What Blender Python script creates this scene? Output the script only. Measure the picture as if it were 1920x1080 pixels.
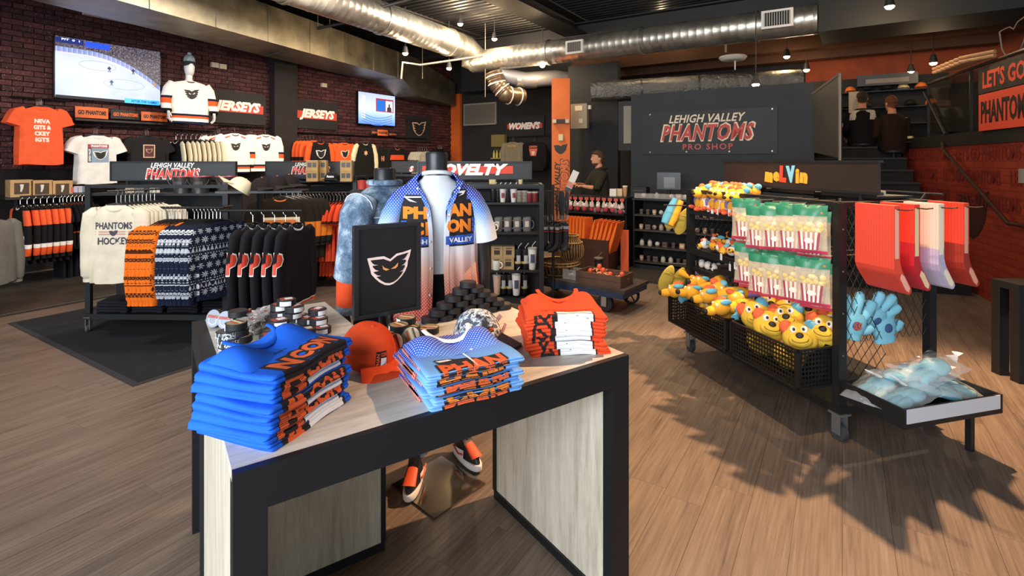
import bpy, bmesh, math, random
from math import sin, cos, pi, radians, atan2, sqrt
from mathutils import Vector, Matrix, Euler
from mathutils.bvhtree import BVHTree
S = bpy.context.scene
COL = S.collection
for o in list(bpy.data.objects): bpy.data.objects.remove(o)
# ---------------------------------------------------------------- camera
FP, HZ, CH = 980.0, 302.0, 1.6
cd = bpy.data.cameras.new('camera'); cam = bpy.data.objects.new('camera', cd); COL.objects.link(cam)
cam.location = (0, 0, CH); cam.rotation_euler = (radians(90), 0, 0)
cd.sensor_width = 36; cd.lens = FP/1920*36; cd.shift_y = -(540-HZ)/1920; cd.clip_start = .05
S.camera = cam
S.view_settings.view_transform = 'Standard'; S.view_settings.look = 'None'
S.view_settings.gamma = 1; S.view_settings.use_curve_mapping = False
S.view_settings.exposure = 0.42
# ---------------------------------------------------------------- world + lights
W = bpy.data.worlds.new('world'); S.world = W; W.use_nodes = True
W.node_tree.nodes['Background'].inputs[0].default_value = (.80, .90, 1.0, 1)
W.node_tree.nodes['Background'].inputs[1].default_value = .62
def area(name, loc, target, sx, sy, e, c):
    l = bpy.data.lights.new(name, 'AREA'); l.shape = 'RECTANGLE'; l.size = sx; l.size_y = sy; l.energy = e; l.color = c
    o = bpy.data.objects.new(name, l); COL.objects.link(o); o.location = loc
    o.rotation_euler = (Vector(target)-Vector(loc)).to_track_quat('-Z', 'Y').to_euler(); return o
# daylight through the shop windows behind the camera
area('shop_window_daylight', (-3.0, -2.2, 2.3), (-1.4, 3.2, .6), 5.2, 2.8, 430, (.86, .93, 1.0))
def spot(name, loc, target, e, c, deg=70, r=.05, blend=.6):
    l = bpy.data.lights.new(name, 'SPOT'); l.energy = e; l.color = c; l.spot_size = radians(deg); l.spot_blend = blend; l.shadow_soft_size = r
    o = bpy.data.objects.new(name, l); COL.objects.link(o); o.location = loc
    o.rotation_euler = (Vector(target)-Vector(loc)).to_track_quat('-Z', 'Y').to_euler(); return o
def bulb(loc, e, c=(1, .72, .42), r=.05):
    l = bpy.data.lights.new('ceiling_bulb_light', 'POINT'); l.energy = e; l.color = c; l.shadow_soft_size = r
    o = bpy.data.objects.new('ceiling_bulb_light', l); COL.objects.link(o); o.location = loc; return o
WARM = (1, .74, .46)
# added soft room fill, standing in for the shop's other, unseen ceiling lamps
for i, (x, y, e, tx, ty) in enumerate([(-1.6, 4.2, 62, -3.2, 6.2), (-2.6, 7.2, 95, -4.6, 9.2), (-.6, 9.2, 115, -2.6, 12.0), (-3.4, 2.6, 70, -4.8, 5.4), (1.0, 4.4, 60, 1.2, 7.4)]):
    area('ceiling_fill', (x, y, 4.1), (tx, ty, 1.4), .5, .5, e, (1, .86, .70))
spot('rack_lamp', (2.95, 4.1, 4.4), (1.95, 2.7, .0), 1500, (1, .60, .32), 70, .05, .5)
spot('rack_lamp', (.9, 1.9, 4.0), (2.0, 3.8, .9), 330, WARM, 40, .06)
spot('rack_lamp', (1.6, 6.6, 4.2), (1.3, 5.4, 0), 260, (1, .66, .40), 75, .06)
spot('rack_lamp', (-.2, 5.2, 4.2), (.6, 6.6, .3), 160, WARM, 70, .06)

# ---------------------------------------------------------------- helpers
def at(x, y, d): return Vector(((x-960)/FP*d, d, CH-(y-HZ)/FP*d))
def onz(x, y, z): return at(x, y, (CH-z)*FP/(y-HZ))
def hexc(h):
    h = h.lstrip('#'); v = [int(h[i:i+2], 16)/255 for i in (0, 2, 4)]
    return tuple((c/12.92 if c <= .04045 else ((c+.055)/1.055)**2.4) for c in v)+(1,)
class NT:
    def __init__(s, name, rough=.6, metal=0, spec=.5):
        s.m = bpy.data.materials.new(name); s.m.use_nodes = True; s.t = s.m.node_tree
        s.b = s.t.nodes['Principled BSDF']; s.b.inputs['Roughness'].default_value = rough
        s.b.inputs['Metallic'].default_value = metal; s.b.inputs['Specular IOR Level'].default_value = spec
        s._tc = None
    def n(s, typ, **kw):
        nd = s.t.nodes.new(typ)
        for k, v in kw.items():
            if k.startswith('_'): setattr(nd, k[1:], v)
            else: s.put(nd.inputs[k if not k[1:].isdigit() or k[0] != 'i' else int(k[1:])], v)
        return nd
    def put(s, sock, v):
        if isinstance(v, bpy.types.NodeSocket): s.t.links.new(v, sock)
        elif isinstance(v, bpy.types.Node): s.t.links.new(v.outputs[0], sock)
        else: sock.default_value = v
    def math(s, op, a, b=0, c=0):
        nd = s.t.nodes.new('ShaderNodeMath'); nd.operation = op
        s.put(nd.inputs[0], a); s.put(nd.inputs[1], b); s.put(nd.inputs[2], c); return nd.outputs[0]
    def mix(s, f, a, b):
        nd = s.t.nodes.new('ShaderNodeMix'); nd.data_type = 'RGBA'
        s.put(nd.inputs[0], f); s.put(nd.inputs[6], a); s.put(nd.inputs[7], b); return nd.outputs[2]
    def obj(s): 
        if not s._tc: s._tc = s.n('ShaderNodeTexCoord').outputs['Object']
        return s._tc
    def pos(s): return s.n('ShaderNodeNewGeometry').outputs['Position']
    def rnd(s): return s.n('ShaderNodeObjectInfo').outputs['Random']
    def mapping(s, v, scale=(1,1,1), rot=(0,0,0), loc=(0,0,0)):
        nd = s.n('ShaderNodeMapping'); s.put(nd.inputs[0], v); nd.inputs['Scale'].default_value = scale
        nd.inputs['Rotation'].default_value = rot; nd.inputs['Location'].default_value = loc; return nd.outputs[0]
    def noise(s, v, scale, detail=3, rough=.55):
        return s.n('ShaderNodeTexNoise', Vector=v, Scale=scale, Detail=detail, Roughness=rough).outputs[0]
    def ramp(s, f, stops, interp='LINEAR'):
        nd = s.n('ShaderNodeValToRGB'); s.put(nd.inputs[0], f); r = nd.color_ramp; r.interpolation = interp
        while len(r.elements) < len(stops): r.elements.new(.5)
        for e, (p, c) in zip(r.elements, stops): e.position = p; e.color = c
        return nd.outputs[0]
    def col(s, c): s.put(s.b.inputs['Base Color'], c); return s
    def bump(s, h, st=.3, dist=.01):
        s.put(s.b.inputs['Normal'], s.n('ShaderNodeBump', Height=h, Strength=st, Distance=dist)); return s
MC = {}
def flat(h, rough=.6, metal=0, spec=.5, name=None):
    k = (h, rough, metal, spec)
    if k not in MC: MC[k] = NT('flat_'+h.strip('#'), rough, metal, spec).col(hexc(h)).m
    return MC[k]
def var(h, amt=.25, rough=.65, scale=6, metal=0, bump=0, bscale=80, spec=.4):
    k = ('v', h, amt, rough, scale, metal, bump)
    if k not in MC:
        a = NT('varied_'+h.strip('#'), rough, metal, spec); c = hexc(h)
        f = a.noise(a.obj(), scale, 4); dark = tuple(x*(1-amt) for x in c[:3])+(1,); li = tuple(min(1, x*(1+amt)) for x in c[:3])+(1,)
        a.col(a.ramp(f, [(.3, dark), (.7, li)]))
        if bump: a.bump(a.noise(a.obj(), bscale, 3), bump, .004)
        MC[k] = a.m
    return MC[k]
def cloth(h, amt=.1): return var(h, amt, .9, 9, 0, .25, 160, .15)
def emit(h, st):
    k = ('e', h, st)
    if k not in MC:
        a = NT('glow_'+h.strip('#')); a.col(hexc(h)); a.b.inputs['Emission Color'].default_value = hexc(h); a.b.inputs['Emission Strength'].default_value = st; MC[k] = a.m
    return MC[k]
def glass(h='#ffffff', rough=.05, alpha=.25, name='clear'):
    k = ('g', h, rough, alpha)
    if k not in MC:
        a = NT('glass_'+name, rough); a.col(hexc(h)); a.b.inputs['Alpha'].default_value = alpha; MC[k] = a.m
    return MC[k]
def M4(loc=(0,0,0), rz=0, rx=0, ry=0, s=1):
    sc = Matrix.Diagonal((s, s, s, 1)) if not hasattr(s, '__len__') else Matrix.Diagonal((*s, 1))
    return Matrix.Translation(loc) @ Euler((rx, ry, rz)).to_matrix().to_4x4() @ sc
class MB:
    def __init__(s): s.v = []; s.f = []; s.mi = []; s.T = Matrix(); s.cur = 0
    def add(s, vs, fs):
        o = len(s.v); s.v += [tuple(s.T @ Vector(v)) for v in vs]
        s.f += [tuple(i+o for i in f) for f in fs]; s.mi += [s.cur]*len(fs); return s
    def box(s, x0, x1, y0, y1, z0, z1):
        return s.add([(x0,y0,z0),(x1,y0,z0),(x1,y1,z0),(x0,y1,z0),(x0,y0,z1),(x1,y0,z1),(x1,y1,z1),(x0,y1,z1)],
                     [(0,3,2,1),(4,5,6,7),(0,1,5,4),(1,2,6,5),(2,3,7,6),(3,0,4,7)])
    def cbox(s, c, sx, sy, sz): return s.box(c[0]-sx/2, c[0]+sx/2, c[1]-sy/2, c[1]+sy/2, c[2]-sz/2, c[2]+sz/2)
    def loft(s, rings, cap=(1,1), closed=True):
        n = len(rings[0]); vs = [p for r in rings for p in r]; fs = []
        m = n if closed else n-1
        for i in range(len(rings)-1):
            for j in range(m):
                k = (j+1) % n; fs.append((i*n+j, i*n+k, (i+1)*n+k, (i+1)*n+j))
        if cap[0]: fs.append(tuple(range(n-1, -1, -1)))
        if cap[1]: fs.append(tuple((len(rings)-1)*n+j for j in range(n)))
        return s.add(vs, fs)
    def lathe(s, prof, n=20, c=(0,0,0), cap=(1,1)):
        return s.loft([[(c[0]+r*cos(2*pi*j/n), c[1]+r*sin(2*pi*j/n), c[2]+z) for j in range(n)] for r, z in prof], cap)
    def cyl(s, p0, p1, r, n=10, r1=None):
        return s.tube([p0, p1], [r, r if r1 is None else r1], n)
    def tube(s, pts, rad, n=8, cap=(1,1), up=(0,1,0)):
        pts = [Vector(p) for p in pts]; rings = []
        if not hasattr(rad, '__len__'): rad = [rad]*len(pts)
        pu = None
        for i, p in enumerate(pts):
            t = (pts[min(i+1, len(pts)-1)]-pts[max(i-1, 0)]).normalized()
            if pu is None:
                pu = Vector(up) if abs(t.dot(Vector(up))) < .95 else Vector((1,0,0))
                if abs(t.dot(pu)) > .95: pu = Vector((0,0,1))
            pu = (pu-t*pu.dot(t)).normalized(); sd = t.cross(pu)
            ra, rb = rad[i] if hasattr(rad[i], '__len__') else (rad[i], rad[i])
            rings.append([tuple(p+sd*(ra*cos(2*pi*j/n))+pu*(rb*sin(2*pi*j/n))) for j in range(n)])
        return s.loft(rings, cap)
    def prism(s, pts, y0, y1):        # outline in xz, extruded along y
        n = len(pts); vs = [(x, y0, z) for x, z in pts]+[(x, y1, z) for x, z in pts]
        ar = sum(pts[i][0]*pts[(i+1)%n][1]-pts[(i+1)%n][0]*pts[i][1] for i in range(n))
        fs = [tuple(range(n)), tuple(range(2*n-1, n-1, -1))]+[(i, n+i, n+(i+1)%n, (i+1)%n) for i in range(n)]
        if ar < 0: fs = [f[::-1] for f in fs]
        return s.add(vs, fs)
    def ell(s, c, r, n=12, m=8):
        return s.loft([[(c[0]+r[0]*sin(pi*(i+.02)/(m+.04))*cos(2*pi*j/n), c[1]+r[1]*sin(pi*(i+.02)/(m+.04))*sin(2*pi*j/n), c[2]-r[2]*cos(pi*(i+.02)/(m+.04))) for j in range(n)] for i in range(m+1)])
    def grid(s, fn, nu, nv):
        vs = [fn(i/nu, j/nv) for i in range(nu+1) for j in range(nv+1)]
        return s.add(vs, [(i*(nv+1)+j, (i+1)*(nv+1)+j, (i+1)*(nv+1)+j+1, i*(nv+1)+j+1) for i in range(nu) for j in range(nv)])
    def mesh(s, name, mats, smooth=True, ang=40):
        me = bpy.data.meshes.new(name); me.from_pydata(s.v, [], s.f)
        for m in (mats if isinstance(mats, (list, tuple)) else [mats]): me.materials.append(m)
        me.polygons.foreach_set('material_index', s.mi)
        if smooth:
            me.polygons.foreach_set('use_smooth', [True]*len(me.polygons)); me.set_sharp_from_angle(angle=radians(ang))
        me.update(); return me
    def build(s, name, mats, parent=None, loc=(0,0,0), rz=0, smooth=True, ang=40, label=None, cat=None, group=None, kind=None):
        return put(name, s.mesh(name, mats, smooth, ang), parent, loc, rz, label, cat, group, kind)
KIDS = {}
def put(name, me, parent=None, loc=(0,0,0), rz=0, label=None, cat=None, group=None, kind=None):
    o = bpy.data.objects.new(name, me); COL.objects.link(o); o.parent = parent; o.location = loc; o.rotation_euler = (0,0,rz)
    if parent: KIDS.setdefault(parent.name, []).append(o)
    return tag(o, label, cat, group, kind)
def tag(o, label=None, cat=None, group=None, kind=None):
    if label: o['label'] = label
    if cat: o['category'] = cat
    if group: o['group'] = group
    if kind: o['kind'] = kind
    return o
def thing(name, label, cat, loc=(0,0,0), rz=0, group=None): return put(name, None, None, loc, rz, label, cat, group)
def dup(root, loc, rz=None, label=None, rot=None, sc=None):
    def kids_of(o): return list(KIDS.get(o.name, ()))
    def rec(o, par):
        c = o.copy(); COL.objects.link(c); c.parent = par
        for ch in kids_of(o): rec(ch, c)
        return c
    r = rec(root, None); r.location = loc
    r.rotation_euler = rot if rot is not None else (0, 0, rz if rz is not None else root.rotation_euler.z)
    if sc: r.scale = (sc,)*3 if not hasattr(sc, '__len__') else sc
    if label: r['label'] = label
    return r
class Many:      # first placing uses the prototype itself, later ones copy it
    def __init__(s, fn): s.fn = fn; s.root = None
    def put(s, loc, rz=0, label=None, group=None, rot=None, sc=None):
        if s.root is None:
            s.root = o = s.fn(); o.location = loc; o.rotation_euler = rot if rot is not None else (0,0,rz)
            if sc: o.scale = (sc,)*3 if not hasattr(sc, '__len__') else sc
            if label: o['label'] = label
        else: o = dup(s.root, loc, rz, label, rot, sc)
        if group: o['group'] = group
        return o
ORD = ['first','second','third','fourth','fifth','sixth','seventh','eighth','ninth','tenth','eleventh','twelfth','thirteenth','fourteenth','fifteenth','sixteenth','seventeenth','eighteenth','nineteenth','twentieth']
def ordn(i): return ORD[i] if i < 20 else str(i+1)+'th'
# text --------------------------------------------------------------
def text2d(s, w, h, bold=.0, shear=0, spacing=1.0, res=2, extrude=0):
    """flat text fitted to w x h, centred; returns verts (x,z), faces"""
    cu = bpy.data.curves.new('lettering', 'FONT'); cu.body = s; cu.size = 1; cu.offset = bold; cu.shear = shear
    cu.space_character = spacing; cu.resolution_u = res; cu.align_x = 'LEFT'; cu.fill_mode = 'FRONT'
    o = bpy.data.objects.new('lettering', cu); me = o.to_mesh()
    vs = [v.co.copy() for v in me.vertices]; fs = [tuple(p.vertices) for p in me.polygons]
    o.to_mesh_clear(); bpy.data.objects.remove(o); bpy.data.curves.remove(cu)
    if not vs: return [], []
    x0 = min(v.x for v in vs); x1 = max(v.x for v in vs); y0 = min(v.y for v in vs); y1 = max(v.y for v in vs)
    if '\n' not in s:
        pass
    sx = w/(x1-x0) if w else h/(y1-y0); sy = h/(y1-y0) if h else sx
    return [((v.x-(x0+x1)/2)*sx, (v.y-(y0+y1)/2)*sy) for v in vs], fs
def to_bm(vs, fs, warp=None, y=0, thick=.0015):
    bm = bmesh.new(); bv = [bm.verts.new((a, y, b)) for a, b in vs]
    for f in fs:
        try: bm.faces.new([bv[i] for i in f])
        except ValueError: pass
    bmesh.ops.remove_doubles(bm, verts=bm.verts, dist=1e-5)
    return bm
def cutgrid(bm, dx, dz):
    xs = [v.co.x for v in bm.verts]; zs = [v.co.z for v in bm.verts]
    if not xs: return bm
    def cut(a, b, st, ax):
        k = math.floor(a/st)+1
        while k*st < b:
            co = [0,0,0]; no = [0,0,0]; co[ax] = k*st; no[ax] = 1
            bmesh.ops.bisect_plane(bm, geom=bm.verts[:]+bm.edges[:]+bm.faces[:], plane_co=co, plane_no=no, dist=1e-6); k += 1
    cut(min(xs), max(xs), dx, 0); cut(min(zs), max(zs), dz, 2); return bm
def bmput(bm, name, mat, parent=None, warp=None, thick=.0012, **kw):
    """bm lies in xz plane facing -y; warp(x,y,z)->Vector; given real thickness"""
    bmesh.ops.recalc_face_normals(bm, faces=bm.faces)
    bm.normal_update()
    fl = [f for f in bm.faces if f.normal.y > 0]
    if fl: bmesh.ops.reverse_faces(bm, faces=fl)
    if warp is None and thick:
        r = bmesh.ops.extrude_face_region(bm, geom=bm.faces[:]); 
        for g in r['geom']:
            if isinstance(g, bmesh.types.BMVert): g.co.y -= thick
    elif warp:
        for v in bm.verts: v.co = warp(v.co.x, v.co.y, v.co.z)
    me = bpy.data.meshes.new(name); bm.to_mesh(me); bm.free(); me.materials.append(mat)
    return put(name, me, parent, **kw)
def letter(parent, s, w, h, loc, mat, name='lettering', bold=.02, shear=0, rz=0, ry=0, thick=.002, outline=None, obold=.06, spacing=1.0, warp=None, cell=None, grow=None, clip=None):
    def mk(bo, m, dy, ww, hh, nm):
        vs, fs = text2d(s, ww, hh, bo, shear, spacing); bm = to_bm(vs, fs)
        if clip:
            for zc, up_ in ((clip[0]-loc[2], -1), (clip[1]-loc[2], 1)): bmesh.ops.bisect_plane(bm, geom=bm.verts[:]+bm.edges[:]+bm.faces[:], plane_co=(0, 0, zc), plane_no=(0, 0, up_), clear_outer=True)
        if ry: bmesh.ops.rotate(bm, verts=bm.verts, cent=(0,0,0), matrix=Matrix.Rotation(ry, 3, 'Y'))
        if warp:
            cutgrid(bm, cell or .015, cell or .015)
            return bmput(bm, nm, m, parent, warp=lambda x, y, z: warp(x+loc[0], dy, z+loc[2]))
        return bmput(bm, nm, m, parent, thick=thick, loc=(loc[0], loc[1]+dy, loc[2]), rz=rz)
    if outline:
        g = grow if grow is not None else h*.12
        mk(obold, outline, 0, w+2*g, h+2*g, name+'_outline')
    return mk(bold, mat, -.0018 if outline else 0, w, h, name)
def polyput(parent, pts, mat, name, loc=(0,0,0), sc=1, warp=None, cell=.015, thick=.0015, dy=0, holes=None):
    bm = bmesh.new(); P = [(x*sc, z*sc) for x, z in pts]
    from mathutils.geometry import tessellate_polygon
    tri = tessellate_polygon([[Vector((x, z, 0)) for x, z in P]])
    bv = [bm.verts.new((x, 0, z)) for x, z in P]
    for t in tri:
        try: bm.faces.new([bv[i] for i in t])
        except ValueError: pass
    if warp:
        cutgrid(bm, cell, cell)
        return bmput(bm, name, mat, parent, warp=lambda x, y, z: warp(x+loc[0], dy, z+loc[2]))
    return bmput(bm, name, mat, parent, thick=thick, loc=(loc[0], loc[1]+dy, loc[2]))
# the winged mask crest, drawn in a unit frame (width about 1)
_c = lambda L: [((x-610)/880, (490-y)/880) for x, y in L]
CR_OUT = _c([(165,250),(350,240),(495,240),(620,310),(750,215),(900,195),(1050,160),(1020,290),(985,380),(970,480),(930,570),(860,660),(770,740),(680,795),(600,812),(510,795),(410,735),(320,650),(245,560),(225,470),(195,360)])
CR_IN = _c([(225,290),(480,290),(618,352),(760,258),(990,215),(960,260),(930,300),(900,330),(850,345),(930,350),(940,380),(900,430),(835,460),(905,450),(920,480),(870,550),(800,572),(880,570),(850,620),(765,710),(680,755),(600,770),(520,755),(430,700),(340,620),(440,610),(360,590),(300,545),(285,520),(390,508),(320,480),(275,430),(265,400),(385,395),(300,380),(255,340)])
CR_EYES = [_c([(460,415),(500,460),(600,500),(530,520),(475,490)]), _c([(775,390),(715,450),(630,495),(720,495),(765,460)])]
def crest(parent, w, loc, c_out, c_in, c_eye=None, warp=None, cell=.02, nm='crest'):
    polyput(parent, CR_OUT, c_out, nm+'_border', loc, w, warp, cell, dy=0)
    polyput(parent, CR_IN, c_in, nm, loc, w, warp, cell, dy=-.0016)
    if c_eye:
        for e in CR_EYES: polyput(parent, e, c_eye, nm+'_eye', loc, w, warp, cell, dy=-.0032)
def lvp(parent, w, loc, warp=None, pro=False, white='#f1ece4', red='#d8392c'):
    """two-line wordmark"""
    x, y, z = loc; wt = flat(white, .7); rd = flat(red, .7)
    letter(parent, 'LEHIGH VALLEY', w*.78, w*.088, (x+.0*w, y, z+w*.150), wt, 'wordmark_top', bold=.022, shear=.3, spacing=1.05)
    letter(parent, 'PHANTOMS', w*.94, w*.17, (x, y-.001, z), rd, 'wordmark', bold=.03, shear=.3, outline=wt, obold=.05, grow=w*.016, spacing=1.12)
# frames
RZL = atan2(.845, .534); RZB = atan2(-.534, .845)
A2 = Vector((.534, .845, 0)); B2 = Vector((.845, -.534, 0))
BLK = '#17171a'
# ================================================================ SETTING
def plankmat(name, stops, scale_along=1.2):
    a = NT(name, .38, 0, .35)
    p = a.mapping(a.pos(), rot=(0, 0, -RZL)); 
    r = a.rnd(); off = a.n('ShaderNodeCombineXYZ', X=a.math('MULTIPLY', r, 37.0), Y=a.math('MULTIPLY', r, 11.0), Z=0.0)
    v = a.n('ShaderNodeVectorMath', _operation='ADD'); a.put(v.inputs[0], p); a.put(v.inputs[1], off)
    g = a.mapping(v.outputs[0], scale=(1.3, 34, 1)); g2 = a.mapping(v.outputs[0], scale=(.7, 7, 1))
    f1 = a.noise(g, 2.2, 6, .62); f2 = a.noise(g2, 1.5, 3)
    f = a.math('ADD', a.math('MULTIPLY', f1, .65), a.math('MULTIPLY', f2, .35))
    c = a.ramp(f, stops)
    c2 = a.mix(a.math('MULTIPLY', r, .16), c, hexc('#4a3c33')); a.col(c2)
    a.bump(f1, .12, .003); return a.m
FLOORM = plankmat('grey_brown_plank', [(.30, hexc('#3d322c')), (.40, hexc('#62544a')), (.50, hexc('#716256')), (.60, hexc('#7d6e61')), (.74, hexc('#8c7c6d'))])
fl = MB(); fl.box(-9, 12, -3.0, 18, -.10, -.006)
FL = fl.build('floor', flat('#1b1714', .9), kind='structure', smooth=False)
# floor boards in the wall's direction
pl = []
PW, PL = .182, 1.22
rnd = random.Random(4)
for i in range(-70, 75):
    ofs = rnd.random()*PL
    for j in range(-7, 16):
        a0 = j*PL+ofs; b0 = i*PW
        c = A2*(a0+PL/2)+B2*(b0+PW/2)
        if not (-.2 < c.y < 13.0 and abs(c.x) < 1.06*max(c.y, .6)+1.2 and c.x > -7.0 and c.x < 7.2): continue
        # leave the tiled strip beside the brick wall free
        if (c-Vector((-5.35, 5.4, 0))).dot(B2) < -.0+PW/2: continue
        pl.append((c.length, c))
pl.sort(key=lambda t: t[0])
gap = .0007
pm = MB(); pm.box(-PL/2+gap, PL/2-gap, -PW/2+gap, PW/2-gap, -.006, 0); pme = pm.mesh('floor_board', FLOORM, smooth=False)
for d, c in pl[:298]: put('floor_board', pme, FL, (c.x, c.y, 0), RZL)
rest = MB()
for d, c in pl[298:]:
    rest.T = Matrix.Translation((c.x, c.y, 0)) @ Matrix.Rotation(RZL, 4, 'Z'); rest.box(-PL/2+gap, PL/2-gap, -PW/2+gap, PW/2-gap, -.006, 0)
rest.build('floor_boards', FLOORM, FL, kind='stuff', smooth=False)
# slate tiles along the wall
tmat = var('#37322d', .35, .45, 2.0, 0, .2, 12)
tm = MB(); tm.box(-.297, .297, -.297, .297, -.006, 0); tme = tm.mesh('floor_tile', tmat, smooth=False)
grt = MB()
grt.T = Matrix.Translation((-5.35, 5.4, 0)) @ Matrix.Rotation(RZL, 4, 'Z'); grt.box(-4.5, 8, 0.0, 4, -.0055, -.003); grt.build('tile_grout', flat('#776a5c', .9), FL, smooth=False)
for i in range(-6, 12):
    for j in range(0, 4):
        c = Vector((-5.35, 5.4, 0))+A2*(i*.6+.3)-B2*(j*.6+.3)
        if c.y < 3.5 or c.x/c.y < -1.15: continue
        put('floor_tile', tme, FL, (c.x, c.y, 0), RZL)
# ---- brick wall (left)
W0 = Vector((-6.83, 7.8, 0))
WL = put('wall_left', None, None, (W0.x, W0.y, 0), RZL, kind='structure')
w = MB(); w.box(-4.5, 9.55, .012, .30, 0, 4.6); w.build('plaster_backing', flat('#1c1211', .95), WL, smooth=False)
def brickmat(name, a1, a2, speck):
    a = NT(name, .75, 0, .3); p = a.pos(); f = a.noise(p, 22, 4); s = a.noise(p, 70, 3, .7)
    c = a.ramp(f, [(.3, hexc(a1)), (.7, hexc(a2))]); m = a.ramp(s, [(.62, (0,0,0,1)), (.67, (1,1,1,1))])
    zone = a.ramp(a.noise(p, 2.0, 3), [(.42, (0,0,0,1)), (.62, (1,1,1,1))])
    a.col(a.mix(a.math('MULTIPLY', a.math('MULTIPLY', m, zone), .85), c, hexc(speck))); a.bump(s, .5, .01); return a.m
BM = [brickmat('painted_brick_%d' % i, *c) for i, c in enumerate([('#341a1c','#50282b','#c9a79f'), ('#2a1517','#422123','#b89890'), ('#3f2022','#5c3031','#d8bab2')])]
bme = []
for m in BM:
    q = MB(); q.box(-.112, .112, -.012, .02, -.033, .033); bme.append(q.mesh('brick', m, smooth=False))
bl = []
for r in range(0, 38):
    for c in range(-10, 40):
        x = c*.236+(.118 if r % 2 else 0); z = 1.52+r*.079
        if x > 9.45 or z > 4.5: continue
        bl.append((x, z))
rb = random.Random(8)
bl.sort(key=lambda t: t[0]+abs(t[1]-3.0)*.5+ (3 if t[1] < 1.9 else 0) + (3 if t[1] > 3.9 else 0) + (9 if t[0] < -.8 else 0))
restm = MB()
for k, (x, z) in enumerate(bl):
    dy = rb.uniform(-.006, .006); mi = rb.choice([0, 0, 1, 2])
    if k < 298: put('brick', bme[mi], WL, (x, dy, z))
    else: restm.cur = mi; restm.box(x-.112, x+.112, dy-.012, dy+.02, z-.033, z+.033)
restm.build('brickwork', BM, WL, kind='stuff', smooth=False)
# ---- back wall, women's corner
BK0 = Vector((-1.77, 15.8, 0)); BK0 = W0+A2*9.45
DKW = var('#232122', .2, .8, 3); ORG = var('#c25a1e', .12, .75, 4)
WB = MB(); WB.box(-.1, 16, 0, .25, 0, 4.7); WB.build('wall_back', DKW, None, (BK0.x, BK0.y, 0), RZB, kind='structure', smooth=False)
t = MB(); t.box(-.02, .34, -.10, 0, 0, 3.6); t.build('trim_1', ORG, None, (BK0.x, BK0.y, 0), RZB, kind='structure', smooth=False)
# ---- ceiling: corrugated deck with beams
CEZ = 4.55
cm = flat('#1b1a1b', .6)
ce = MB(); ce.box(-9, 12, -3.0, 18, CEZ+.06, CEZ+.16); CE = ce.build('ceiling', cm, kind='structure', smooth=False)
cor = MB()
pts = []
x = -9
prof = []
k = 0
while x < 12:
    prof += [(x, CEZ+.06), (x+.03, CEZ), (x+.10, CEZ), (x+.13, CEZ+.06)]; x += .16
def corr(mb, y0, y1):
    n = len(prof); vs = [(px, y0, z) for px, z in prof]+[(px, y1, z) for px, z in prof]
    mb.add(vs, [(i, i+1, n+i+1, n+i) for i in range(n-1)])
cor.T = Matrix.Rotation(RZB, 4, 'Z') @ Matrix.Rotation(pi/2, 4, 'Z')
corr(cor, -14, 14); cor.T = Matrix()
cor.build('corrugated_deck', flat('#232223', .5, .2), CE, smooth=False)
def beam(p, q, z, w, h, mat, name='ceiling_beam', label=None):
    p = Vector(p); q = Vector(q); d = q-p; L = d.length; m = MB()
    m.box(0, L, -w/2, w/2, h-.03, h); m.box(0, L, -w/2, w/2, 0, .03); m.box(0, L, -.02, .02, .03, h-.03)
    return m.build(name, mat, CE, (p.x, p.y, z), atan2(d.y, d.x), smooth=False)
m = MB(); m.box(3.45, 3.97, -.20, .02, 0, 4.6); m.build('wall_pilaster', var('#1f1a19', .2, .8), WL, smooth=False)
WM = M4((W0.x, W0.y, 0), RZL)
def wl(t, off, z): return WM @ Vector((t, -off, z))      # point in front of the brick wall
# ---- galvanised ducts
def galv(name, c1='#8f8c85', c2='#c9c5bb', rough=.33):
    a = NT(name, rough, .85); f = a.noise(a.obj(), 3.2, 5, .6); a.col(a.ramp(f, [(.3, hexc(c1)), (.7, hexc(c2))]))
    a.put(a.b.inputs['Roughness'], a.math('MULTIPLY_ADD', f, .25, rough-.1)); a.bump(a.noise(a.obj(), 14, 3), .12, .01); return a.m
GALV = galv('galvanised_steel'); GALV2 = galv('galvanised_sheet', '#7d7869', '#a79f8a', .42)
def duct(p, q, r, label, step=.13, caps=(1, 1)):
    p = Vector(p); q = Vector(q); L = (q-p).length; prof = [(r, 0)]; s = step
    while s < L-.03: prof += [(r, s-.012), (r+.0022, s-.004), (r+.0022, s+.004), (r, s+.012)]; s += step
    prof += [(r, L)]; m = MB(); m.lathe(prof, 32, cap=caps)
    o = m.build('spiral_duct', GALV, None, p, label=label, cat='duct')
    o.rotation_mode = 'QUATERNION'; o.rotation_quaternion = (q-p).to_track_quat('Z', 'Y')
    k = 1
    while k*1.9 < L:
        c = MB(); c.lathe([(r+.006, k*1.9-.03), (r+.02, k*1.9-.028), (r+.02, k*1.9+.028), (r+.006, k*1.9+.03)], 32, cap=(0, 0)); c.build('collar', GALV, o); k += 1
    return o
D2a, D2b = Vector((-.86, 11.5, 3.78)), Vector((4.68, 8.0, 3.78))
D1a, D1b = Vector((-1.14, 11.15, 4.06)), Vector((-4.3, 6.0, 4.23))
d1 = duct(D1b, D1a, .275, 'large round spiral duct running from the left towards the elbow joint')
d2 = duct(D2a, D2b, .235, 'long round spiral duct crossing the ceiling to the right, with two white grilles')
m = MB(); m.tube([D1a+(D1b-D1a)*.004, D1a+Vector((.14, .16, -.03)), D1a+Vector((.28, .27, -.13)), D2a-Vector((.02, 0, 0)), D2a+(D2b-D2a)*.012], [.283, .275, .262, .25, .243], 24)
m.build('duct_elbow', GALV, label='crinkled metal elbow joining the two round spiral ducts', cat='duct elbow')
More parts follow.
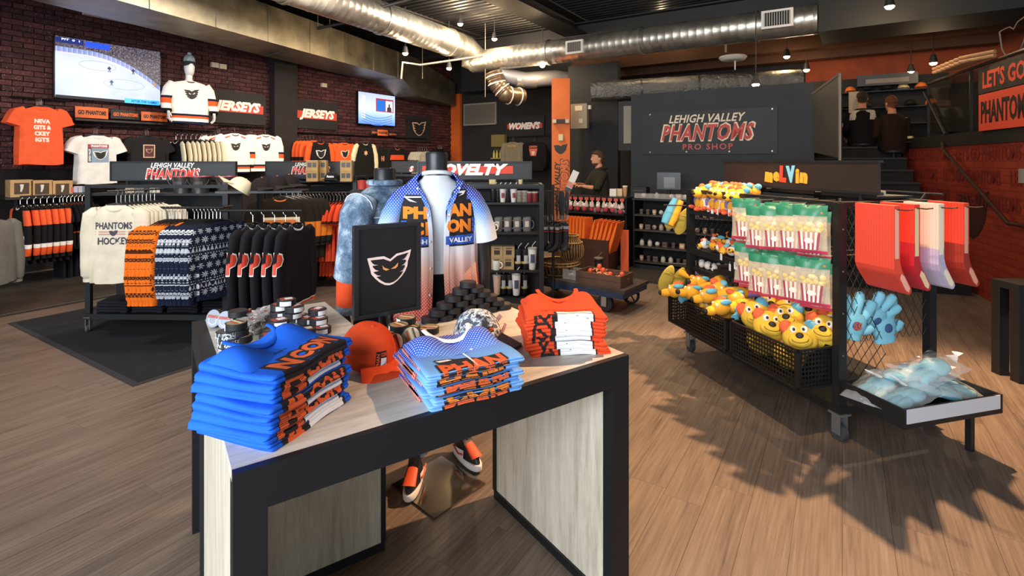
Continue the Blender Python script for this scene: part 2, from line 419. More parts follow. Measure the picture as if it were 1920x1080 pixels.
def grille(x, y, d, w, h, label):
    c = at(x, y, d); g = thing('air_grille', label, 'vent', c, RZB)
    f = MB(); f.box(-w/2, w/2, -.02, .05, -h/2, h/2); f.build('frame', flat('#d8d4cc', .5), g, smooth=False)
    b = MB(); b.box(-w/2+.04, w/2-.04, -.024, -.02, -h/2+.035, h/2-.035); b.build('opening', flat('#141414', .8), g, smooth=False)
    n = 11
    for i in range(n):
        s = MB(); x0 = -w/2+.05+(w-.1)*i/(n-1); s.box(x0-.006, x0+.006, -.032, -.024, -h/2+.035, h/2-.035); s.build('louvre', flat('#8d8a84', .5, .4), g, smooth=False)
def on_duct2(x): # distance at which the image column x meets the duct's near side
    sx = (x-960)/FP; p = D2a; d = (D2b-D2a); s = (sx*p.y-p.x)/(d.x-sx*d.y); return (p+d*s).y
grille(1077, 88, on_duct2(1077)-.27, .36, .25, 'white framed air grille on the middle of the long round duct')
grille(1457, 35, on_duct2(1457)-.27, .44, .28, 'white framed air grille near the capped end of the long round duct')
# branch ducts under the elbow
m = MB(); pts = [at(935, 140, 11.2), at(985, 150, 11.2), at(1040, 146, 11.3), at(1080, 150, 11.6), at(1110, 168, 12.0)]
m.tube(pts, .17, 18, up=(0, 0, 1)); m.build('branch_duct', flat('#77767a', .5, .4), label='smooth grey branch duct curving right below the elbow', cat='duct')
b = MB(); b.tube([at(968, 150, 11.2), at(1006, 150, 11.25)], .178, 18, up=(0, 0, 1)); b.build('branch_duct_sleeve', galv('sleeve'), label='short bright metal sleeve around the grey branch duct', cat='duct sleeve')
fx = thing('flexible_duct', 'strapped flexible silver duct hanging under the elbow in loops', 'duct', at(950, 160, 10.9))
m = MB(); P = [at(925, 135, 10.9)-fx.location, at(932, 158, 10.9)-fx.location, at(950, 178, 10.9)-fx.location, at(980, 182, 11.1)-fx.location]
rr = []; PP = []
for i in range(31):
    t = i/30*3; k = min(int(t), 2); PP.append(P[k].lerp(P[k+1], t-k)); rr.append(.17+.012*(i % 2))
m.tube(PP, rr, 18, up=(0, 0, 1)); m.build('flexible_hose', var('#6e5d4c', .3, .35, 5, .7), fx)
for i in range(3, 28, 6):
    q = MB(); q.tube([PP[i], PP[i]+(PP[i+1]-PP[i-1]).normalized()*.02], .195, 18, up=(0, 0, 1)); q.build('strap', flat('#c9c2b4', .5), fx)
fo = thing('foil_wrapped_duct', 'foil-wrapped duct above the pro shop wall', 'duct')
m = MB(); A = at(1108, 172, 10.3); Bq = at(1500, 150, 9.6); rr = []; PP = []
for i in range(41): PP.append(A.lerp(Bq, i/40)); rr.append(.19+.012*random.Random(i).random())
m.tube(PP, rr, 18, up=(0, 0, 1)); m.build('foil_wrap', [NT('crumpled_foil', .3, .8).col(hexc('#7c7a76')).m], fo)
MC['foil'] = fo
fm = bpy.data.materials['crumpled_foil']; a = NT('crumpled_foil_2', .28, .85); a.col(hexc('#85827d')); a.bump(a.noise(a.obj(), 9, 5, .7), 1.0, .06); 
for o in KIDS[fo.name]: o.data.materials[0] = a.m
for i in (10, 21, 31):
    q = MB(); q.tube([PP[i], PP[i]+(Bq-A).normalized()*.03], .21, 18, up=(0, 0, 1)); q.build('strap', flat('#55524e', .4, .6), fo)
# rectangular duct along the brick wall
rd = thing('rectangular_duct', 'long rectangular sheet-metal duct along the brick wall', 'duct', (-2.66, 12.7, 3.6), atan2(.94, .34))
m = MB(); m.add(*(lambda pr, w: ([(x, y, z) for y in (0, w) for x, z in pr], [tuple(range(len(pr))), tuple(range(2*len(pr)-1, len(pr)-1, -1))]+[(i, i+len(pr), (i+1) % len(pr)+len(pr), (i+1) % len(pr)) for i in range(len(pr))]))([(-8.6, 0), (0, 0), (.75, -.34), (2.9, -.36), (2.9, .3), (.6, .62), (-8.6, .62)], 1.0))
bmm = m.build('sheet_metal', GALV2, rd, smooth=False)
bm = bmesh.new(); bm.from_mesh(bmm.data); bmesh.ops.recalc_face_normals(bm, faces=bm.faces); bm.to_mesh(bmm.data); bm.free()
for i in range(9):
    q = MB(); x = -8.2+i*1.0; q.box(x, x+.02, -.012, 0, 0, .62); q.build('seam', GALV2, rd, smooth=False)
def cablebar(name, pts, r, mat, label, cat='pipe', n=8):
    m = MB(); m.tube(pts, r, n, up=(0, 0, 1)); return m.build(name, mat, label=label, cat=cat)
PIPE = flat('#3a3634', .5, .5); PIPEL = flat('#8a8072', .5, .5)
cablebar('sprinkler_pipe', [at(595, 53, 9.2), at(690, 34, 9.0), at(700, 18, 9.0), at(800, -10, 8.7)], .028, PIPE, 'dark steel pipe passing under the left round duct')
cablebar('sprinkler_pipe', [at(946, 84, 12.2), at(1100, 58, 11.2), at(1300, 22, 10.1), at(1480, -10, 9.2)], .04, PIPE, 'straight dark pipe above the long round duct')
cablebar('sprinkler_pipe', [at(905, 105, 10.6), at(788, 122, 10.2), at(755, 117, 10.1), at(752, 148, 10.1)], .022, PIPEL, 'grey pipe with an elbow between the wall duct and round duct')
cablebar('sprinkler_pipe', [at(547, 52, 9.6), at(548, 92, 9.6), at(505, 103, 9.6)], .025, PIPE, 'short dark drop pipe in front of the wall duct')
for x, y0, y1, d in [(459, 15, 65, 8.6), (618, 55, 108, 10.2), (792, 90, 148, 12.0), (596, 18, 52, 9.2), (910, 135, 182, 11.2)]:
    cablebar('hanger_rod', [at(x, -20, d), at(x, y1, d)], .008, PIPEL, 'thin threaded rod carrying the ceiling services at column %s' % {459:'left end of the wall duct', 618:'above the second jerseys sign', 792:'near the bend of the wall duct', 596:'beside the dark pipe tee', 910:'below the elbow joint'}[x], 'rod')
cablebar('hanger_rod', [at(1361, -20, 10), at(1361, 98, 10)], .02, flat('#bbb5a8', .5), 'white conduit dropping to the round access point', 'rod')
# white dish-shaped wireless unit
ap = thing('access_point', 'white dish-shaped unit hanging below the long duct', 'device', at(1374, 108, 9.4))
m = MB(); m.lathe([(.02, .03), (.22, .025), (.24, 0), (.2, -.045), (.12, -.06)], 24); m.build('dish', flat('#cfcac0', .5), ap)
m = MB(); m.cyl((.04, 0, -.06), (.04, 0, -.22), .012); m.build('antenna', flat('#cfcac0', .5), ap)
# beams (painted dark; the rear ones brown)
BR = var('#4d2f18', .2, .7, 2); BRD = var('#2c1b10', .2, .7, 2)
beam((-3.5, 8.2), (.25, 14.2), 4.2, .34, .36, flat('#2d2a29', .6))
beam((-1.2, 7.0), (2.0, 12.1), 4.25, .5, .3, flat('#1a191a', .6))
beam((-3.5, 14.2), (5.5, 8.5), 4.2, .3, .3, flat('#1a191a', .6))
so = MB(); so.box(2.6, 6.0, 2.2, 2.9, 3.55, 4.6)
def soffit(p, q, z0, z1, w, mat, name='ceiling_soffit'):
    p = Vector(p); q = Vector(q); d = q-p; m = MB(); m.box(0, d.length, -w/2, w/2, z0, z1)
    return m.build(name, mat, CE, (p.x, p.y, 0), atan2(d.y, d.x), smooth=False)
soffit((-1.3, 15.0), (2.0, 12.9), 3.55, 4.6, .5, flat('#18191b', .7))
soffit((4.9, 8.3), (7.4, 6.6), 3.55, 4.6, 1.0, flat('#131312', .7))
for i, (a0, b0, z) in enumerate([((1.5, 12.6), (8.3, 8.3), 3.72), ((1.2, 13.4), (8.3, 8.9), 3.6)]): soffit(a0, b0, z, z+.32, .28, BR, 'brown_beam')
for i in range(5):
    x = 2.6+i*1.15; soffit((x, 12.2-.63*i), (x+.8, 13.4-.63*i), 3.8, 3.98, .2, [BR, BRD][i % 2], 'brown_joist')
soffit((4.7, 12.2), (6.0, 11.3), 3.75, 4.3, .9, BRD, 'brown_panel')
soffit((2.2, 13.6), (3.6, 12.7), 3.75, 4.2, .7, BR, 'brown_panel')
# pendant / spot lamps on the ceiling
def downlight(x, y, d, label, e=40, lit=True, tgt=None, deg=95):
    c = at(x, y, d); t = thing('ceiling_spotlight', label, 'light', c)
    m = MB(); m.lathe([(.02, .14), (.035, .13), (.055, .04), (.062, .0), (.05, .004)], 16, cap=(1, 0)); m.build('housing', flat('#2a2826', .5), t)
    m = MB(); m.ell((0, 0, -.006), (.052, .052, .034), 12, 6); m.build('bulb', emit('#ffd9a0', 45), t)
    m = MB(); m.cyl((0, 0, .13), (0, 0, max(.2, CEZ-c.z)), .008, 6); m.build('stem', PIPE, t)
    bulb(c-Vector((0, 0, .06)), 10 if (x > 1400 and x < 1760 and y > 90) else e)
LAMPS = [(863, 45, 10.5, 'small spotlight above the bend of the left round duct'), (927, 73, 10.8, 'bright spotlight just above the duct elbow'),
 (1240, 24, 10.6, 'bright lamp under the corrugated deck in the middle'), (1668, 12, 6.8, 'bright lamp at the upper right near the soffit'),
 (1017, 123, 10.6, 'small spotlight under the long round duct beside the grey branch'), (1475, 106, 9.7, 'lamp among the brown beams, left one of a pair'),
 (1512, 131, 9.9, 'lamp among the brown beams, right one of a pair'), (1417, 158, 8.0, 'lamp shining on the top edge of the pro shop wall'),
 (1708, 135, 9.3, 'lamp in front of the orange wall above the caps'), (1750, 118, 8.6, 'lamp over the glass balustrade on the right'),
 (760, 100, 10.0, 'dim track spotlight in front of the wall duct'), (842, 128, 11.0, 'dim track spotlight beside the end of the wall duct')]
for x, y, d, l in LAMPS: downlight(x, y, d, l)
# linear fittings high on the brick wall
for t0, t1, n in ((.33, 1.75, 'long white linear fitting high on the brick wall above the large television'), (2.07, 2.9, 'short white linear fitting high on the brick wall beside the pilaster')):
    m = MB(); m.box(t0, t1, -.10, -.0, 3.86, 3.94); m.build('linear_fitting', flat('#cfcdc8', .6), None, (W0.x, W0.y, 0), RZL, smooth=False, label=n, cat='light')
# ---- pro shop wall + mezzanine
PS = Vector((2.05, 9.0, 0)); PSM = M4(PS, RZB)
m = MB(); m.box(0, 2.73, 0, .14, 0, 2.74); m.build('wall_pro_shop', var('#2c2f32', .18, .75, 2), None, PS, RZB, kind='structure', smooth=False)
m = MB(); m.box(-1.2, -.1, .0, .14, 0, 3.6); m.build('wall_side', var('#1d1e20', .15, .8), None, (2.2, 10.4, 0), RZB, kind='structure', smooth=False)
m = MB(); m.box(0, 2.73, .14, 3.2, 1.72, 1.84); m.box(2.73, 7.5, 2.0, 3.2, 1.72, 1.84); m.build('mezzanine_floor', flat('#17120f', .7), None, PS, RZB, kind='structure', smooth=False)
# panel with the shop name
sg = thing('shop_name_sign', 'dark panel reading Lehigh Valley Phantoms Pro Shop on the grey wall', 'sign', PSM @ Vector((1.24, -.022, 2.08)), RZB)
m = MB(); m.box(-1.02, 1.02, -.0, .02, -.37, .33); m.build('panel', var('#222427', .15, .6), sg, smooth=False)
lvp(sg, 1.50, (.0, -.003, -.02), white='#d9c7b0', red='#b5463a')
letter(sg, 'PRO SHOP', .76, .095, (.02, -.003, -.25), flat('#c2564a', .7), bold=.012, spacing=1.25)
for x in (-.9, -.3, .35, .95):
    for z in (-.33, .3):
        if z > 0 and abs(x) < .5: continue
        q = MB(); q.T = M4((x, -.004, z), 0, pi/2); q.lathe([(.012, 0), (.012, .006)], 10); q.build('bolt', flat('#a89c8c', .4, .6), sg)
# orange band and dark display bays on the mezzanine back wall
m = MB(); m.box(9.3, 13.2, -.03, 0, 3.02, 3.9); m.build('trim_2', var('#8a3a17', .2, .75, 3), None, (BK0.x, BK0.y, 0), RZB, kind='structure', smooth=False)
# orange column
oc = thing('orange_column', 'bright orange square column with black crest and vertical lettering', 'column', (.76, 10.0, 0), radians(-6))
m = MB(); m.box(0, .345, 0, .35, 0, 3.18); m.build('shaft', var('#c9642a', .1, .7, 3), oc, smooth=False)
crest(oc, .26, (.17, -.002, 1.83), flat('#1b1512'), flat('#1b1512'))
letter(oc, 'LEHIGH VALLEY', .95, .10, (.105, -.001, 1.12), flat('#1b1512'), bold=.03, shear=.25, ry=-pi/2)
letter(oc, 'PHANTOMS', 1.02, .15, (.245, -.001, 1.12), flat('#cf6a35'), bold=.04, shear=.25, ry=-pi/2, outline=flat('#5a2413'), grow=.018, obold=.05)
em = thing('emergency_light', 'black emergency light with two white lamps on the orange column', 'light', (.93, 9.95, 2.36), radians(-6))
m = MB(); m.cbox((0, 0, 0), .26, .08, .07); m.build('body', flat('#1b1a19'), em, smooth=False)
for x in (-.12, .12):
    m = MB(); m.cbox((x, -.03, -.005), .07, .08, .07); m.build('lamp_head', flat('#b9a58e'), em, smooth=False)
m = MB(); m.cbox((0, 0, 0), .085, .03, .12); m.build('wall_switch', flat('#c6b48f'), None, (.93, 9.96, 2.05), radians(-6), smooth=False, label='cream switch box on the orange column above the crest', cat='switch')
jb = thing('breaker_panel', 'grey metal breaker panel with paper labels on the dark wall', 'electrical panel', at(1087, 218, 10.6), RZB)
m = MB(); m.cbox((0, 0, 0), .36, .1, .5); m.build('cabinet', flat('#8d8577', .5, .3), jb, smooth=False)
m = MB(); m.cbox((0, -.055, .16), .16, .004, .1); m.build('paper_label', flat('#d5cbb6'), jb, smooth=False)
m = MB(); m.cbox((.05, -.055, -.1), .09, .004, .09); m.build('paper_label', flat('#b3a994'), jb, smooth=False)
m = MB(); m.cbox((.22, 0, .17), .06, .06, .08); m.build('junction_box', flat('#c6c0b4'), jb, smooth=False)
# slim lit window slot beside the pro shop wall
m = MB(); m.cbox((0, 0, 0), .34, .05, .95); wi = m.build('window_1', flat('#0e0d0d', .4), None, at(1176, 236, 10.1), RZB, smooth=False, kind='structure')
m = MB(); m.cbox((.02, -.03, .02), .16, .01, .72); m.build('pane', emit('#6d685c', .25), wi, smooth=False)
# stairs, right side
ST = Vector((5.45, 6.2, 0)); rzs = atan2(.353, -.936)   # local x -> left along the tread, local -y... 
ud = Vector((.353, .936, 0)); ld = Vector((-.936, .353, 0))
stm = var('#191513', .2, .7, 3)
SR = put('stairs', None, None, ST, atan2(ud.y, ud.x)-pi/2, label='dark staircase climbing to the mezzanine beside the red wall', cat='stairs')
for i in range(10):
    m = MB(); m.box(-1.45, 0, i*.27, i*.27+.30, i*.184, (i+1)*.184-.03); m.build('riser', flat('#15110f', .8), SR, smooth=False)
    m = MB(); m.box(-1.47, 0, i*.27-.02, i*.27+.28, (i+1)*.184-.03, (i+1)*.184); m.build('tread', flat('#26201c', .55), SR, smooth=False)
# red side wall with tone-on-tone lettering
RW = Vector((4.55, 3.55, 0))
def rwmat():
    a = NT('painted_red_brick', .6); p = a.mapping(a.obj(), rot=(pi/2, 0, 0))
    b = a.n('ShaderNodeTexBrick', Vector=p, Scale=1.0); b.inputs['Color1'].default_value = hexc('#8e2d16'); b.inputs['Color2'].default_value = hexc('#822711')
    b.inputs['Mortar'].default_value = hexc('#6d1f0e'); b.inputs['Brick Width'].default_value = .24; b.inputs['Row Height'].default_value = .08; b.inputs['Mortar Size'].default_value = .006
    a.col(b.outputs[0]); return a.m
WR = MB(); WR.box(.0, 8.5, -.15, .0, 0, 1.92); WR = WR.build('wall_right', rwmat(), None, RW, atan2(.936, .353), kind='structure', smooth=False)
dkr = flat('#6e1a0c', .6)
for i in range(3):
    for j in range(5):
        q = letter(WR, "LET'S GO PHANTOMS", 1.5, .17, (0, 0, 0), dkr, bold=.02, thick=.003); q.location = (1.0+j*1.7+(i % 2)*.4, .004, 1.7-.28*i); q.rotation_euler = (0, 0, pi)
# (wall faces the stair, its front is local +y)
cr = put('wall_crest', None, WR, (3.0, .003, .95), pi); crest(cr, .8, (0, 0, 0), flat('#2b0f0a'), flat('#3a120b'))
m = MB(); m.tube([(1.6, .03, .95), (2.0, .09, .95), (3.6, .09, 1.75), (3.8, .03, 1.85)], .02, 8, up=(0, 0, 1)); m.build('handrail', flat('#4a3229', .4, .5), WR)
# slab edge + glass balustrade with the two signs
BP = Vector((5.22, 5.33, 0))-Vector((.353, .936, 0))*1.4; bz = atan2(.936, .353)
m = MB(); m.box(-.2, 5.2, -.35, .02, 1.80, 1.96); m.build('mezzanine_edge', flat('#120f0e', .6), None, BP, bz, kind='structure', smooth=False)
bal = thing('glass_balustrade', 'dark glass balustrade with metal top rail on the right mezzanine', 'railing', BP, bz)
m = MB(); m.tube([(-.2, 0, 2.73), (3.9, 0, 2.73)], .022, 8, up=(0, 0, 1)); m.build('top_rail', flat('#5b5148', .35, .7), bal)
for x in (1.25, 2.55, 3.88):
    m = MB(); m.box(x-.015, x+.015, -.015, .015, 1.96, 2.73); m.build('post', flat('#2a2522', .4, .5), bal, smooth=False)
for x0, x1 in ((-.2, 1.23), (1.27, 2.53), (2.57, 3.86)):
    m = MB(); m.box(x0, x1, -.004, .004, 1.99, 2.70); m.build('glass_pane', glass('#2a2722', .08, .55, 'smoked'), bal, smooth=False)
m = MB(); m.tube([(3.2, .03, 1.96), (3.95, .03, 2.62)], .02, 6, up=(0, 0, 1)); m.build('brace', flat('#1c1815'), bal)
def board(loc0, w, h, bg, txt, fg, label, x0, zc, tw, th):
    t = thing('mezzanine_sign', label, 'sign', M4(BP, bz) @ Vector((x0, .045, zc)), bz+pi)
    m = MB(); m.box(-w/2, w/2, 0, .008, -h/2, h/2); m.build('board', bg, t, smooth=False)
    letter(t, txt, tw, th, (0, -.001, 0), fg, bold=.03); return t
board(0, 1.10, .30, flat('#1b1613', .6), "LET'S GO", flat('#d9482a', .6), "dark board reading LET'S GO in orange on the balustrade", 1.70, 2.53, .88, .20)
board(0, 1.12, .42, flat('#d9482a', .6), "PHANTOMS", flat('#1b0f0c', .6), "orange board reading PHANTOMS in black below the dark board", 1.68, 2.16, 1.0, .26)
ow = thing('wall_crest_outline', 'thin grey crest outline high on the dark right wall', 'emblem', at(1900, 75, 6.2), bz+pi)
m = MB(); P3 = [(x*.62, -.0, z*.62) for x, z in CR_OUT]; m.tube(P3+[P3[0]], .008, 5, up=(0, 1, 0)); m.build('outline', flat('#6b635a'), ow)
m = MB(); m.box(-.2, 6, -3.2, -2.9, 0, 4.6); m.build('wall_right_upper', flat('#100d0c', .8), None, BP, bz, kind='structure', smooth=False)
# stair screen beside the pro shop wall
scn = thing('stair_screen', 'tall grey mesh screen with sloping metal rail beside the pro shop wall', 'screen', at(1575, HZ, 6.7))
pA = at(1575, 138, 6.7)-scn.location; pB = at(1524, 176, 7.35)-scn.location; pC = at(1575, 297, 6.7)-scn.location; pD = at(1524, 285, 7.35)-scn.location
m = MB(); m.tube([pB, pA], .02, 8, up=(0, 0, 1)); m.build('sloping_rail', flat('#b0a08c', .3, .7), scn)
m = MB(); m.tube([pA, Vector((pA.x, pA.y, -scn.location.z+.2))], .022, 8); m.build('post', flat('#8a7f70', .35, .7), scn)
m = MB(); m.add([pA, pB, pD, pC, pA+Vector((.01, .01, 0)), pB+Vector((.01, .01, 0)), pD+Vector((.01, .01, 0)), pC+Vector((.01, .01, 0))], [(0,1,2,3),(7,6,5,4),(0,4,5,1),(1,5,6,2),(2,6,7,3),(3,7,4,0)]); m.build('panel', flat('#3c3a35', .5), scn, smooth=False)
# ================================================================ FRONT TABLES
def woodlam(name, c1, c2, c3, vert=True):
    a = NT(name, .45, 0, .4); sc = (9, 9, .8) if vert else (.9, 9, 9)
    f = a.noise(a.mapping(a.obj(), scale=sc), 3.0, 6, .6); f2 = a.noise(a.mapping(a.obj(), scale=tuple(x*4 for x in sc)), 5, 3)
    a.col(a.ramp(a.math('ADD', a.math('MULTIPLY', f, .7), a.math('MULTIPLY', f2, .3)), [(.32, hexc(c1)), (.5, hexc(c2)), (.68, hexc(c3))])); return a.m
LAMV = woodlam('pale_laminate_upright', '#a89d8b', '#c9bfac', '#ddd4c2'); LAMH = woodlam('pale_laminate_top', '#a9a297', '#cbc4b8', '#dcd6cb', False)
FRM = flat('#17181b', .5, .1)
TRZ = atan2(.568, .823); TU = Vector((.823, .568, 0)); TV_ = Vector((-.568, .823, 0))
TLF = Vector((-.623, 1.167, 0)); TH = .9
def tmd(m, e): return m
tb = thing('display_table', 'pale wood display table with thick black front frame in the foreground', 'table', TLF, TRZ)
m = MB(); m.box(.0, 1.27, .022, .795, .872, .9); m.build('tabletop', LAMH, tb, smooth=False)
m = MB(); m.box(0, 1.27, 0, .022, .80, .9); m.box(0, 1.27, .022, .05, .80, .872); m.box(0, .072, 0, .05, 0, .80); m.box(1.19, 1.27, 0, .05, 0, .80); m.build('front_frame', FRM, tb, smooth=False)
m = MB(); m.box(.0, .02, .05, .775, .03, .872); m.build('side_panel', LAMV, tb, smooth=False)
m = MB(); m.box(1.20, 1.255, .05, .77, .035, .872); m.build('side_panel', LAMV, tb, smooth=False)
m = MB(); m.box(.02, .625, .755, .775, .035, .872); m.build('back_panel', LAMV, tb, smooth=False)
m = MB(); m.box(1.19, 1.262, .05, .78, 0, .035); m.build('bottom_rail', FRM, tb, smooth=False)
m = MB(); m.box(.0, .64, .752, .785, 0, .035); m.build('bottom_rail', FRM, tb, smooth=False)
m = MB(); m.box(.625, .645, .752, .785, .035, .872); m.build('upright', FRM, tb, smooth=False)
m = MB(); m.box(1.19, 1.262, .77, .79, .035, .872); m.build('upright', FRM, tb, smooth=False)
m = MB(); m.box(-.012, .012, .775, .795, 0, .872); m.build('upright', FRM, tb, smooth=False)
t2 = thing('display_table', 'second pale display table standing behind the left half of the front table', 'table', TLF+TU*.0+TV_*.805, TRZ)
m = MB(); m.box(.045, .56, .0, .55, .872, .9); m.build('tabletop', LAMH, t2, smooth=False)
m = MB(); m.box(-.005, .045, .0, .55, .80, .9); m.box(-.005, .045, .0, .05, 0, .8); m.box(-.005, .045, .5, .55, 0, .8); m.build('side_frame', FRM, t2, smooth=False)
m = MB(); m.box(.045, .56, .53, .55, .035, .872); m.build('back_panel', LAMV, t2, smooth=False)
m = MB(); m.box(.54, .56, .0, .53, .035, .872); m.build('side_panel', LAMV, t2, smooth=False)
m = MB(); m.box(-.0, .56, .53, .56, 0, .035); m.build('bottom_rail', FRM, t2, smooth=False)

# ---------------- folded shirts
def wob(x, y, sd): return .005*sin(19*x+sd)*cos(13*y+sd*1.3)+.002*sin(41*x-29*y+sd)-.10*max(0, abs(x)-.09)**1.5
def shirt_prof(d, h, nlobe=2):
    """closed yz outline, starting at top-back going forward over the top, down the folded front edge, and back underneath"""
    r = h/(2*nlobe); P = [(d/2-.006, h-.001), (d/2-.03, h)]
    k = 6
    for i in range(1, k): P.append((d/2-.03-(d-.03-r)*i/k, h))
    for l in range(nlobe):
        zc = h-r*(2*l+1)
        for i in range(0, 6):
            a = pi/2+pi*i/5*(.97); P.append((-d/2+r+cos(a)*r*1.0-(.0 if l == 0 else .004*sin(l*2)), zc+sin(a)*r))
    P.append((-d/2+.03, 0)); P.append((0, 0)); P.append((d/2-.03, 0)); P.append((d/2-.006, .001))
    for l in range(nlobe):
        zc = r*(2*l+1)
        for i in range(1, 4): 
            a = -pi/2+pi*i/4; P.append((d/2-r+cos(a)*r, zc+sin(a)*r))
    return P
def folded(w, d, h, mat, sd, sd2=0, nl=2):
    P = shirt_prof(d, h, nl); rings = []
    r = h/2
    xs = [-w/2, -w/2+.002, -w/2+.006, -w/2+.012]+[-w/2+.02+(w-.04)*i/14 for i in range(15)]+[w/2-.012, w/2-.006, w/2-.002, w/2]
    for x in xs:
        e = min(w/2-abs(x), .012)/.012; e = sqrt(max(0, 1-(1-e)**2)); ez = .25+.75*e; ins = (1-e)*.010
        rings.append([(x*(1+.03*sin(11*y+sd2))+.003*sin(60*z+sd2), y*(1-ins*2/d)+.004*sin(9*x+sd), h/2+(z-h/2)*ez+wob(x, y, sd)*1.0) for y, z in P])
    m = MB(); m.loft([r_[::-1] for r_ in rings]); return m
def sh_warp(w, d, h, sd, off=.0012):
    P = shirt_prof(d, h); top = P[1:8+11]   # top then front
    L = [0]
    for i in range(1, len(top)): L.append(L[-1]+sqrt((top[i][0]-top[i-1][0])**2+(top[i][1]-top[i-1][1])**2))
    Ltop = L[6]
    def f(x, dy, s):     # s: 0 at the front fold's crown, negative runs back over the top, positive down the edge
        q = Ltop+s; q = max(0, min(L[-1]-1e-4, q)); i = 0
        while L[i+1] < q: i += 1
        t = (q-L[i])/(L[i+1]-L[i]); y = top[i][0]+(top[i+1][0]-top[i][0])*t; z = top[i][1]+(top[i+1][1]-top[i][1])*t
        ny, nz = -(top[i+1][1]-top[i][1]), (top[i+1][0]-top[i][0]); n = sqrt(ny*ny+nz*nz)+1e-9; ny /= n; nz /= n
        if nz < 0 and i < 7: ny, nz = -ny, -nz
        if i >= 7 and ny > 0: ny, nz = -ny, -nz
        o = off-dy*.45
        return Vector((x, y+ny*o+.004*sin(9*x+sd), z+nz*o+wob(x, y, sd)))
    return lambda x, dy, z: f(x, dy, -z)
OR_, BK_, WH_ = flat('#e8622c', .75), flat('#191417', .8), flat('#eef0f2', .75)
def rectp(x0, x1, z0, z1, k=1): return [(x0, z0), (x1, z0), (x1, z1), (x0, z1)]
def stack(n, name, mat, w, d, h, org, rz, labels, group, prints, sd0, jit=.006, collar=None, tilt=0):
    T = M4(org, rz); out = []
    rr = random.Random(sd0)
    for k in range(n):
        t = thing(name, labels(k, n), 'shirt', (0, 0, 0), 0, group)
        jx, jy = rr.uniform(-jit, jit), rr.uniform(-jit, jit)
        p = T @ Vector((jx, jy, k*h*1.0)); t.location = p; t.rotation_euler = (0, 0, rz+rr.uniform(-.03, .03)); sd = sd0
        m = folded(w, d, h*.985, mat, sd, sd0+k*1.7); m.build('folded_body', mat, t, ang=60)
        wp = sh_warp(w, d, h*.985, sd)
        prints(t, k, n, wp, w, d, h)
        if collar and k == n-1: collar(t, w, d, h)
        out.append(t)
    return out
BLUE = var('#2564dc', .10, .88, 7, 0, .3, 40, .12)
def collar_arc(col, col2=None):
    def f(t, w, d, h):
        # soft mound and ribbed neckline lying at the back of the top shirt
        m = MB(); m.grid(lambda u, v: ((u-.5)*w*.97, d/2-.008-v*.16, h-.004+wob((u-.5)*w, d/2-.008-v*.16, 0)*.6+.042*sin(pi*v**.7)*(1-.85*math.exp(-((u-.5)*w/.062)**2))*(1-(2*u-1)**8)), 26, 12); m.build('neck_fold', col, t)
        m = MB(); P = []
        for i in range(17):
            a = pi*i/16; P.append((cos(a)*.078, d/2-.012-sin(a)*.072, h+.006+.034*(1-.85*math.exp(-(cos(a)*.078/.062)**2))*(1-.45*sin(a))))
        m.tube(P, [(.009, .004)]*17, 8, up=(0, 0, 1)); m.build('collar_rib', col2 or col, t)
    return f
def pr_blue(t, k, n, wp, w, d, h):
    # black backing with orange letters on the left, white block on the right (the chest print wraps the fold)
    top = k == n-1
    z1 = .085 if top else .006; z0 = -.036
    polyput(t, rectp(-w*.40, w*.40, z0, .004 if top else z1), BK_, 'print_backing', warp=wp, cell=.006, dy=0)
    if top:
        for s_, ww, xx, zz in (('CON', w*.46, w*.13, .042), ('N', w*.22, -w*.24, .034)): letter(t, s_, ww+.022, .086, (xx, 0, zz), BK_, 'print_outline', bold=.14, warp=lambda x, y, z: wp(x, -.0006, z), cell=.008)
        letter(t, 'CON', w*.46, .066, (w*.13, 0, .042), OR_, 'print_letters', bold=.05, shear=.0, warp=lambda x, y, z: wp(x, -.0016, z), cell=.006)
        letter(t, 'N', w*.22, .066, (-w*.24, 0, .034), OR_, 'print_letters', bold=.05, warp=lambda x, y, z: wp(x, -.0016, z), cell=.006)
        letter(t, 'LEHIGH VALLEY', w*.5, .010, (-w*.0, 0, .108), BK_, 'print_small_letters', bold=.03, warp=lambda x, y, z: wp(x, -.001, z), cell=.008)
        return
    seq = ['AM', 'HN', 'PA', 'MA', 'AV', 'PN', 'AR', 'MN'][k % 8]
    letter(t, seq[0], w*.30, .12, (-w*.245, 0, -.018+.028*sin(k*2.3)), clip=(-.037, .0), mat=OR_, bold=.03, warp=lambda x, y, z: wp(x, -.0016, z), cell=.006)
    if k in (n-2, n-4, n-6):
        letter(t, 'CON', w*.46, .075, (w*.13, 0, -.018+.016*(k % 4)-.02), clip=(-.036, -.002), mat=OR_, bold=.05, warp=lambda x, y, z: wp(x, -.0016, z), cell=.006)
    else:
        polyput(t, rectp(-w*.08, w*.365, -.037, -.001 if k > 2 else .003), WH_, 'print_block', warp=lambda x, y, z: wp(x, -.0016, z), cell=.006)
ang = atan2(.955, .297)
ctr = Vector((-.565, 1.245, 0))+Vector((.297, .955, 0))*.15+Vector((-.955, .297, 0))*.125
stack(8, 'folded_shirt', BLUE, .30, .25, .0228, (ctr.x, ctr.y, TH), ang,
      lambda k, n: 'folded bright blue T-shirt with orange print, %s in its stack' % ('topmost, collar showing' if k == n-1 else ('bottom one' if k == 0 else ordn(n-1-k)+' from the top')),
      'blue folded T-shirts on the front table', pr_blue, 3.1, .011, collar_arc(BLUE))
OTEE = var('#e2502c', .08, .9, 7, 0, .3, 40, .12)
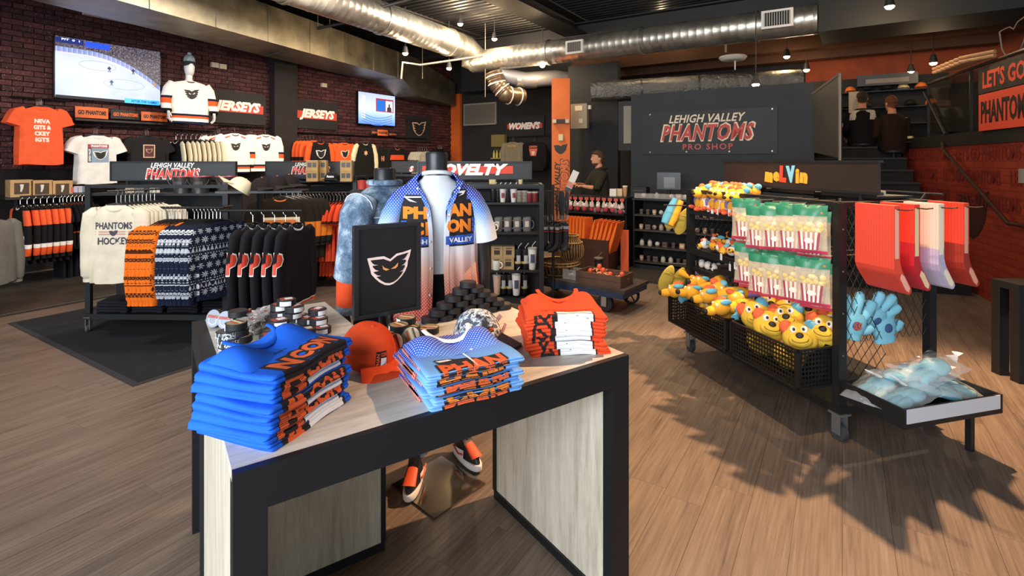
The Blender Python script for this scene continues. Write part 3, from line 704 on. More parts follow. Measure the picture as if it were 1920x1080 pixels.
def pr_or(t, k, n, wp, w, d, h):
    top = k == n-1; W = w*.0
    polyput(t, rectp(-w*.16, w*.33, -.040, .030 if top else .005), BK_, 'print_backing', warp=wp, cell=.006)
    polyput(t, rectp(-w*.13, w*.31, -.037, -.0015), WH_, 'print_block', warp=lambda x, y, z: wp(x, -.0016, z), cell=.006)
    if top: polyput(t, rectp(-w*.13, w*.31, .003, .024), WH_, 'print_block', warp=lambda x, y, z: wp(x, -.0016, z), cell=.006)
    letter(t, ['A', 'V', 'M', 'N', 'A', 'M'][k % 6], w*.26, .10, (-w*.29, 0, -.018+.02*sin(k*2)), BK_, 'print_letters', bold=.0, clip=(-.038, .0), warp=lambda x, y, z: wp(x, -.0006, z), cell=.006)
    if top: letter(t, 'LEHIGH VALLEY', w*.66, .014, (.01, 0, .052), flat('#a8321a'), 'print_small_letters', bold=.02, warp=lambda x, y, z: wp(x, -.001, z), cell=.008)
stack(6, 'folded_shirt', OTEE, .295, .25, .0245, (.190, 2.00, TH), radians(6),
      lambda k, n: 'folded orange-red T-shirt with white block print, %s in its stack' % ('topmost, collar showing' if k == n-1 else ('bottom one' if k == 0 else ordn(n-1-k)+' from the top')),
      'orange folded T-shirts on the front table', pr_or, 1.7, .012, collar_arc(OTEE))
def dotted(name, stops, axis, dotrng, pitch=.0125, flip=False):
    """cloth whose dye fades along an axis with a halftone of white dots"""
    a = NT(name, .8, 0, .2); sx = a.n('ShaderNodeSeparateXYZ', Vector=a.obj()); u = sx.outputs[axis]
    lo, hi = stops[0][0], stops[-1][0]; f = a.math('DIVIDE', a.math('SUBTRACT', u, lo), hi-lo)
    c = a.ramp(f, [((p-lo)/(hi-lo), hexc(h)) for p, h in stops])
    X = sx.outputs[0]; Zc = sx.outputs[2] if axis == 2 else sx.outputs[1]
    r = a.math('DIVIDE', Zc, pitch*.5); par = a.math('MULTIPLY', a.math('FLOOR', r), .5)
    fx = a.math('SUBTRACT', a.math('FRACT', a.math('ADD', a.math('DIVIDE', X, pitch), par)), .5)
    fz = a.math('MULTIPLY', a.math('SUBTRACT', a.math('FRACT', r), .5), .5)
    rr = a.math('SQRT', a.math('ADD', a.math('MULTIPLY', fx, fx), a.math('MULTIPLY', fz, fz)))
    dot = a.math('LESS_THAN', rr, .175)
    msk = a.ramp(f, [((p-lo)/(hi-lo), (v, v, v, 1)) for p, v in dotrng])
    a.col(a.mix(a.math('MULTIPLY', dot, msk), c, hexc('#f3ece8'))); a.bump(a.noise(a.obj(), 60, 3), .2, .004); return a.m
FJ = dotted('halftone_folded', [(-.15, '#7db2ec'), (-.06, '#6aa4ea'), (.03, '#2f62d8'), (.15, '#2340b8')], 1, [(-.15, 0), (-.06, .1), (.03, .8), (.15, .9)])
COR = dotted('halftone_coral', [(-.15, '#d8563e'), (.15, '#d8563e')], 1, [(-.15, .8), (.15, .8)])
YO = flat('#f0832a', .75)
def pr_j(t, k, n, wp, w, d, h):
    top = k == n-1; z1 = .10 if top else .006
    for q in range(2):   # coral underside showing at the left folded side
        m = MB(); m.cbox((-w/2-.001, .03-.05*q, h*.35), .006, .16-.05*q, .007); m.build('coral_edge', COR, t)
    polyput(t, rectp(-w*.38, w*.33, -.022, z1 if not top else .055), BK_, 'print_backing', warp=wp, cell=.006)
    s_ = lambda x, y, z: wp(x, -.0016, z)
    letter(t, ['PHAN', 'CON', 'HAN', 'PHAN', 'CON', 'HAM', 'PHAN'][k % 7], w*.66, .075 if top else .09, (-w*.025, 0, .014 if top else -.012+.018*sin(k*2.1)), YO if k % 3 else OR_, 'print_letters', bold=.05, clip=None if top else (-.020, .0), warp=s_, cell=.006)
    if top:
        polyput(t, [(-.10, .055), (-.11, .085), (-.055, .098), (-.01, .080), (.02, .055)], BK_, 'crest_print', warp=wp, cell=.006)
        polyput(t, [(-.105, .078), (-.06, .092), (-.05, .084), (-.095, .070)], WH_, 'crest_print_edge', warp=s_, cell=.006)
        polyput(t, [(-.004, .0-.0), (.002, .0), (.002, .24), (-.004, .24)], WH_, 'placket_line', warp=s_, cell=.008)
        for zz in (.125, .165):
            P = [(.03+.006*cos(i*pi/4), zz+.006*sin(i*pi/4)) for i in range(8)]; polyput(t, P, WH_, 'button', warp=lambda x, y, z: wp(x, -.004, z), cell=.01)
ctr = Vector((-.239, 1.466, 0))+Vector((.88, .47, 0))*.152+Vector((-.47, .88, 0))*.14
stack(7, 'folded_jersey', FJ, .305, .285, .0150, (ctr.x, ctr.y, TH), atan2(.47, .88),
      lambda k, n: 'folded halftone blue jersey with orange print, %s in its stack' % ('topmost, white collar showing' if k == n-1 else ('bottom one' if k == 0 else ordn(n-1-k)+' from the top')),
      'folded halftone jerseys on the front table', pr_j, 5.2, .013, collar_arc(FJ, WH_))

# ---------------- caps
def capm(crown, brim, name='cap', deep=.115, r=.092, seam=True, btn=None, under=None):
    t = thing(name, 'cap', 'cap')
    n = 36; m = MB(); R = []
    for i in range(10):
        a = i/9*pi/2; rr = cos(a); z = sin(a)
        rr = rr**.72 if rr > 0 else 0
        R.append([((r*max(rr, .02)*(1+.0*j))*cos(2*pi*j/n)*(1-.012*(j % 6 == 0)), r*1.12*max(rr, .02)*sin(2*pi*j/n)*(1-.012*(j % 6 == 0)), deep*z) for j in range(n)])
    m.loft(R); m.build('crown', crown, t, ang=60)
    m = MB(); L = .088
    def br(u, v):
        a = -pi*.5+(u-.5)*1.9; rx = r*.985; ry = r*1.10; e = v*L*(cos((u-.5)*1.9*.82)**.8)
        return (cos(a)*(rx+e*.75), sin(a)*ry-e*1.15, .030-.12*v*L-.018*(2*(u-.5))**2*v)
    m.grid(lambda u, v: br(u, v), 18, 6); m.grid(lambda u, v: (lambda p: (p[0], p[1], p[2]-.004))(br(1-u, v)), 18, 6); m.build('brim', brim, t)
    m = MB(); m.ell((0, 0, deep), (.008, .008, .004), 8, 4); m.build('button', btn or crown, t)
    return t
ORC = var('#e0502a', .12, .92, 20, 0, .35, 60, .1)
cp = capm(ORC, ORC); cp.location = (-.50, 1.80, TH+.028); cp.rotation_euler = (radians(17), 0, radians(52)); cp['label'] = 'orange baseball cap with small printed patch beside the blue shirt stack'
def dome_warp(r, deep):
    def f(x, dy, z):
        zz = max(0, min(.999, z/deep)); a = math.asin(zz); rr = cos(a)**.72; th = -pi/2+x/r
        return Vector(((r*rr-dy+.001)*cos(th), (r*1.12*rr-dy+.001)*sin(th), z))
    return f
dw = dome_warp(.092, .115)
def cap_patch(c, x0=.0, col=OR_):
    polyput(c, rectp(x0-.021, x0+.021, .022, .072), BK_, 'patch', warp=dw, cell=.01)
    letter(c, 'PHAN', .040, .012, (x0-.013, 0, .046), col, 'patch_letters', bold=.04, ry=-pi/2, warp=lambda x, y, z: dw(x, -.0015, z), cell=.01)
    letter(c, 'CON', .022, .012, (x0+.008, 0, .063), col, 'patch_letters', bold=.04, warp=lambda x, y, z: dw(x, -.0015, z), cell=.01)
    polyput(c, rectp(x0-.003, x0+.018, .026, .053), WH_, 'patch_block', warp=lambda x, y, z: dw(x, -.0015, z), cell=.01)
    polyput(c, [(x0, .030), (x0+.012, .032), (x0+.016, .044), (x0+.009, .034)], BK_, 'patch_mark', warp=lambda x, y, z: dw(x, -.003, z), cell=.01)
cap_patch(cp, -.020)
def camo(name, cs, sc=28):
    a = NT(name, .85); f = a.noise(a.obj(), sc, 3, .6); a.col(a.ramp(f, [(0, hexc(cs[0])), (.42, hexc(cs[1])), (.50, hexc(cs[2])), (.57, hexc(cs[3]))], 'CONSTANT')); return a.m
CAMO = camo('grey_camouflage', ['#2f3640', '#8c97a3', '#dfe5ea', '#566270'])
cc = capm(CAMO, var('#4a4346', .2, .85), btn=WH_); cc.location = (-.135, 2.04, TH+.004); cc.rotation_euler = (0, 0, radians(34)); cc['label'] = 'grey and white camouflage cap with hanging tags beside the orange shirts'
cap_patch(cc, .0)
m = MB(); m.T = M4((.095, -.02, .085), radians(25), radians(20), radians(38)); m.box(-.014, .014, -.001, .001, -.11, 0); m.build('price_tag', flat('#e9dfe0'), cc, smooth=False)
m = MB(); m.T = M4((.112, -.03, .05), radians(30), radians(10), radians(30)); m.box(-.012, .012, -.001, .001, -.10, 0); m.build('price_tag', flat('#e8c9cb'), cc, smooth=False)

# ---------------- pucks
RUB = var('#1d1e21', .15, .55, 12, 0, .3, 200)
def puckm(kind):
    def f():
        t = thing('hockey_puck', 'puck', 'puck')
        m = MB(); R = .038; H = .0254
        m.lathe([(R-.003, 0), (R-.0005, .0015), (R, .004), (R-.0006, .009), (R-.0006, .0165), (R, .0215), (R-.0005, .024), (R-.003, H)], 26); m.build('puck_body', RUB, t)
        m = MB()
        if kind == 'plain':
            m.lathe([(.030, H), (.030, H+.0004)], 20); m.build('printed_face', var('#3a2f30', .5, .5, 30), t)
        elif kind == 'gold':
            m.lathe([(.034, H), (.034, H+.0006)], 24); m.build('printed_face', var('#b7a583', .5, .35, 22), t)
            for k, (x, c) in enumerate(((-.008, '#c8452c'), (.004, '#e8d9a4'), (.016, '#5a3a24'))):
                m = MB(); m.T = M4((0, 0, 0), .5); m.box(x-.004, x+.003, -.026, .026, H+.0006, H+.001); m.build('printed_stripe', flat(c), t, smooth=False)
            m = MB(); m.grid(lambda u, v: ((R+.0006)*cos(2.2+u*1.3), (R+.0006)*sin(2.2+u*1.3), v*.024+.0005), 8, 1); m.build('price_sticker', WH_, t)
        elif kind == 'label':
            m.lathe([(.034, H), (.034, H+.0005)], 24); m.build('printed_face', flat('#2a2a2c', .4), t)
            m = MB(); m.T = M4((0, 0, 0), .3); m.box(-.024, .024, -.020, .020, H+.0006, H+.001); m.build('label_red', flat('#b8463c'), t, smooth=False)
            m = MB(); m.T = M4((0, 0, 0), .3); m.box(-.006, .023, -.012, .014, H+.001, H+.0014); m.build('label_white', WH_, t, smooth=False)
            m = MB(); m.grid(lambda u, v: ((R+.0006)*cos(-2.1+u*1.2), (R+.0006)*sin(-2.1+u*1.2), v*.018+.004), 8, 1); m.build('price_sticker', WH_, t)
        elif kind == 'grey':
            m.lathe([(.036, H), (.036, H+.0006)], 24); m.build('printed_face', flat('#8b93a0', .45), t)
            letter(t, 'PHANTOMS', .056, .012, (0, 0, 0), flat('#d2664c'), 'face_letters').rotation_euler = (-pi/2, 0, 0); KIDS[t.name][-1].location = (0, .008, H+.001)
            m = MB(); m.tube([(-.02, .0, H+.0012), (-.017, -.018, H+.0012), (0, -.026, H+.0012), (.017, -.018, H+.0012), (.02, .0, H+.0012)], .0022, 5, up=(0, 0, 1)); m.build('face_mark', WH_, t)
        elif kind == 'camo':
            m.grid(lambda u, v: ((R+.0007)*cos(-3.0+u*2.8), (R+.0007)*sin(-3.0+u*2.8), v*.024+.0005), 16, 1); m.build('camo_wrap', camo('puck_camouflage', ['#24262a', '#5a5f66', '#e8eaec', '#3a3d42'], 55), t)
            m = MB(); m.lathe([(.034, H), (.034, H+.0006)], 24); m.build('printed_face', flat('#4a4a4c', .4), t)
        return t
    return f
PK = {k: Many(puckm(k)) for k in ('plain', 'gold', 'label', 'grey', 'camo')}
PH = .0257
# pyramid of plain pucks along the table's back edge
o0 = TLF+TU*.842+TV_*.752
G = 'plain black pucks in the pyramid'
for lv in range(6):
    for i in range(6-lv):
        p = o0+TU*(.0768*(i+lv*.5)+random.Random(lv*9+i).uniform(-.002, .002)); side = 'leftmost' if i == 0 else ('rightmost' if i == 5-lv else ordn(i)+' from the left')
        lab = 'black rubber puck in the pyramid, %s of the %s row' % (side, ['bottom', 'second', 'third', 'fourth', 'fifth', 'top'][lv]) if lv < 5 else 'single black rubber puck crowning the pyramid'
        PK['plain'].put((p.x, p.y, TH+lv*PH), random.Random(lv*7+i).random()*6, lab, G)
def pucks(kind, L, grp, desc, tilt=None):
    for k, (x, y, lv) in enumerate(L):
        z = TH+lv*PH; p = onz(x, y, z+.013)
        PK[kind].put((p.x, p.y, z), .6+.4*sin(k*5.3), desc % (ordn(k)), grp)
pucks('gold', [(709, 676, 0), (694, 652, 0), (748, 650, 0), (715, 651, 1), (722, 633, 2), (746, 627, 1), (762, 600, 2), (748, 614, 2), (695, 640, 1), (770, 616, 1), (786, 622, 0), (806, 618, 0)], 'gold-printed pucks between the sign and the jerseys', 'black puck with gold printed face near the sign stand, %s from the front')
for k, (x, y) in enumerate(((746, 640), (777, 628))):
    p = onz(x, y, TH+.04); PK['gold'].put((p.x, p.y-.03, TH+.04-.0), 0, 'gold-printed puck leaning upright behind the jersey stack, %s one' % ['left', 'right'][k], 'gold-printed pucks between the sign and the jerseys', rot=(radians(62), 0, radians(-10)))
pucks('label', [(467, 672, 0), (485, 651, 1), (507, 632, 2), (523, 605, 3), (525, 640, 0), (548, 622, 2), (548, 640, 0), (566, 634, 1), (575, 652, 0), (573, 622, 1), (524, 588, 2), (548, 590, 2), (552, 578, 3), (525, 575, 3), (537, 566, 4), (516, 590, 1), (560, 596, 1), (575, 600, 1), (595, 584, 2), (597, 601, 1), (603, 618, 0), (580, 612, 0)], 'red-labelled pucks heaped on the second table', 'black puck with red and white label in the heap, %s counting from the front')
pucks('gold', [(451, 652, 0), (453, 634, 1), (446, 622, 2), (443, 610, 3)], 'gold-printed pucks stacked at the left', 'gold-faced puck in the left stack on the second table, %s from the bottom')
pucks('camo', [(431, 655, 0), (430, 640, 1), (426, 626, 2)], 'camouflage pucks stacked at the left', 'black and white camouflage puck at the left, %s from the bottom')
pucks('plain', [(452, 603, 0), (437, 592, 1), (446, 587, 2), (458, 596, 1)], 'black pucks behind the upright pair', 'plain puck behind the two upright grey ones, %s')
for k, (x, y) in enumerate(((409, 597), (430, 600))):
    p = onz(x, y, TH+.036); PK['grey'].put((p.x, p.y, TH+.0375), 0, 'grey-faced puck standing on edge at the table corner, %s of the pair' % ['left', 'right'][k], 'grey-faced pucks standing on edge', rot=(radians(78), 0, radians(-16+6*k)))
# bagged camouflage pucks: clear bag over a disc
def bagm():
    t = thing('bagged_puck', 'bag', 'packaged puck')
    m = MB(); m.lathe([(.033, .002), (.036, .01), (.034, .026)], 18); m.build('printed_disc', camo('puck_camouflage2', ['#2a2628', '#5a5250', '#b9b2ae', '#6d6462'], 60), t)
    m = MB(); m.grid(lambda u, v: ((u-.5)*.10, (v-.5)*.10, .028+.012*sin(pi*u)*sin(pi*v)+.004*sin(20*u+9*v)), 10, 10); m.build('clear_bag', glass('#e8e4e4', .12, .3, 'bag'), t)
    m = MB(); m.T = M4((.01, -.02, .036), .5, .25); m.box(-.014, .014, -.010, .010, 0, .001); m.build('tag', flat('#e9e3e1'), t, smooth=False)
    m = MB(); m.T = M4((-.018, .0, .037), -.6, .2); m.box(-.010, .010, -.007, .007, 0, .001); m.build('tag', flat('#b9463c'), t, smooth=False)
    return t
bg = Many(bagm)
for k, (x, y, z) in enumerate([(474, 616, 0), (488, 600, 0), (503, 592, 0), (470, 604, .03), (492, 590, .03), (512, 584, .0), (505, 583, .03)]):
    p = onz(x, y, TH+z+.02); bg.put((p.x, p.y, TH+z), k*.7, 'clear-bagged camouflage puck between the two puck heaps, %s from the front' % ordn(k), 'bagged camouflage pucks on the second table')

# ---------------- framed crest sign on its stand
SGZ = atan2(.568, .823)
sx = Vector((-.617, 2.05, 0)); sgn = thing('framed_crest_sign', 'black framed sign with winged mask crest on a stand behind the pucks', 'sign', (sx.x+.137*.823, sx.y+.137*.568, TH), SGZ)
sgn.location = (-.617+.113, 2.05+.078, TH)
wd, z0, z1 = .275, .075, .445
m = MB()
m.box(-wd/2, wd/2, .002, .018, z0, z1); m.build('backing', flat('#1a1a1c', .45), sgn, smooth=False)
for b in ((-wd/2-.004, -wd/2+.014, z0, z1), (wd/2-.014, wd/2+.004, z0, z1), (-wd/2+.014, wd/2-.014, z0, z0+.016), (-wd/2+.014, wd/2-.014, z1-.016, z1)):
    m = MB(); m.box(b[0], b[1], -.008, .02, b[2], b[3]); m.build('frame_bar', flat('#26272a', .35, .2), sgn, smooth=False)
m = MB(); m.box(-wd/2+.014, wd/2-.014, -.0, .002, z0+.016, z1-.016); m.build('printed_sheet', flat('#151415', .4), sgn, smooth=False)
m = MB(); m.cyl((-.03, .01, .004), (-.03, .01, z0), .007, 10); m.build('stem', flat('#1c1c1e', .35, .4), sgn)
m = MB(); m.box(-.09, .05, -.05, .06, 0, .006); m.build('base_plate', flat('#1c1c1e', .35, .4), sgn, smooth=False)
crest(sgn, .185, (.006, -.001, .262), flat('#f3d9cc'), flat('#151213'), flat('#e79a52'))
# ================================================================ CLOTHES
def bands(name, base, L, rough=.88, rz=1.0):
    """cloth with knitted bands: L = [(z_top, z_bottom, colour)] in local height"""
    a = NT(name, rough, 0, .15); z = a.n('ShaderNodeSeparateXYZ', Vector=a.obj()).outputs[2]; f = a.math('MULTIPLY', z, -1.0)
    st = [(0, hexc(base))]
    for zt, zb, c in sorted(L, key=lambda t: -t[0]): st += [(-zt, hexc(c)), (-zb, hexc(base))]
    out = []
    for p, c in st:
        if out and abs(out[-1][0]-p) < 1e-4: out[-1] = (p, c)
        else: out.append((p, c))
    a.col(a.ramp(f, out, 'CONSTANT')); a.bump(a.noise(a.obj(), 120, 2), .2, .004); return a.m
def fairisle(name, bg, fg, hem=-.76):
    a = NT(name, .9, 0, .1); s = a.n('ShaderNodeSeparateXYZ', Vector=a.obj()); 
    u = a.math('ADD', s.outputs[0], a.math('MULTIPLY', s.outputs[1], 1.0)); z = s.outputs[2]
    def cell(pu, pz, off=0):
        r = a.math('DIVIDE', z, pz); fl_ = a.math('MULTIPLY', a.math('FLOOR', r), .5)
        return (a.math('SUBTRACT', a.math('FRACT', a.math('ADD', a.math('DIVIDE', u, pu), fl_)), .5), a.math('SUBTRACT', a.math('FRACT', r), .5))
    x, y = cell(.075, .075); rr = a.math('SQRT', a.math('ADD', a.math('MULTIPLY', x, x), a.math('MULTIPLY', y, y)))
    th = a.math('ARCTAN2', y, x); star = a.math('LESS_THAN', rr, a.math('MULTIPLY_ADD', a.math('COSINE', a.math('MULTIPLY', th, 8.0)), .15, .26))
    hole = a.math('GREATER_THAN', rr, .06); star = a.math('MULTIPLY', star, hole)
    x2, y2 = cell(.025, .022); dots = a.math('LESS_THAN', a.math('ADD', a.math('ABSOLUTE', x2), a.math('ABSOLUTE', y2)), .30)
    fz = a.math('FRACT', a.math('DIVIDE', z, .30)); band = a.math('GREATER_THAN', fz, .68)
    x3, y3 = cell(.036, .045); tri = a.math('LESS_THAN', a.math('ABSOLUTE', x3), a.math('MULTIPLY', a.math('SUBTRACT', .45, y3), .42))
    low = a.math('MULTIPLY', a.math('GREATER_THAN', fz, .78), a.math('LESS_THAN', fz, .93))
    m = a.mix(band, star, a.mix(low, dots, tri))
    rib = a.math('LESS_THAN', z, hem); m = a.math('MULTIPLY', m, a.math('SUBTRACT', 1.0, rib))
    top = a.math('LESS_THAN', z, -.17); m = a.math('MULTIPLY', m, top)
    a.col(a.mix(m, hexc(bg), hexc(fg))); a.bump(a.noise(a.obj(), 90, 3), .4, .005); return a.m
HNG = flat('#121214', .35)
CHR = flat('#c9c6c0', .25, .9)
def torso_mb(w, L, t, sd, flare=.01, fold=.006, neck=.075, n=32):
    m = MB(); Z = [(-.128, neck, .45), (-.14, neck+.035, .6), (-.165, w/2-.06, .75), (-.195, w/2-.02, .9), (-.24, w/2, 1)]
    k = 9
    for i in range(1, k+1): Z.append((-.24-(L-.11)*i/k, w/2+flare*i/k, 1))
    R = []
    for z, hw, tt in Z:
        lo = min(1, max(0, (-.2-z)/.4)); r = []
        for j in range(n):
            a = 2*pi*j/n; cx, sy = cos(a), sin(a)
            x = hw*math.copysign(abs(cx)**.75, cx); y = t/2*tt*math.copysign(abs(sy)**.7, sy)
            y += fold*lo*(sin(7*cx*3+sd)+.6*sin(13*cx+2.1*sd+z*6)); x += .004*lo*sin(5*a+sd+z*9)
            zz = z+(.008*sin(3*a+sd) if z < -.2-L*.7 else 0)
            r.append((x, y, zz))
        R.append(r)
    m.loft(R[::-1]); return m
def sleeve_mb(sgn_, w, kind, t, sd, spread=1.0, Ls=None):
    m = MB(); x0 = w/2-.045
    if kind == 'short': P = [(x0-.02, -.185), (x0+.035, -.215), (x0+.075*spread+.01, -.30), (x0+.10*spread+.02, -.385)]; R = [(.055, t*.40), (.078, t*.48), (.085, t*.5), (.090, t*.5)]
    else:
        Ls = Ls or .58
        P = [(x0-.02, -.185), (x0+.035, -.215), (x0+.07*spread, -.22-Ls*.30), (x0+.085*spread, -.22-Ls*.6), (x0+.08*spread, -.22-Ls*.9), (x0+.08*spread, -.22-Ls*.93), (x0+.08*spread, -.22-Ls)]
        R = [(.05, t*.40), (.074, t*.48), (.072, t*.5), (.062, t*.48), (.052, t*.45), (.040, t*.38), (.040, t*.38)]
    pts = [(sgn_*x, .004*sin(i*2+sd), z) for i, (x, z) in enumerate(P)]
    # resample for soft folds
    Q = []; RR = []
    for i in range(len(pts)-1):
        for s_ in (0, .5): Q.append(Vector(pts[i]).lerp(Vector(pts[i+1]), s_)); RR.append(((R[i][0]*(1-s_)+R[i+1][0]*s_)*(1+.05*sin(9*i+s_*7+sd)), (R[i][1]*(1-s_)+R[i+1][1]*s_)))
    Q.append(Vector(pts[-1])); RR.append(R[-1]); m.tube(Q, RR, 14, up=(0, 1, 0)); return m
def bvh_warp(me, off=.0015):
    T = BVHTree.FromPolygons([v.co for v in me.vertices], [tuple(p.vertices) for p in me.polygons])
    def f(x, dy, z):
        h = T.ray_cast(Vector((x, -1, z)), Vector((0, 1, 0)))
        if h[0] is None: 
            h = T.find_nearest(Vector((x, -.1, z)))
            return Vector((h[0].x, h[0].y-off+dy, h[0].z))
        return Vector((x, h[0].y-off+dy, z))
    return f
def garment(name, cat, body, slv=None, w=.50, L=.68, t=.05, kind='short', sd=1.0, collar=None, spread=1.0, deco=None, hanger=True, Ls=None, fold=.006, zip_=None, extra=None):
    o = thing(name, name, cat); slv = slv or body
    tm_ = torso_mb(w, L, t, sd, fold=fold).build('torso', body, o, ang=70)
    if kind:
        for sgn_ in (-1, 1): sleeve_mb(sgn_, w, kind, t, sd+sgn_, spread, Ls).build('sleeve', slv, o, ang=70)
    m = MB(); P = [(cos(2*pi*i/16)*.078, sin(2*pi*i/16)*t*.42, -.128-(.045 if sin(2*pi*i/16) < 0 else .005)*abs(sin(2*pi*i/16))) for i in range(17)]
    m.tube(P, .009, 6, up=(0, 0, 1)); m.build('collar', collar or body, o)
    if hanger:
        m = MB(); m.tube([(0, .0, -.115), (0, 0, -.045), (-.0, .016, -.035), (0, .024, -.018), (0, .012, 0.002), (0, -.008, 0.0)], .0035, 6); m.build('hanger_hook', CHR, o)
        m = MB(); m.tube([(-w*.36, 0, -.175), (-.07, 0, -.125), (0, 0, -.112), (.07, 0, -.125), (w*.36, 0, -.175)], (.010), 6); m.build('hanger', HNG, o)
    if deco: deco(o, bvh_warp(tm_.data), w, t)
    return o
def row(mn, p0, p1, n, rz, lab, group, jit=.04, seed=1, rzs=None):
    rr = random.Random(seed); p0 = Vector(p0); p1 = Vector(p1)
    for k in range(n):
        p = p0.lerp(p1, k/(n-1) if n > 1 else 0); mn.put((p.x, p.y, p.z), (rz if rzs is None else rzs(k))+rr.uniform(-jit, jit), lab % ordn(k) if '%s' in lab else lab, group)
# ---- materials
NAVY, OJ, WJ, BJ = '#1b2036', '#e2592a', '#e9e4dc', '#1a1718'
wj_b = bands('white_jersey_body', WJ, [(-.70, -.735, NAVY), (-.735, -.775, OJ), (-.775, -.79, WJ), (-.83, -.9, NAVY)])
wj_s = bands('white_jersey_sleeve', WJ, [(-.46, -.50, NAVY), (-.50, -.58, OJ), (-.70, -.9, BJ)])
def d_white_jersey(o, wp, w, t):
    crest(o, .23, (0, 0, -.37), flat('#e9e4dc'), flat(BJ), flat(WJ), warp=wp, cell=.03)
    for s_ in (-1, 1): polyput(o, [(s_*.09, -.165), (s_*.20, -.20), (s_*.18, -.225), (s_*.10, -.19)], flat(OJ), 'shoulder_patch', warp=wp, cell=.03)
def mk_wj(sd=1.0): return garment('hockey_jersey', 'jersey', wj_b, wj_s, .56, .72, .07, 'long', sd, flat(BJ), 1.2, d_white_jersey, Ls=.52)
# ---------------- wall displays
def wcol(x, off):
    s_ = (x-960)/FP; O = WM @ Vector((0, -off, 0)); return (s_*O.y-O.x)/(.534-s_*.845)
def wpt(x, y, off):
    t = wcol(x, off); p = WM @ Vector((t, -off, 0)); p.z = CH-(y-HZ)/FP*p.y; return p
BACK = -B2  # into the wall
def facing(fn, x, y, off, n, step, lab, group, labrest=None, rz=RZL, jit=.02, dirn=None):
    mn = Many(fn); p = wpt(x, y, off); d = (dirn or Vector((-.845, .534, 0)))
    for k in range(n):
        q = p+d*step*k
        mn.put((q.x, q.y, q.z), rz+random.Random(k+int(x)).uniform(-jit, jit)*(k > 0), (lab if k == 0 else (labrest or lab)+', %s behind the front one' % ordn(k-1)), group)
    # arm
    m = MB(); a = p-d*.05; b = p+d*(max(off, step*n)); m.tube([(a.x, a.y, a.z-.004), (b.x, b.y, b.z-.004)], .007, 6, up=(0, 0, 1)); m.build('clothes_peg', flat('#2a2828', .4, .5), label='metal arm holding the '+lab.replace(', front one left of the pilaster', ' left of the pilaster')[:70].rsplit(' ', 1)[0] if 0 else 'metal arm behind the '+' '.join(lab.split()[:11]), cat='clothes arm')
    return mn
ORT = cloth('#e05a34')
def deco_words(lines, col, w_, z0, dz, h, x=0):
    def f(o, wp, w, t):
        for i, (s_, ww) in enumerate(lines): letter(o, s_, ww, h, (x, 0, z0-dz*i), col, 'print_letters', bold=.05, warp=wp, cell=.03)
    return f
facing(lambda: garment('orange_tee', 'T-shirt', ORT, None, .46, .80, .06, 'short', 2, spread=.8, deco=deco_words([('NEVA', .17), ('GITS &', .19), ('CKEY', .17), ('IGTS', .15)], flat('#e8ddd2'), 0, -.33, .085, .06)),
       78, 183, .55, 5, .05, 'orange T-shirt with white stacked lettering high on the brick wall', 'orange T-shirts on the wall arm', 'orange T-shirt hanging high on the brick wall')
def d_box(o, wp, w, t):
    polyput(o, rectp(-.13, .13, -.53, -.26), flat('#7e93a8'), 'print_box', warp=wp, cell=.04)
    polyput(o, rectp(-.13, .13, -.315, -.26), flat('#a5313a'), 'print_bar', warp=lambda x, y, z: wp(x, -.0012, z), cell=.04)
    polyput(o, rectp(-.13, -.085, -.53, -.315), flat('#2a2b45'), 'print_bar', warp=lambda x, y, z: wp(x, -.0012, z), cell=.04)
    letter(o, 'PHANTOMS', .20, .035, (.01, 0, -.287), WH_, 'print_letters', bold=.04, warp=lambda x, y, z: wp(x, -.003, z), cell=.04)
    letter(o, 'LEHIGH VALLEY', .19, .028, (-.108, 0, -.42), WH_, 'print_letters', bold=.03, ry=-pi/2, warp=lambda x, y, z: wp(x, -.003, z), cell=.04)
    crest(o, .19, (.025, 0, -.42), flat(WJ), flat(BJ), warp=lambda x, y, z: wp(x, y-.002, z), cell=.04)
facing(lambda: garment('white_tee', 'T-shirt', cloth('#d9d6d2'), None, .47, .72, .06, 'short', 3, spread=.9, deco=d_box), 183, 238, .55, 4, .05, 'white T-shirt with boxed crest print below the large television', 'white T-shirts on the wall arm', 'white T-shirt hanging below the large television')
def d_black(o, wp, w, t):
    polyput(o, rectp(-.085, .085, -.47, -.26), flat('#c9a68f'), 'print_box', warp=wp, cell=.04); polyput(o, rectp(-.07, .07, -.455, -.275), flat('#4a1f22'), 'print_panel', warp=lambda x, y, z: wp(x, -.0012, z), cell=.04)
    crest(o, .10, (0, 0, -.36), flat('#d9b49c'), flat('#4a1f22'), warp=lambda x, y, z: wp(x, y-.002, z), cell=.04)
facing(lambda: garment('black_tee', 'T-shirt', cloth('#221f20'), None, .50, .70, .06, 'short', 4, deco=d_black), 278, 241, .50, 3, .05, 'black T-shirt with small boxed print between white shirts and jackets', 'black T-shirts on the wall arm', 'black T-shirt hanging under the printed strips')
facing(mk_wj, 440, 237, .55, 1, .06, 'white hockey jersey with black crest, front one left of the pilaster', 'white hockey jerseys on the wall')
facing(lambda: mk_wj(3), 412, 240, .38, 2, .06, 'white hockey jersey tucked behind the crested one', 'white hockey jerseys on the wall', 'white hockey jersey behind its neighbours')
facing(lambda: mk_wj(2), 497, 240, .52, 1, .06, 'white hockey jersey with black crest nearest the pilaster', 'white hockey jerseys on the wall')
facing(lambda: mk_wj(5), 472, 240, .34, 2, .06, 'white hockey jersey half hidden between the two crested ones', 'white hockey jerseys on the wall', 'white hockey jersey deep behind the pair')
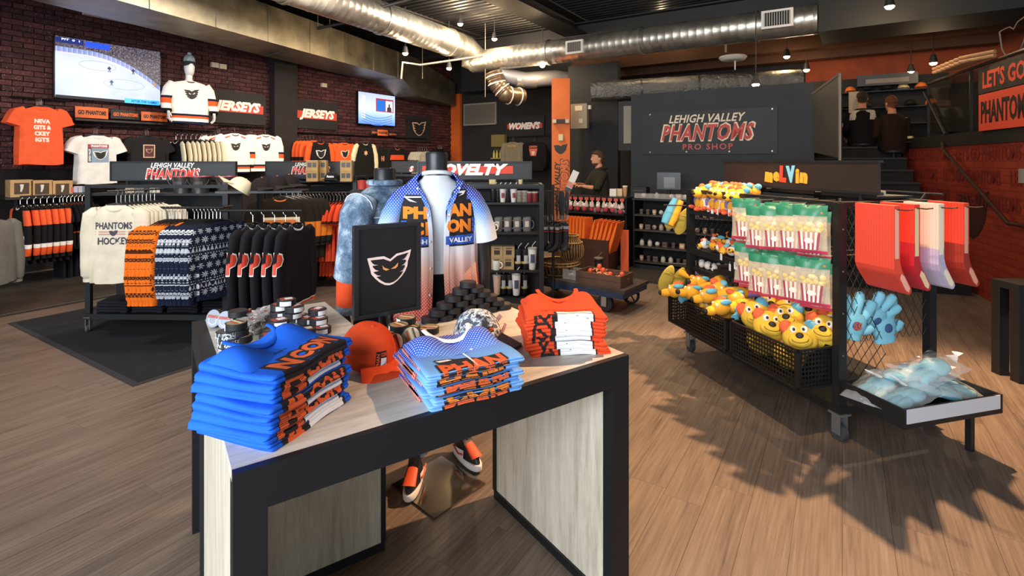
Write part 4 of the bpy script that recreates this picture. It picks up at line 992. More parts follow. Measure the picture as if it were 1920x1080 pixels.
# edge-on black garments with cream sleeves
VAR = Many(lambda: garment('varsity_jacket', 'jacket', cloth('#191819'), cloth('#d9ccb0'), .50, .66, .05, 'long', 2, flat('#d9ccb0'), 1.0))
pa = wpt(330, 250, .42); pb = wpt(402, 250, .42)
row(VAR, pa, pb, 9, RZB, 'black jacket with cream sleeves in the row below the wall mannequin, %s from the left', 'cream-sleeved jackets in a row')
m = MB(); m.tube([(*pa.xy, pa.z-.004), (*pb.xy, pb.z-.004)], .010, 6, up=(0, 0, 1)); m.build('clothes_rail', flat('#2a2828', .4, .5), label='short rail above the row of cream-sleeved jackets', cat='rail')
# orange / black jerseys by the second sign
oj_b = bands('orange_jersey_body', OJ, [(-.74, -.78, BJ)]); oj_s = bands('orange_jersey_sleeve', OJ, [(-.48, -.56, BJ)])
bo_s = bands('black_jersey_orange_sleeve', OJ, [(-.60, -.75, BJ)])
def d_crest(w_, z, c1=WJ, c2=BJ):
    return lambda o, wp, w, t: crest(o, w_, (0, 0, z), flat(c1), flat(c2), warp=wp, cell=.03)
facing(lambda: garment('hockey_jersey', 'jersey', cloth('#1b1819'), cloth(OJ), .54, .72, .07, 'long', 2, flat(OJ), 1.1, d_crest(.26, -.38), Ls=.5), 600, 255, .55, 1, .05, 'black hockey jersey with orange sleeves and crest below the second jerseys sign', 'orange and black jerseys on the wall')
facing(lambda: garment('hockey_jersey', 'jersey', oj_b, oj_s, .52, .72, .06, 'long', 3, flat(BJ), 1.0, Ls=.5), 588, 252, .42, 4, .09, 'orange hockey jersey directly behind the black crested one', 'orange and black jerseys on the wall', 'orange hockey jersey stacked behind the black one', dirn=Vector((-.95, .3, 0)))
facing(lambda: garment('hockey_jersey', 'jersey', oj_b, oj_s, .52, .72, .07, 'long', 4, flat(BJ), 1.2, d_crest(.24, -.38, '#f0d9c8'), Ls=.5), 645, 257, .5, 2, .06, 'orange hockey jersey with dark crest left of the black and cream jacket', 'orange and black jerseys on the wall', 'orange jersey behind the crested orange one')
def d_star(o, wp, w, t):
    P = [((.07 if i % 2 == 0 else .035)*cos(i*pi/6+pi/2), -.36+(.07 if i % 2 == 0 else .035)*sin(i*pi/6+pi/2)) for i in range(12)]; polyput(o, P, flat('#d9a98c'), 'star_patch', warp=wp, cell=.04)
facing(lambda: garment('varsity_jacket', 'jacket', cloth('#1c1a19'), cloth('#dccfa9'), .54, .80, .07, 'long', 3, flat('#dccfa9'), 1.5, d_star, Ls=.62), 684, 258, .55, 1, .05, 'black jacket with long cream sleeves and star patch', 'jackets on the wall')
facing(lambda: garment('track_jacket', 'jacket', cloth('#1c1a19'), bands('dark_orange_sleeve', BJ, [(-.34, -.50, '#d8643c')]), .50, .68, .06, 'long', 3, flat(BJ), 1.0, deco_words([('HI', .10)], flat('#c98a70'), 0, -.38, .1, .12)), 716, 268, .5, 1, .05, 'black jacket with pale chest print below the small television', 'jackets on the wall')
facing(lambda: garment('track_jacket', 'jacket', bands('black_orange_body', BJ, [(-.30, -.42, '#d8522c')]), cloth('#1c1a19'), .52, .70, .06, 'long', 5, flat(OJ), 1.2), 744, 268, .55, 2, .06, 'black jacket with orange chest band', 'jackets on the wall', 'black jacket with orange band tucked behind its twin')
facing(lambda: garment('cream_shirt', 'shirt', cloth('#b9b09c'), None, .50, .70, .05, 'short', 5), 800, 275, .55, 5, .06, 'cream shirt at the far end of the brick wall', 'cream shirts at the end of the brick wall', 'cream shirt at the far end of the brick wall', dirn=Vector((-.98, .1, 0)))
facing(lambda: garment('black_shirt', 'shirt', cloth('#1c1a1b'), None, .50, .70, .05, 'short', 6), 828, 272, .5, 3, .06, 'black shirt hanging beside the cream shirts by the orange trim', 'black shirts by the orange trim', 'black shirt by the orange trim')
# long black rail frame along the wall
for (xa, xb, y, n_) in ((20, 130, 183, 'orange T-shirts'), (140, 400, 236, 'white and black shirts'), (410, 520, 236, 'white jerseys'), (556, 800, 250, 'orange jerseys')):
    a_, b_ = wpt(xa, y-2, .06), wpt(xb, y-2, .06)
    zz = max(a_.z, 2.0); m = MB(); m.tube([(a_.x, a_.y, a_.z), (b_.x, b_.y, a_.z)], .016, 6, up=(0, 0, 1)); m.build('wall_rail', flat('#1e1c1c', .4, .4), label='black wall rail behind the %s' % n_, cat='rail')
# women's corner
def bkpt(x, y, off):
    s_ = (x-960)/FP; O = BK0+Vector((-.534, -.845, 0))*off; t = (s_*O.y-O.x)/(.845+s_*.534); p = O+Vector((.845, -.534, 0))*t; p.z = CH-(y-HZ)/FP*p.y; return p
def bfac(fn, x, y, off, n, lab, group):
    mn = Many(fn); p = bkpt(x, y, off)
    for k in range(n): mn.put(p+Vector((.534, .845, 0))*.06*k, RZB, lab if k == 0 else lab+', %s behind it' % ordn(k-1), group)
bfac(lambda: garment('corduroy_jacket', 'jacket', cloth('#8a8069'), None, .56, .72, .08, 'long', 2, spread=1.1, deco=deco_words([('PHANTOMS', .26)], flat('#c99a5a'), 0, -.24, .1, .05)), 961, 257, .5, 2, "beige jacket with yellow back lettering under the women's sign", "women's clothes")
def d_w(o, wp, w, t):
    letter(o, 'LEHIGH', .24, .06, (0, 0, -.24), flat('#d8694c'), 'print_letters', bold=.05, warp=wp, cell=.04); polyput(o, [(-.13, -.29), (.13, -.29), (.08, -.48), (-.08, -.48)], flat('#d8694c'), 'print_shape', warp=wp, cell=.04)
    polyput(o, [(-.05, -.36), (.05, -.36), (.03, -.46), (-.03, -.46)], flat('#e5cdb8'), 'print_shape', warp=lambda x, y, z: wp(x, -.0015, z), cell=.04)
bfac(lambda: garment('black_sweatshirt', 'sweatshirt', cloth('#1e1b1c'), None, .56, .74, .08, 'long', 4, deco=d_w), 1001, 258, .5, 2, "black sweatshirt with orange print beside the orange column", "women's clothes")
a_, b_ = bkpt(950, 256, .1), bkpt(1030, 257, .1)
m = MB(); m.tube([a_-Vector((0, 0, .0)), Vector((b_.x, b_.y, a_.z))], .014, 6, up=(0, 0, 1)); m.build('wall_rail', flat('#3a3836', .4, .4), label="black rail below the women's sign", cat='rail')
# ---------------- signs on the walls
def wallsign(x0, x1, ztop, zbot, label, txt=None, tw=.85, th=.26, rt=None, off=.03):
    t0, t1 = wcol(x0, off), wcol(x1, off); c = WM @ Vector(((t0+t1)/2, -off, (ztop+zbot)/2)); w_ = t1-t0; h_ = ztop-zbot
    s_ = thing('wall_sign', label, 'sign', c, RZL); m = MB(); m.box(-w_/2, w_/2, -.02, .02, -h_/2, h_/2); m.build('panel', var('#211f1f', .2, .7, 3), s_, smooth=False)
    if txt: headword(s_, txt, tw, th)
    return s_
def headword(s_, txt, tw, th, y=-.021, x=0, z=0):
    m = MB(); m.box(x-tw*.56, x+tw*.56, y-.001, y, z-th*.36, z+th*.30); m.build('red_bar', flat('#c8402c'), s_, smooth=False)
    letter(s_, txt, tw, th, (x, y-.002, z), flat('#f0ebe4'), 'lettering', bold=.055, shear=.28)
wallsign(389, 497, 2.94, 2.32, 'dark wall sign reading JERSEYS left of the pilaster', 'JERSEYS', .92, .25)
wallsign(554, 632, 2.93, 2.31, 'dark wall sign reading JERSEYS right of the pilaster', 'JERSEYS', .92, .25)
cs_ = wallsign(761, 807, 2.84, 2.12, 'square dark wall sign with the winged mask outline'); crest(cs_, .56, (0, -.022, .02), flat('#c9a892'), flat('#211f1f'))
p = bkpt(984, 236, .04); s_ = thing('wall_sign', "dark wall sign reading WOMEN'S", 'sign', p, RZB); m = MB(); m.box(-.62, .62, -.02, .02, -.27, .27); m.build('panel', var('#262425', .2, .7, 3), s_, smooth=False); headword(s_, "WOMEN'S", 1.0, .2)
p = bkpt(900, 214, .04); g = thing('return_grille', 'large pale rectangular air grille on the dark back wall', 'vent', p, RZB)
m = MB(); m.box(-.58, .58, -.03, .02, -.32, .32); m.build('frame', flat('#8e887e', .5), g, smooth=False)
m = MB(); m.box(-.54, .54, -.034, -.03, -.28, .28); m.build('mesh_face', flat('#5e5951', .6), g, smooth=False)
for i in range(14): 
    m = MB(); z = -.26+i*.04; m.box(-.54, .54, -.040, -.034, z, z+.012); m.build('louvre', flat('#7a746a', .5), g, smooth=False)
# yellow cabinet with bottles
p = bkpt(934, 290, .25); yc = thing('wall_cabinet', 'yellow-backed open cabinet beside the beige jacket', 'cabinet', p, RZB)
m = MB(); m.box(-.22, .22, .1, .14, -.6, .56); m.build('back', flat('#3a2f22'), yc, smooth=False)
m = MB(); m.box(-.22, .22, -.02, .12, .22, .56); m.build('upper_box', flat('#7a6a3a'), yc, smooth=False)
m = MB(); m.box(-.22, .22, -.05, .12, -.12, -.09); m.build('shelf', flat('#a08c5a'), yc, smooth=False)
bt = Many(lambda: (lambda o: (MB().lathe([(.035, 0), (.035, .13), (.015, .17), (.015, .21)], 10).build('bottle_body', flat('#b9b04a', .3), o), o)[1])(thing('bottle', 'b', 'bottle')))
for k, x in enumerate((-.14, -.04, .08)): q = p+Vector((.845, -.534, 0))*x; bt.put((q.x, q.y, p.z-.09), 0, 'small yellow bottle on the wall cabinet shelf, %s from the left' % ordn(k), 'bottles in the wall cabinet')
# GO PHANTOMS strips
def strip(xa, xb, ya, yb, bg, fg, lab, txt='GO PHANTOMS', off=.12):
    a_ = wpt(xa, ya, off); b_ = wpt(xb, ya, off); w_ = (b_-a_).xy.length; z1 = a_.z; z0 = CH-(yb-HZ)/FP*a_.y; c = (a_+b_)/2
    o = thing('printed_strip', lab, 'fabric strip', (c.x, c.y, (z0+z1)/2), RZL); h_ = z1-z0
    m = MB(); f = lambda u, v: ((u-.5)*w_, -.03*sin(pi*u)+.0, (v-.5)*h_)
    m.grid(f, 12, 3); m.grid(lambda u, v: (lambda q: (q[0], q[1]+.012, q[2]))(f(1-u, v)), 12, 3); m.build('band', bg, o)
    letter(o, txt, w_*.86, h_*.42, (0, 0, 0), fg, 'strip_letters', bold=.05, warp=lambda x, y, z: Vector((x, -.03*sin(pi*(x/w_+.5))-.002+y, z)), cell=.05)
OS, KS = flat('#d9662e'), flat('#1e1b1b')
strip(141, 203, 199, 220, OS, KS, 'orange strip reading GO PHANTOMS, left one below the television')
strip(208, 262, 205, 222, KS, OS, 'black strip reading GO PHANTOMS in orange below the television')
strip(265, 314, 209, 226, OS, KS, 'orange strip reading GO PHANTOMS, right one below the television')
strip(696, 708, 244, 252, KS, OS, 'black strip below the small television, left one', 'GO')
strip(708, 727, 243, 254, OS, KS, 'orange strip reading PHANTOMS below the small television', 'PHANTOMS')
strip(728, 744, 248, 255, KS, OS, 'black strip below the small television, right one', 'GO PHAN')
a_ = wpt(138, 222, .12); b_ = wpt(316, 229, .12); m = MB(); m.box(0, (b_-a_).xy.length, -.06, .12, -.03, 0); m.build('wall_shelf', flat('#1c1a1a', .5), None, a_, RZL, smooth=False, label='thin black shelf carrying the printed strips below the television', cat='shelf')
# ---------------- televisions
def scr_rink():
    a = NT('screen_rink', .3); s = a.n('ShaderNodeSeparateXYZ', Vector=a.obj()); x, z = s.outputs[0], s.outputs[2]
    # boards: crowd above a curved line
    edge = a.math('SUBTRACT', .22, a.math('MULTIPLY', a.math('POWER', a.math('MAXIMUM', a.math('ADD', x, .35), 0.0), 2.0), .40))
    crowd = a.math('GREATER_THAN', z, a.math('ADD', edge, .08)); glassb = a.math('MULTIPLY', a.math('GREATER_THAN', z, edge), a.math('SUBTRACT', 1.0, crowd))
    ice = a.ramp(a.noise(a.obj(), 2, 2), [(.3, hexc('#aeb9ea')), (.7, hexc('#c8d0f4'))])
    nz = a.noise(a.obj(), 45, 3, .7); cr_ = a.ramp(nz, [(.42, hexc('#1b1a2a')), (.6, hexc('#6d6470')), (.75, hexc('#c9a088'))])
    gl = a.ramp(a.math('FRACT', a.math('MULTIPLY', x, 16.0)), [(0, hexc('#dfe6ff')), (.12, hexc('#6d7cb4')), (1, hexc('#8a98cc'))])
    c = a.mix(crowd, a.mix(glassb, ice, gl), cr_)
    line = a.math('LESS_THAN', a.math('ABSOLUTE', a.math('SUBTRACT', z, edge)), .006); c = a.mix(line, c, hexc('#e8c8c0'))
    a.b.inputs['Base Color'].default_value = (.02, .02, .02, 1); a.put(a.b.inputs['Emission Color'], c); a.b.inputs['Emission Strength'].default_value = 1.15; return a.m
def tv(xa, xb, ztop, zbot, label, scr, off=.12, tilt=0):
    t0, t1 = wcol(xa, off), wcol(xb, off); w_ = t1-t0; h_ = ztop-zbot; c = WM @ Vector(((t0+t1)/2, -off, (ztop+zbot)/2))
    o = thing('television', label, 'television', c, RZL)
    m = MB(); m.box(-w_/2, w_/2, 0, .05, -h_/2, h_/2); m.build('casing', flat('#0d0d0e', .3), o, smooth=False)
    m = MB(); m.box(-w_/2+.015, w_/2-.015, -.003, 0, -h_/2+.02, h_/2-.015); m.build('screen', scr, o, smooth=False)
    m = MB(); m.box(-.12, .12, .05, off, -.15, .15); m.build('wall_bracket', flat('#1a1a1a', .5), o, smooth=False)
    return o, w_, h_
T1, w_, h_ = tv(101, 302, 3.47, 2.54, 'large television showing an ice hockey game', scr_rink())
e_ = lambda h, s=1: emit(h, s)
def scrbox(T, x0, x1, z0, z1, m_, nm='screen_graphic', y=-.004): q = MB(); q.box(x0, x1, y, -.003, z0, z1); q.build(nm, m_, T, smooth=False)
scrbox(T1, -.70, -.36, .36, .44, e_('#1c2466')); scrbox(T1, -.34, -.02, .345, .435, e_('#2447c8')); scrbox(T1, -.70, .18, -.455, -.42, e_('#15131c')); scrbox(T1, .18, .69, -.46, -.385, e_('#3aa0e6'), y=-.006)
letter(T1, 'AFTER THE GAMES', .38, .04, (.46, -.0062, -.422), e_('#123a78'), 'screen_letters', bold=.03, thick=.001)
letter(T1, 'PIT  0  1', .22, .03, (-.52, -.0062, .415), e_('#dfe4ff'), 'screen_letters', bold=.03, thick=.001)
for (x, z, c) in ((-.03, .05, '#2a3048'), (.0, -.16, '#3a4468'), (.30, .06, '#20202c'), (.62, -.12, '#8a6a40')):
    q = MB(); q.T = M4((x, -.0045, z)); q.prism([(-.02, -.05), (-.005, -.01), (-.03, .01), (-.01, .03), (0, .05), (.012, .03), (.03, .015), (.008, -.01), (.022, -.05), (.008, -.045), (0, -.02), (-.008, -.045)], 0, .0012); q.build('screen_player', e_(c), T1, smooth=False)
for (cx, cz, rx, rz_) in ((-.18, .08, .24, .07), (.18, -.17, .28, .08)):
    q = MB(); P = [(cx+rx*cos(2*pi*i/28), -.0042, cz+rz_*sin(2*pi*i/28)) for i in range(29)]; q.tube(P, .003, 4, up=(0, 1, 0)); q.build('screen_circle', e_('#7b87c0'), T1)
def scr_news():
    a = NT('screen_studio', .3); s = a.n('ShaderNodeSeparateXYZ', Vector=a.obj()); x, z = s.outputs[0], s.outputs[2]
    c = a.ramp(a.math('MULTIPLY_ADD', z, 1.2, .5), [(0, hexc('#4d7fd8')), (.3, hexc('#9fc0f0')), (.5, hexc('#cfd8f4')), (1, hexc('#a9b6e8'))])
    a.b.inputs['Base Color'].default_value = (.02, .02, .02, 1); a.put(a.b.inputs['Emission Color'], c); a.b.inputs['Emission Strength'].default_value = 1.2; return a.m
T2_, w_, h_ = tv(671, 741, 3.29, 2.49, 'smaller television showing a news studio', scr_news())
scrbox(T2_, -.05, .55, -.05, .28, e_('#8a2a3a')); scrbox(T2_, -.02, .26, -.03, .24, e_('#1c5cb0'), y=-.005); scrbox(T2_, .28, .52, -.03, .24, e_('#cfc6c0'), y=-.005)
q = MB(); q.T = M4((.40, -.0055, .02)); q.prism([(-.08, -.05), (-.07, .05), (-.02, .07), (-.03, .12), (0, .16), (.03, .12), (.02, .07), (.07, .05), (.08, -.05)], 0, .001); q.build('screen_person', e_('#3a2a34'), T2_, smooth=False)
for i in range(3): scrbox(T2_, -.5+i*.04, -.48+i*.04, -.25, .3, e_('#e8ecff'))
for i in range(4):
    q = MB(); P = [(-.5+1.0*k/12, -.0045, -.12-.06*i-.10*sin(pi*k/12)) for k in range(13)]; q.tube(P, .008, 4, up=(0, 1, 0)); q.build('screen_desk_line', e_('#3a62b8'), T2_)
# ---------------- wall mannequin with beanie
def head_mb(c, s=1.0):
    m = MB(); R = []
    for z, rx, ry, dy in [(-.145, .045, .045, .015), (-.12, .055, .06, .0), (-.10, .062, .078, -.004), (-.06, .070, .090, .0), (0, .074, .097, .0), (.05, .073, .094, .004), (.085, .060, .078, .006), (.108, .035, .048, .008), (.115, .008, .01, .008)]:
        R.append([(c[0]+s*rx*cos(2*pi*j/18), c[1]+s*(dy+ry*sin(2*pi*j/18)), c[2]+s*z) for j in range(18)])
    m.loft(R); return m
def hand_mb(m, c, sgn_=1, s=1.0, curl=.5):
    """palm with four fingers and a thumb hanging down"""
    cx, cy, cz = c
    m.tube([(cx, cy, cz), (cx, cy, cz-.045*s), (cx, cy-.004*s, cz-.09*s)], [(.022*s, .016*s), (.018*s, .034*s), (.014*s, .040*s)], 10, up=(0, 1, 0))
    for i, (o_, L) in enumerate(((-.030, .070), (-.010, .082), (.011, .076), (.030, .060))):
        y = cy+o_*s; P = [(cx, y, cz-.082*s), (cx-sgn_*.004*s, y, cz-(.085+L*.45)*s), (cx-sgn_*(.012+.02*curl)*s, y, cz-(.085+L*.8)*s), (cx-sgn_*(.02+.045*curl)*s, y, cz-(.085+L*.98)*s)]
        m.tube(P, [.0095*s, .009*s, .008*s, .006*s], 7)
    m.tube([(cx, cy-.03*s, cz-.03*s), (cx-sgn_*.012*s, cy-.052*s, cz-.055*s), (cx-sgn_*.020*s, cy-.058*s, cz-.085*s)], [.011*s, .0095*s, .007*s], 7)
pM = wpt(355, 240, .42); mz = CH-(150-HZ)/FP*pM.y-.02
wm_ = thing('display_mannequin', 'white mannequin on the wall wearing beanie and white hockey jersey', 'mannequin', (pM.x, pM.y, mz), RZL-.1)
MW = flat('#dcdad8', .35)
head_mb((0, 0, .24), 1.05).build('head', MW, wm_); m = MB(); m.tube([(0, .01, .14), (0, .015, .04), (0, .02, -.02)], [.055, .052, .08], 14); m.build('neck', MW, wm_)
m = MB(); m.lathe([(.085, .255), (.093, .265), (.094, .32), (.085, .34)], 20); m.build('beanie_cuff', flat('#1c1c22', .9), wm_)
m = MB(); m.lathe([(.088, .335), (.086, .39), (.066, .43), (.03, .455), (.004, .46)], 20); m.build('beanie', var('#7f8f96', .4, .9, 30), wm_)
m = MB(); m.ell((0, 0, .47), (.035, .035, .03), 10, 6); m.build('beanie_pompom', var('#8fa0a6', .4, .95, 60), wm_)
JW, JL = .66, .86
tb_ = torso_mb(.58, .74, .20, 2.0, fold=.012, neck=.085); 
o_ = tb_.build('jersey_body', wj_b, wm_, loc=(0, 0, .13), ang=70); 
wp_ = bvh_warp(o_.data); H_ = put('jersey_prints', None, wm_, (0, 0, .13)); crest(H_, .28, (0, 0, -.36), flat(WJ), flat(BJ), flat(WJ), warp=wp_, cell=.03)
for s_ in (-1, 1):
    m = MB(); m.tube([(s_*.25, 0, -.06), (s_*.31, .0, -.16), (s_*.36, .0, -.34), (s_*.37, -.05, -.47), (s_*.36, -.10, -.55)], [(.075, .085), (.088, .09), (.080, .08), (.072, .07), (.062, .06)], 16); m.build('jersey_sleeve', bands('wall_mannequin_sleeve%d' % s_, WJ, [(-.28, -.32, NAVY), (-.32, -.41, OJ), (-.50, -.7, BJ)]), wm_)
    m = MB(); hand_mb(m, (s_*.355, -.11, -.54), s_, 1.1); m.build('hand', MW, wm_)
m = MB(); P = [(cos(2*pi*i/16)*.085, sin(2*pi*i/16)*.075, .0-(.03 if sin(2*pi*i/16) < 0 else 0)*abs(sin(2*pi*i/16))) for i in range(17)]; m.tube(P, .012, 6, up=(0, 0, 1)); m.build('jersey_collar', flat(BJ), wm_)
m = MB(); m.tube([(-.05, 0, -.62), (-.05, .2, -.7), (-.05, .42, -.7)], .015, 6); m.build('wall_bracket', flat('#222', .4) if 0 else flat('#222222', .4), wm_)
# framed exit-light boxes on bricks
for (x, y, lab) in ((402, 122, 'small cream junction box on the brick, left one'), (417, 125, 'small cream junction box on the brick, right one'), (607, 160, 'small cream plate high on the brick beyond the pilaster')):
    p = wpt(x, y, .04); m = MB(); m.cbox((0, 0, 0), .13, .06, .09); m.build('junction_box', flat('#b8ad96'), None, p, RZL, smooth=False, label=lab, cat='junction box')
# kraft gift boxes on a shelf under the orange shirts
def kraftm():
    o = thing('kraft_box', 'b', 'box'); m = MB(); m.box(-.115, .115, -.1, .1, 0, .23); m.build('carton', var('#b08d62', .15, .85, 8), o, smooth=False)
    m = MB(); m.box(-.075, .075, -.103, -.1, .04, .19); m.build('window', flat('#4c3a2a', .4), o, smooth=False)
    m = MB(); m.tube([(0, -.106, .17), (.0, -.108, .12), (-.01, -.106, .07)], [.022, .016, .008], 8); m.build('bottle_neck', flat('#d8d2c8', .4), o)
    return o
KB = Many(kraftm)
for k, x in enumerate((36, 74, 112)): p = wpt(x, 369, .55); KB.put(p, RZL, 'kraft gift box on the low wall shelf, %s from the left' % ordn(k), 'kraft boxes on the low wall shelf')
a_ = wpt(10, 371, .72); b_ = wpt(160, 371, .72); m = MB(); m.box(0, 2.1, 0, .7, -.03, 0); m.build('wall_shelf', flat('#1e1a17', .6), None, a_, RZL, smooth=False, label='dark low shelf holding the kraft gift boxes', cat='shelf')
for x_ in (.2, 1.0, 1.8):
    q = WM @ Vector((wcol(10, .72)+x_, -.4, 0)); m = MB(); m.cbox((q.x, q.y, .58), .05, .05, 1.16); m.build('shelf_post', flat('#191818', .5), smooth=False, label='black post under the low wall shelf at %s' % {.2: 'its near end', 1.0: 'its middle', 1.8: 'its far end'}[x_], cat='post')
# low rail: black-orange jerseys, shorts, grey jacket
bj_b = bands('black_jersey_low', '#1a1718', [(-.50, -.55, WJ), (-.55, -.66, OJ)]); bj_s = bands('black_jersey_low_sleeve', '#1a1718', [(-.17, -.36, '#e05c34'), (-.60, -.65, WJ), (-.65, -.75, OJ)])
lj = Many(lambda: garment('hockey_jersey', 'jersey', bj_b, bj_s, .58, .74, .075, 'long', 2, flat(WJ), 1.0))
a_ = wpt(38, 383, .86); b_ = wpt(112, 385, .86); a_.z = b_.z = 1.06+.08
row(lj, a_, b_, 7, RZB, 'black and orange hockey jersey on the low rail, %s from the left', 'black and orange jerseys on the low rail')
ls_ = Many(lambda: garment('training_top', 'shirt', bands('black_top_low', '#17161a', [(-.50, -.515, OJ)]), cloth('#17161a'), .52, .60, .05, 'short', 3, flat(OJ)))
c_ = wpt(118, 385, .86); d_ = wpt(168, 385, .86); c_.z = d_.z = 1.14
row(ls_, c_, d_, 8, RZB, 'black training top with thin orange hem on the low rail, %s from the left', 'black tops on the low rail')
m = MB(); m.tube([(*a_.xy, 1.136), (*d_.xy, 1.136)], .012, 8, up=(0, 0, 1)); m.build('clothes_rail', flat('#2a2828', .4, .6), label='low rail under the kraft box shelf', cat='rail')
sh = Many(lambda: garment('track_trousers', 'trousers', bands('black_trousers', '#15141a', [(-.2, -.27, '#c9c9cc')]), None, .36, .55, .05, None, 3))
c2, d2_ = wpt(112, 480, .80), wpt(168, 480, .80); c2.z = d2_.z = .66
row(sh, c2, d2_, 6, RZB, 'black trousers on the lowest rail, %s from the left', 'black trousers on the lowest rail')
m = MB(); m.tube([c2-Vector((.1, .1, .004)), d2_-Vector((0, 0, .004))], .012, 8, up=(0, 0, 1)); m.build('clothes_rail', flat('#2a2828', .4, .6), label='lowest rail carrying the black trousers', cat='rail')
p = at(-22, 412, 5.2); garment('fleece_jacket', 'jacket', cloth('#6d6a66'), None, .56, .66, .12, 'long', 3, Ls=.60); go = COL.objects[-1]
for o in list(COL.objects)[::-1]:
    if o.name.startswith('fleece_jacket'): o.location = (p.x, p.y, p.z+.13); o.rotation_euler = (0, 0, RZL+.6); o['label'] = 'grey fleece jacket cut by the left picture edge'; break
# ================================================================ GONDOLAS, LEFT AND CENTRE
BLM = flat('#1d1e20', .45, .3); BLM2 = flat('#26282a', .4, .4)
mt_ = thing('floor_mat', 'large black rubber mat under the left clothes rack', 'mat', (-2.70, 3.77, 0), RZL)
m = MB(); m.box(0, 1.55, 0, 2.60, 0, .007); m.build('mat_field', var('#15161a', .25, .95, 10, 0, .3, 150), mt_, smooth=False)
m = MB(); m.box(-.05, 0, -.05, 2.65, 0, .004); m.box(0, 1.6, -.05, 0, 0, .004); m.box(0, 1.6, 2.60, 2.65, 0, .004); m.build('bevelled_edge', flat('#2a2b2e', .7), mt_, smooth=False)
def caster(parent, x, y, z0=.13, s=1.0):
    g = put('caster', None, parent, (x, y, 0))
    m = MB(); m.tube([(-.012*s, 0, .035*s), (.012*s, 0, .035*s)], .035*s, 14, up=(0, 0, 1)); m.build('caster_wheel', flat('#3a3a3c', .5), g)
    m = MB(); m.box(-.022*s, -.016*s, -.02*s, .02*s, .03*s, z0); m.box(.016*s, .022*s, -.02*s, .02*s, .03*s, z0); m.box(-.03*s, .03*s, -.03*s, .03*s, z0-.01, z0); m.build('caster_fork', flat('#9a9c9e', .35, .8), g, smooth=False)
def gondola(name, label, org, rz, w, dp, top=1.38, base=.15, backp=True, cast=True, shelves=(), posts=.05, lean=False):
    o = thing(name, label, 'rack', org, rz)
    for x in (0, w):
        for y in (0, dp):
            m = MB(); m.cbox((x, y, (top+base)/2), posts, posts*.7, top-base); m.build('post', BLM2, o, smooth=False)
            for k in range(6):
                pass
            if cast: caster(o, x, y, base)
    m = MB(); m.box(-.03, w+.03, -.03, dp+.03, base-.02, base+.03); m.build('base_tray', BLM, o, smooth=False)
    for y in (0, dp): m = MB(); m.box(0, w, y-.015, y+.015, top-.03, top); m.build('top_bar', BLM2, o, smooth=False)
    for x in (0, w): m = MB(); m.box(x-.015, x+.015, 0, dp, top-.03, top); m.build('top_bar', BLM2, o, smooth=False)
    if backp: m = MB(); m.box(.02, w-.02, dp/2-.01, dp/2+.01, base, top-.03); m.build('centre_panel', flat('#141414', .8), o, smooth=False)
    for z, y0, y1 in shelves: m = MB(); m.box(.02, w-.02, y0, y1, z-.022, z); m.build('shelf', BLM, o, smooth=False)
    return o
def header(org, rz, w, h, label, z=1.598):
    s_ = thing('header_sign', label, 'sign', (org[0], org[1], z-h), rz)
    m = MB(); m.box(0, w, -.012, .012, 0, h); m.build('panel', var('#303336', .12, .55, 3), s_, smooth=False)
    for b in ((-.012, w+.012, h-.012, h), (-.012, w+.012, 0, .012)): m = MB(); m.box(b[0], b[1], -.02, .02, b[2], b[3]); m.build('edge_strip', BLM2, s_, smooth=False)
    for x in (-.012, w): m = MB(); m.box(x, x+.012, -.02, .02, .012, h-.012); m.build('edge_strip', BLM2, s_, smooth=False)
    for x in (.15, w-.15): m = MB(); m.box(x-.01, x+.01, -.008, .008, -.07, 0); m.build('sign_leg', BLM2, s_, smooth=False)
    return s_
# --- rack A
RA_ = Vector((-3.95, 4.88, 0)); ra = gondola('clothes_rack', 'black rolling clothes rack with cream, orange and navy sweaters on the mat', RA_, radians(-1.5), 1.30, .62, shelves=((1.30, .0, .60),))
HA = header((-3.93, 5.14, 0), radians(-1), 1.22, .195, 'header sign reading Lehigh Valley Phantoms over the cream sweatshirts')
lvp(HA, .56, (.61, -.014, .072))
CRM = cloth('#c6bda9')
def d_ph(o, wp, w, t):
    letter(o, 'PHANTOMS', .29, .062, (0, 0, -.30), flat('#2c2a3a'), 'print_letters', bold=.03, warp=wp, cell=.03); letter(o, 'HOCKEY', .25, .062, (0, 0, -.43), flat('#2c2a3a'), 'print_letters', bold=.03, warp=wp, cell=.03)
    for z in (-.352, -.372): polyput(o, rectp(-.15, .15, z-.004, z+.004), flat('#b0706a'), 'print_line', warp=wp, cell=.03)
    crest(o, .07, (0, 0, -.362), flat('#2c2a3a'), flat('#2c2a3a'), warp=wp, cell=.03)
cs = Many(lambda: garment('cream_sweatshirt', 'sweatshirt', CRM, None, .41, .66, .075, 'long', 4, spread=.8, deco=d_ph, Ls=.56, fold=.010))
p = at(214, 357, 4.50); g_ = 'cream sweatshirts on the left rack'
for k in range(10): cs.put((p.x+.02+.016*k, p.y+.030*k, p.z), radians(6)+.02*sin(k*3), 'cream sweatshirt with PHANTOMS HOCKEY print, foremost on its arm' if k == 0 else 'cream sweatshirt behind the lettered one, %s in line' % ordn(k), g_)
m = MB(); m.tube([(p.x-.03, p.y-.04, p.z-.005), (p.x+.20, p.y+.36, p.z-.005)], .009, 6, up=(0, 0, 1)); m.build('clothes_peg', BLM2, ra, loc=(0, 0, 0)); 
ob = KIDS[ra.name][-1]; ob.parent = None; KIDS[ra.name].pop(); tag(ob, 'metal arm holding the cream sweatshirts', 'peg')
FO = fairisle('orange_knit', '#dd6a1e', '#40210f'); FN = fairisle('navy_knit', '#1b2033', '#b4b8bf')
fo_ = Many(lambda: garment('knit_sweater', 'sweater', FO, None, .50, .66, .055, 'long', 2, spread=.9, Ls=.58, fold=.009))
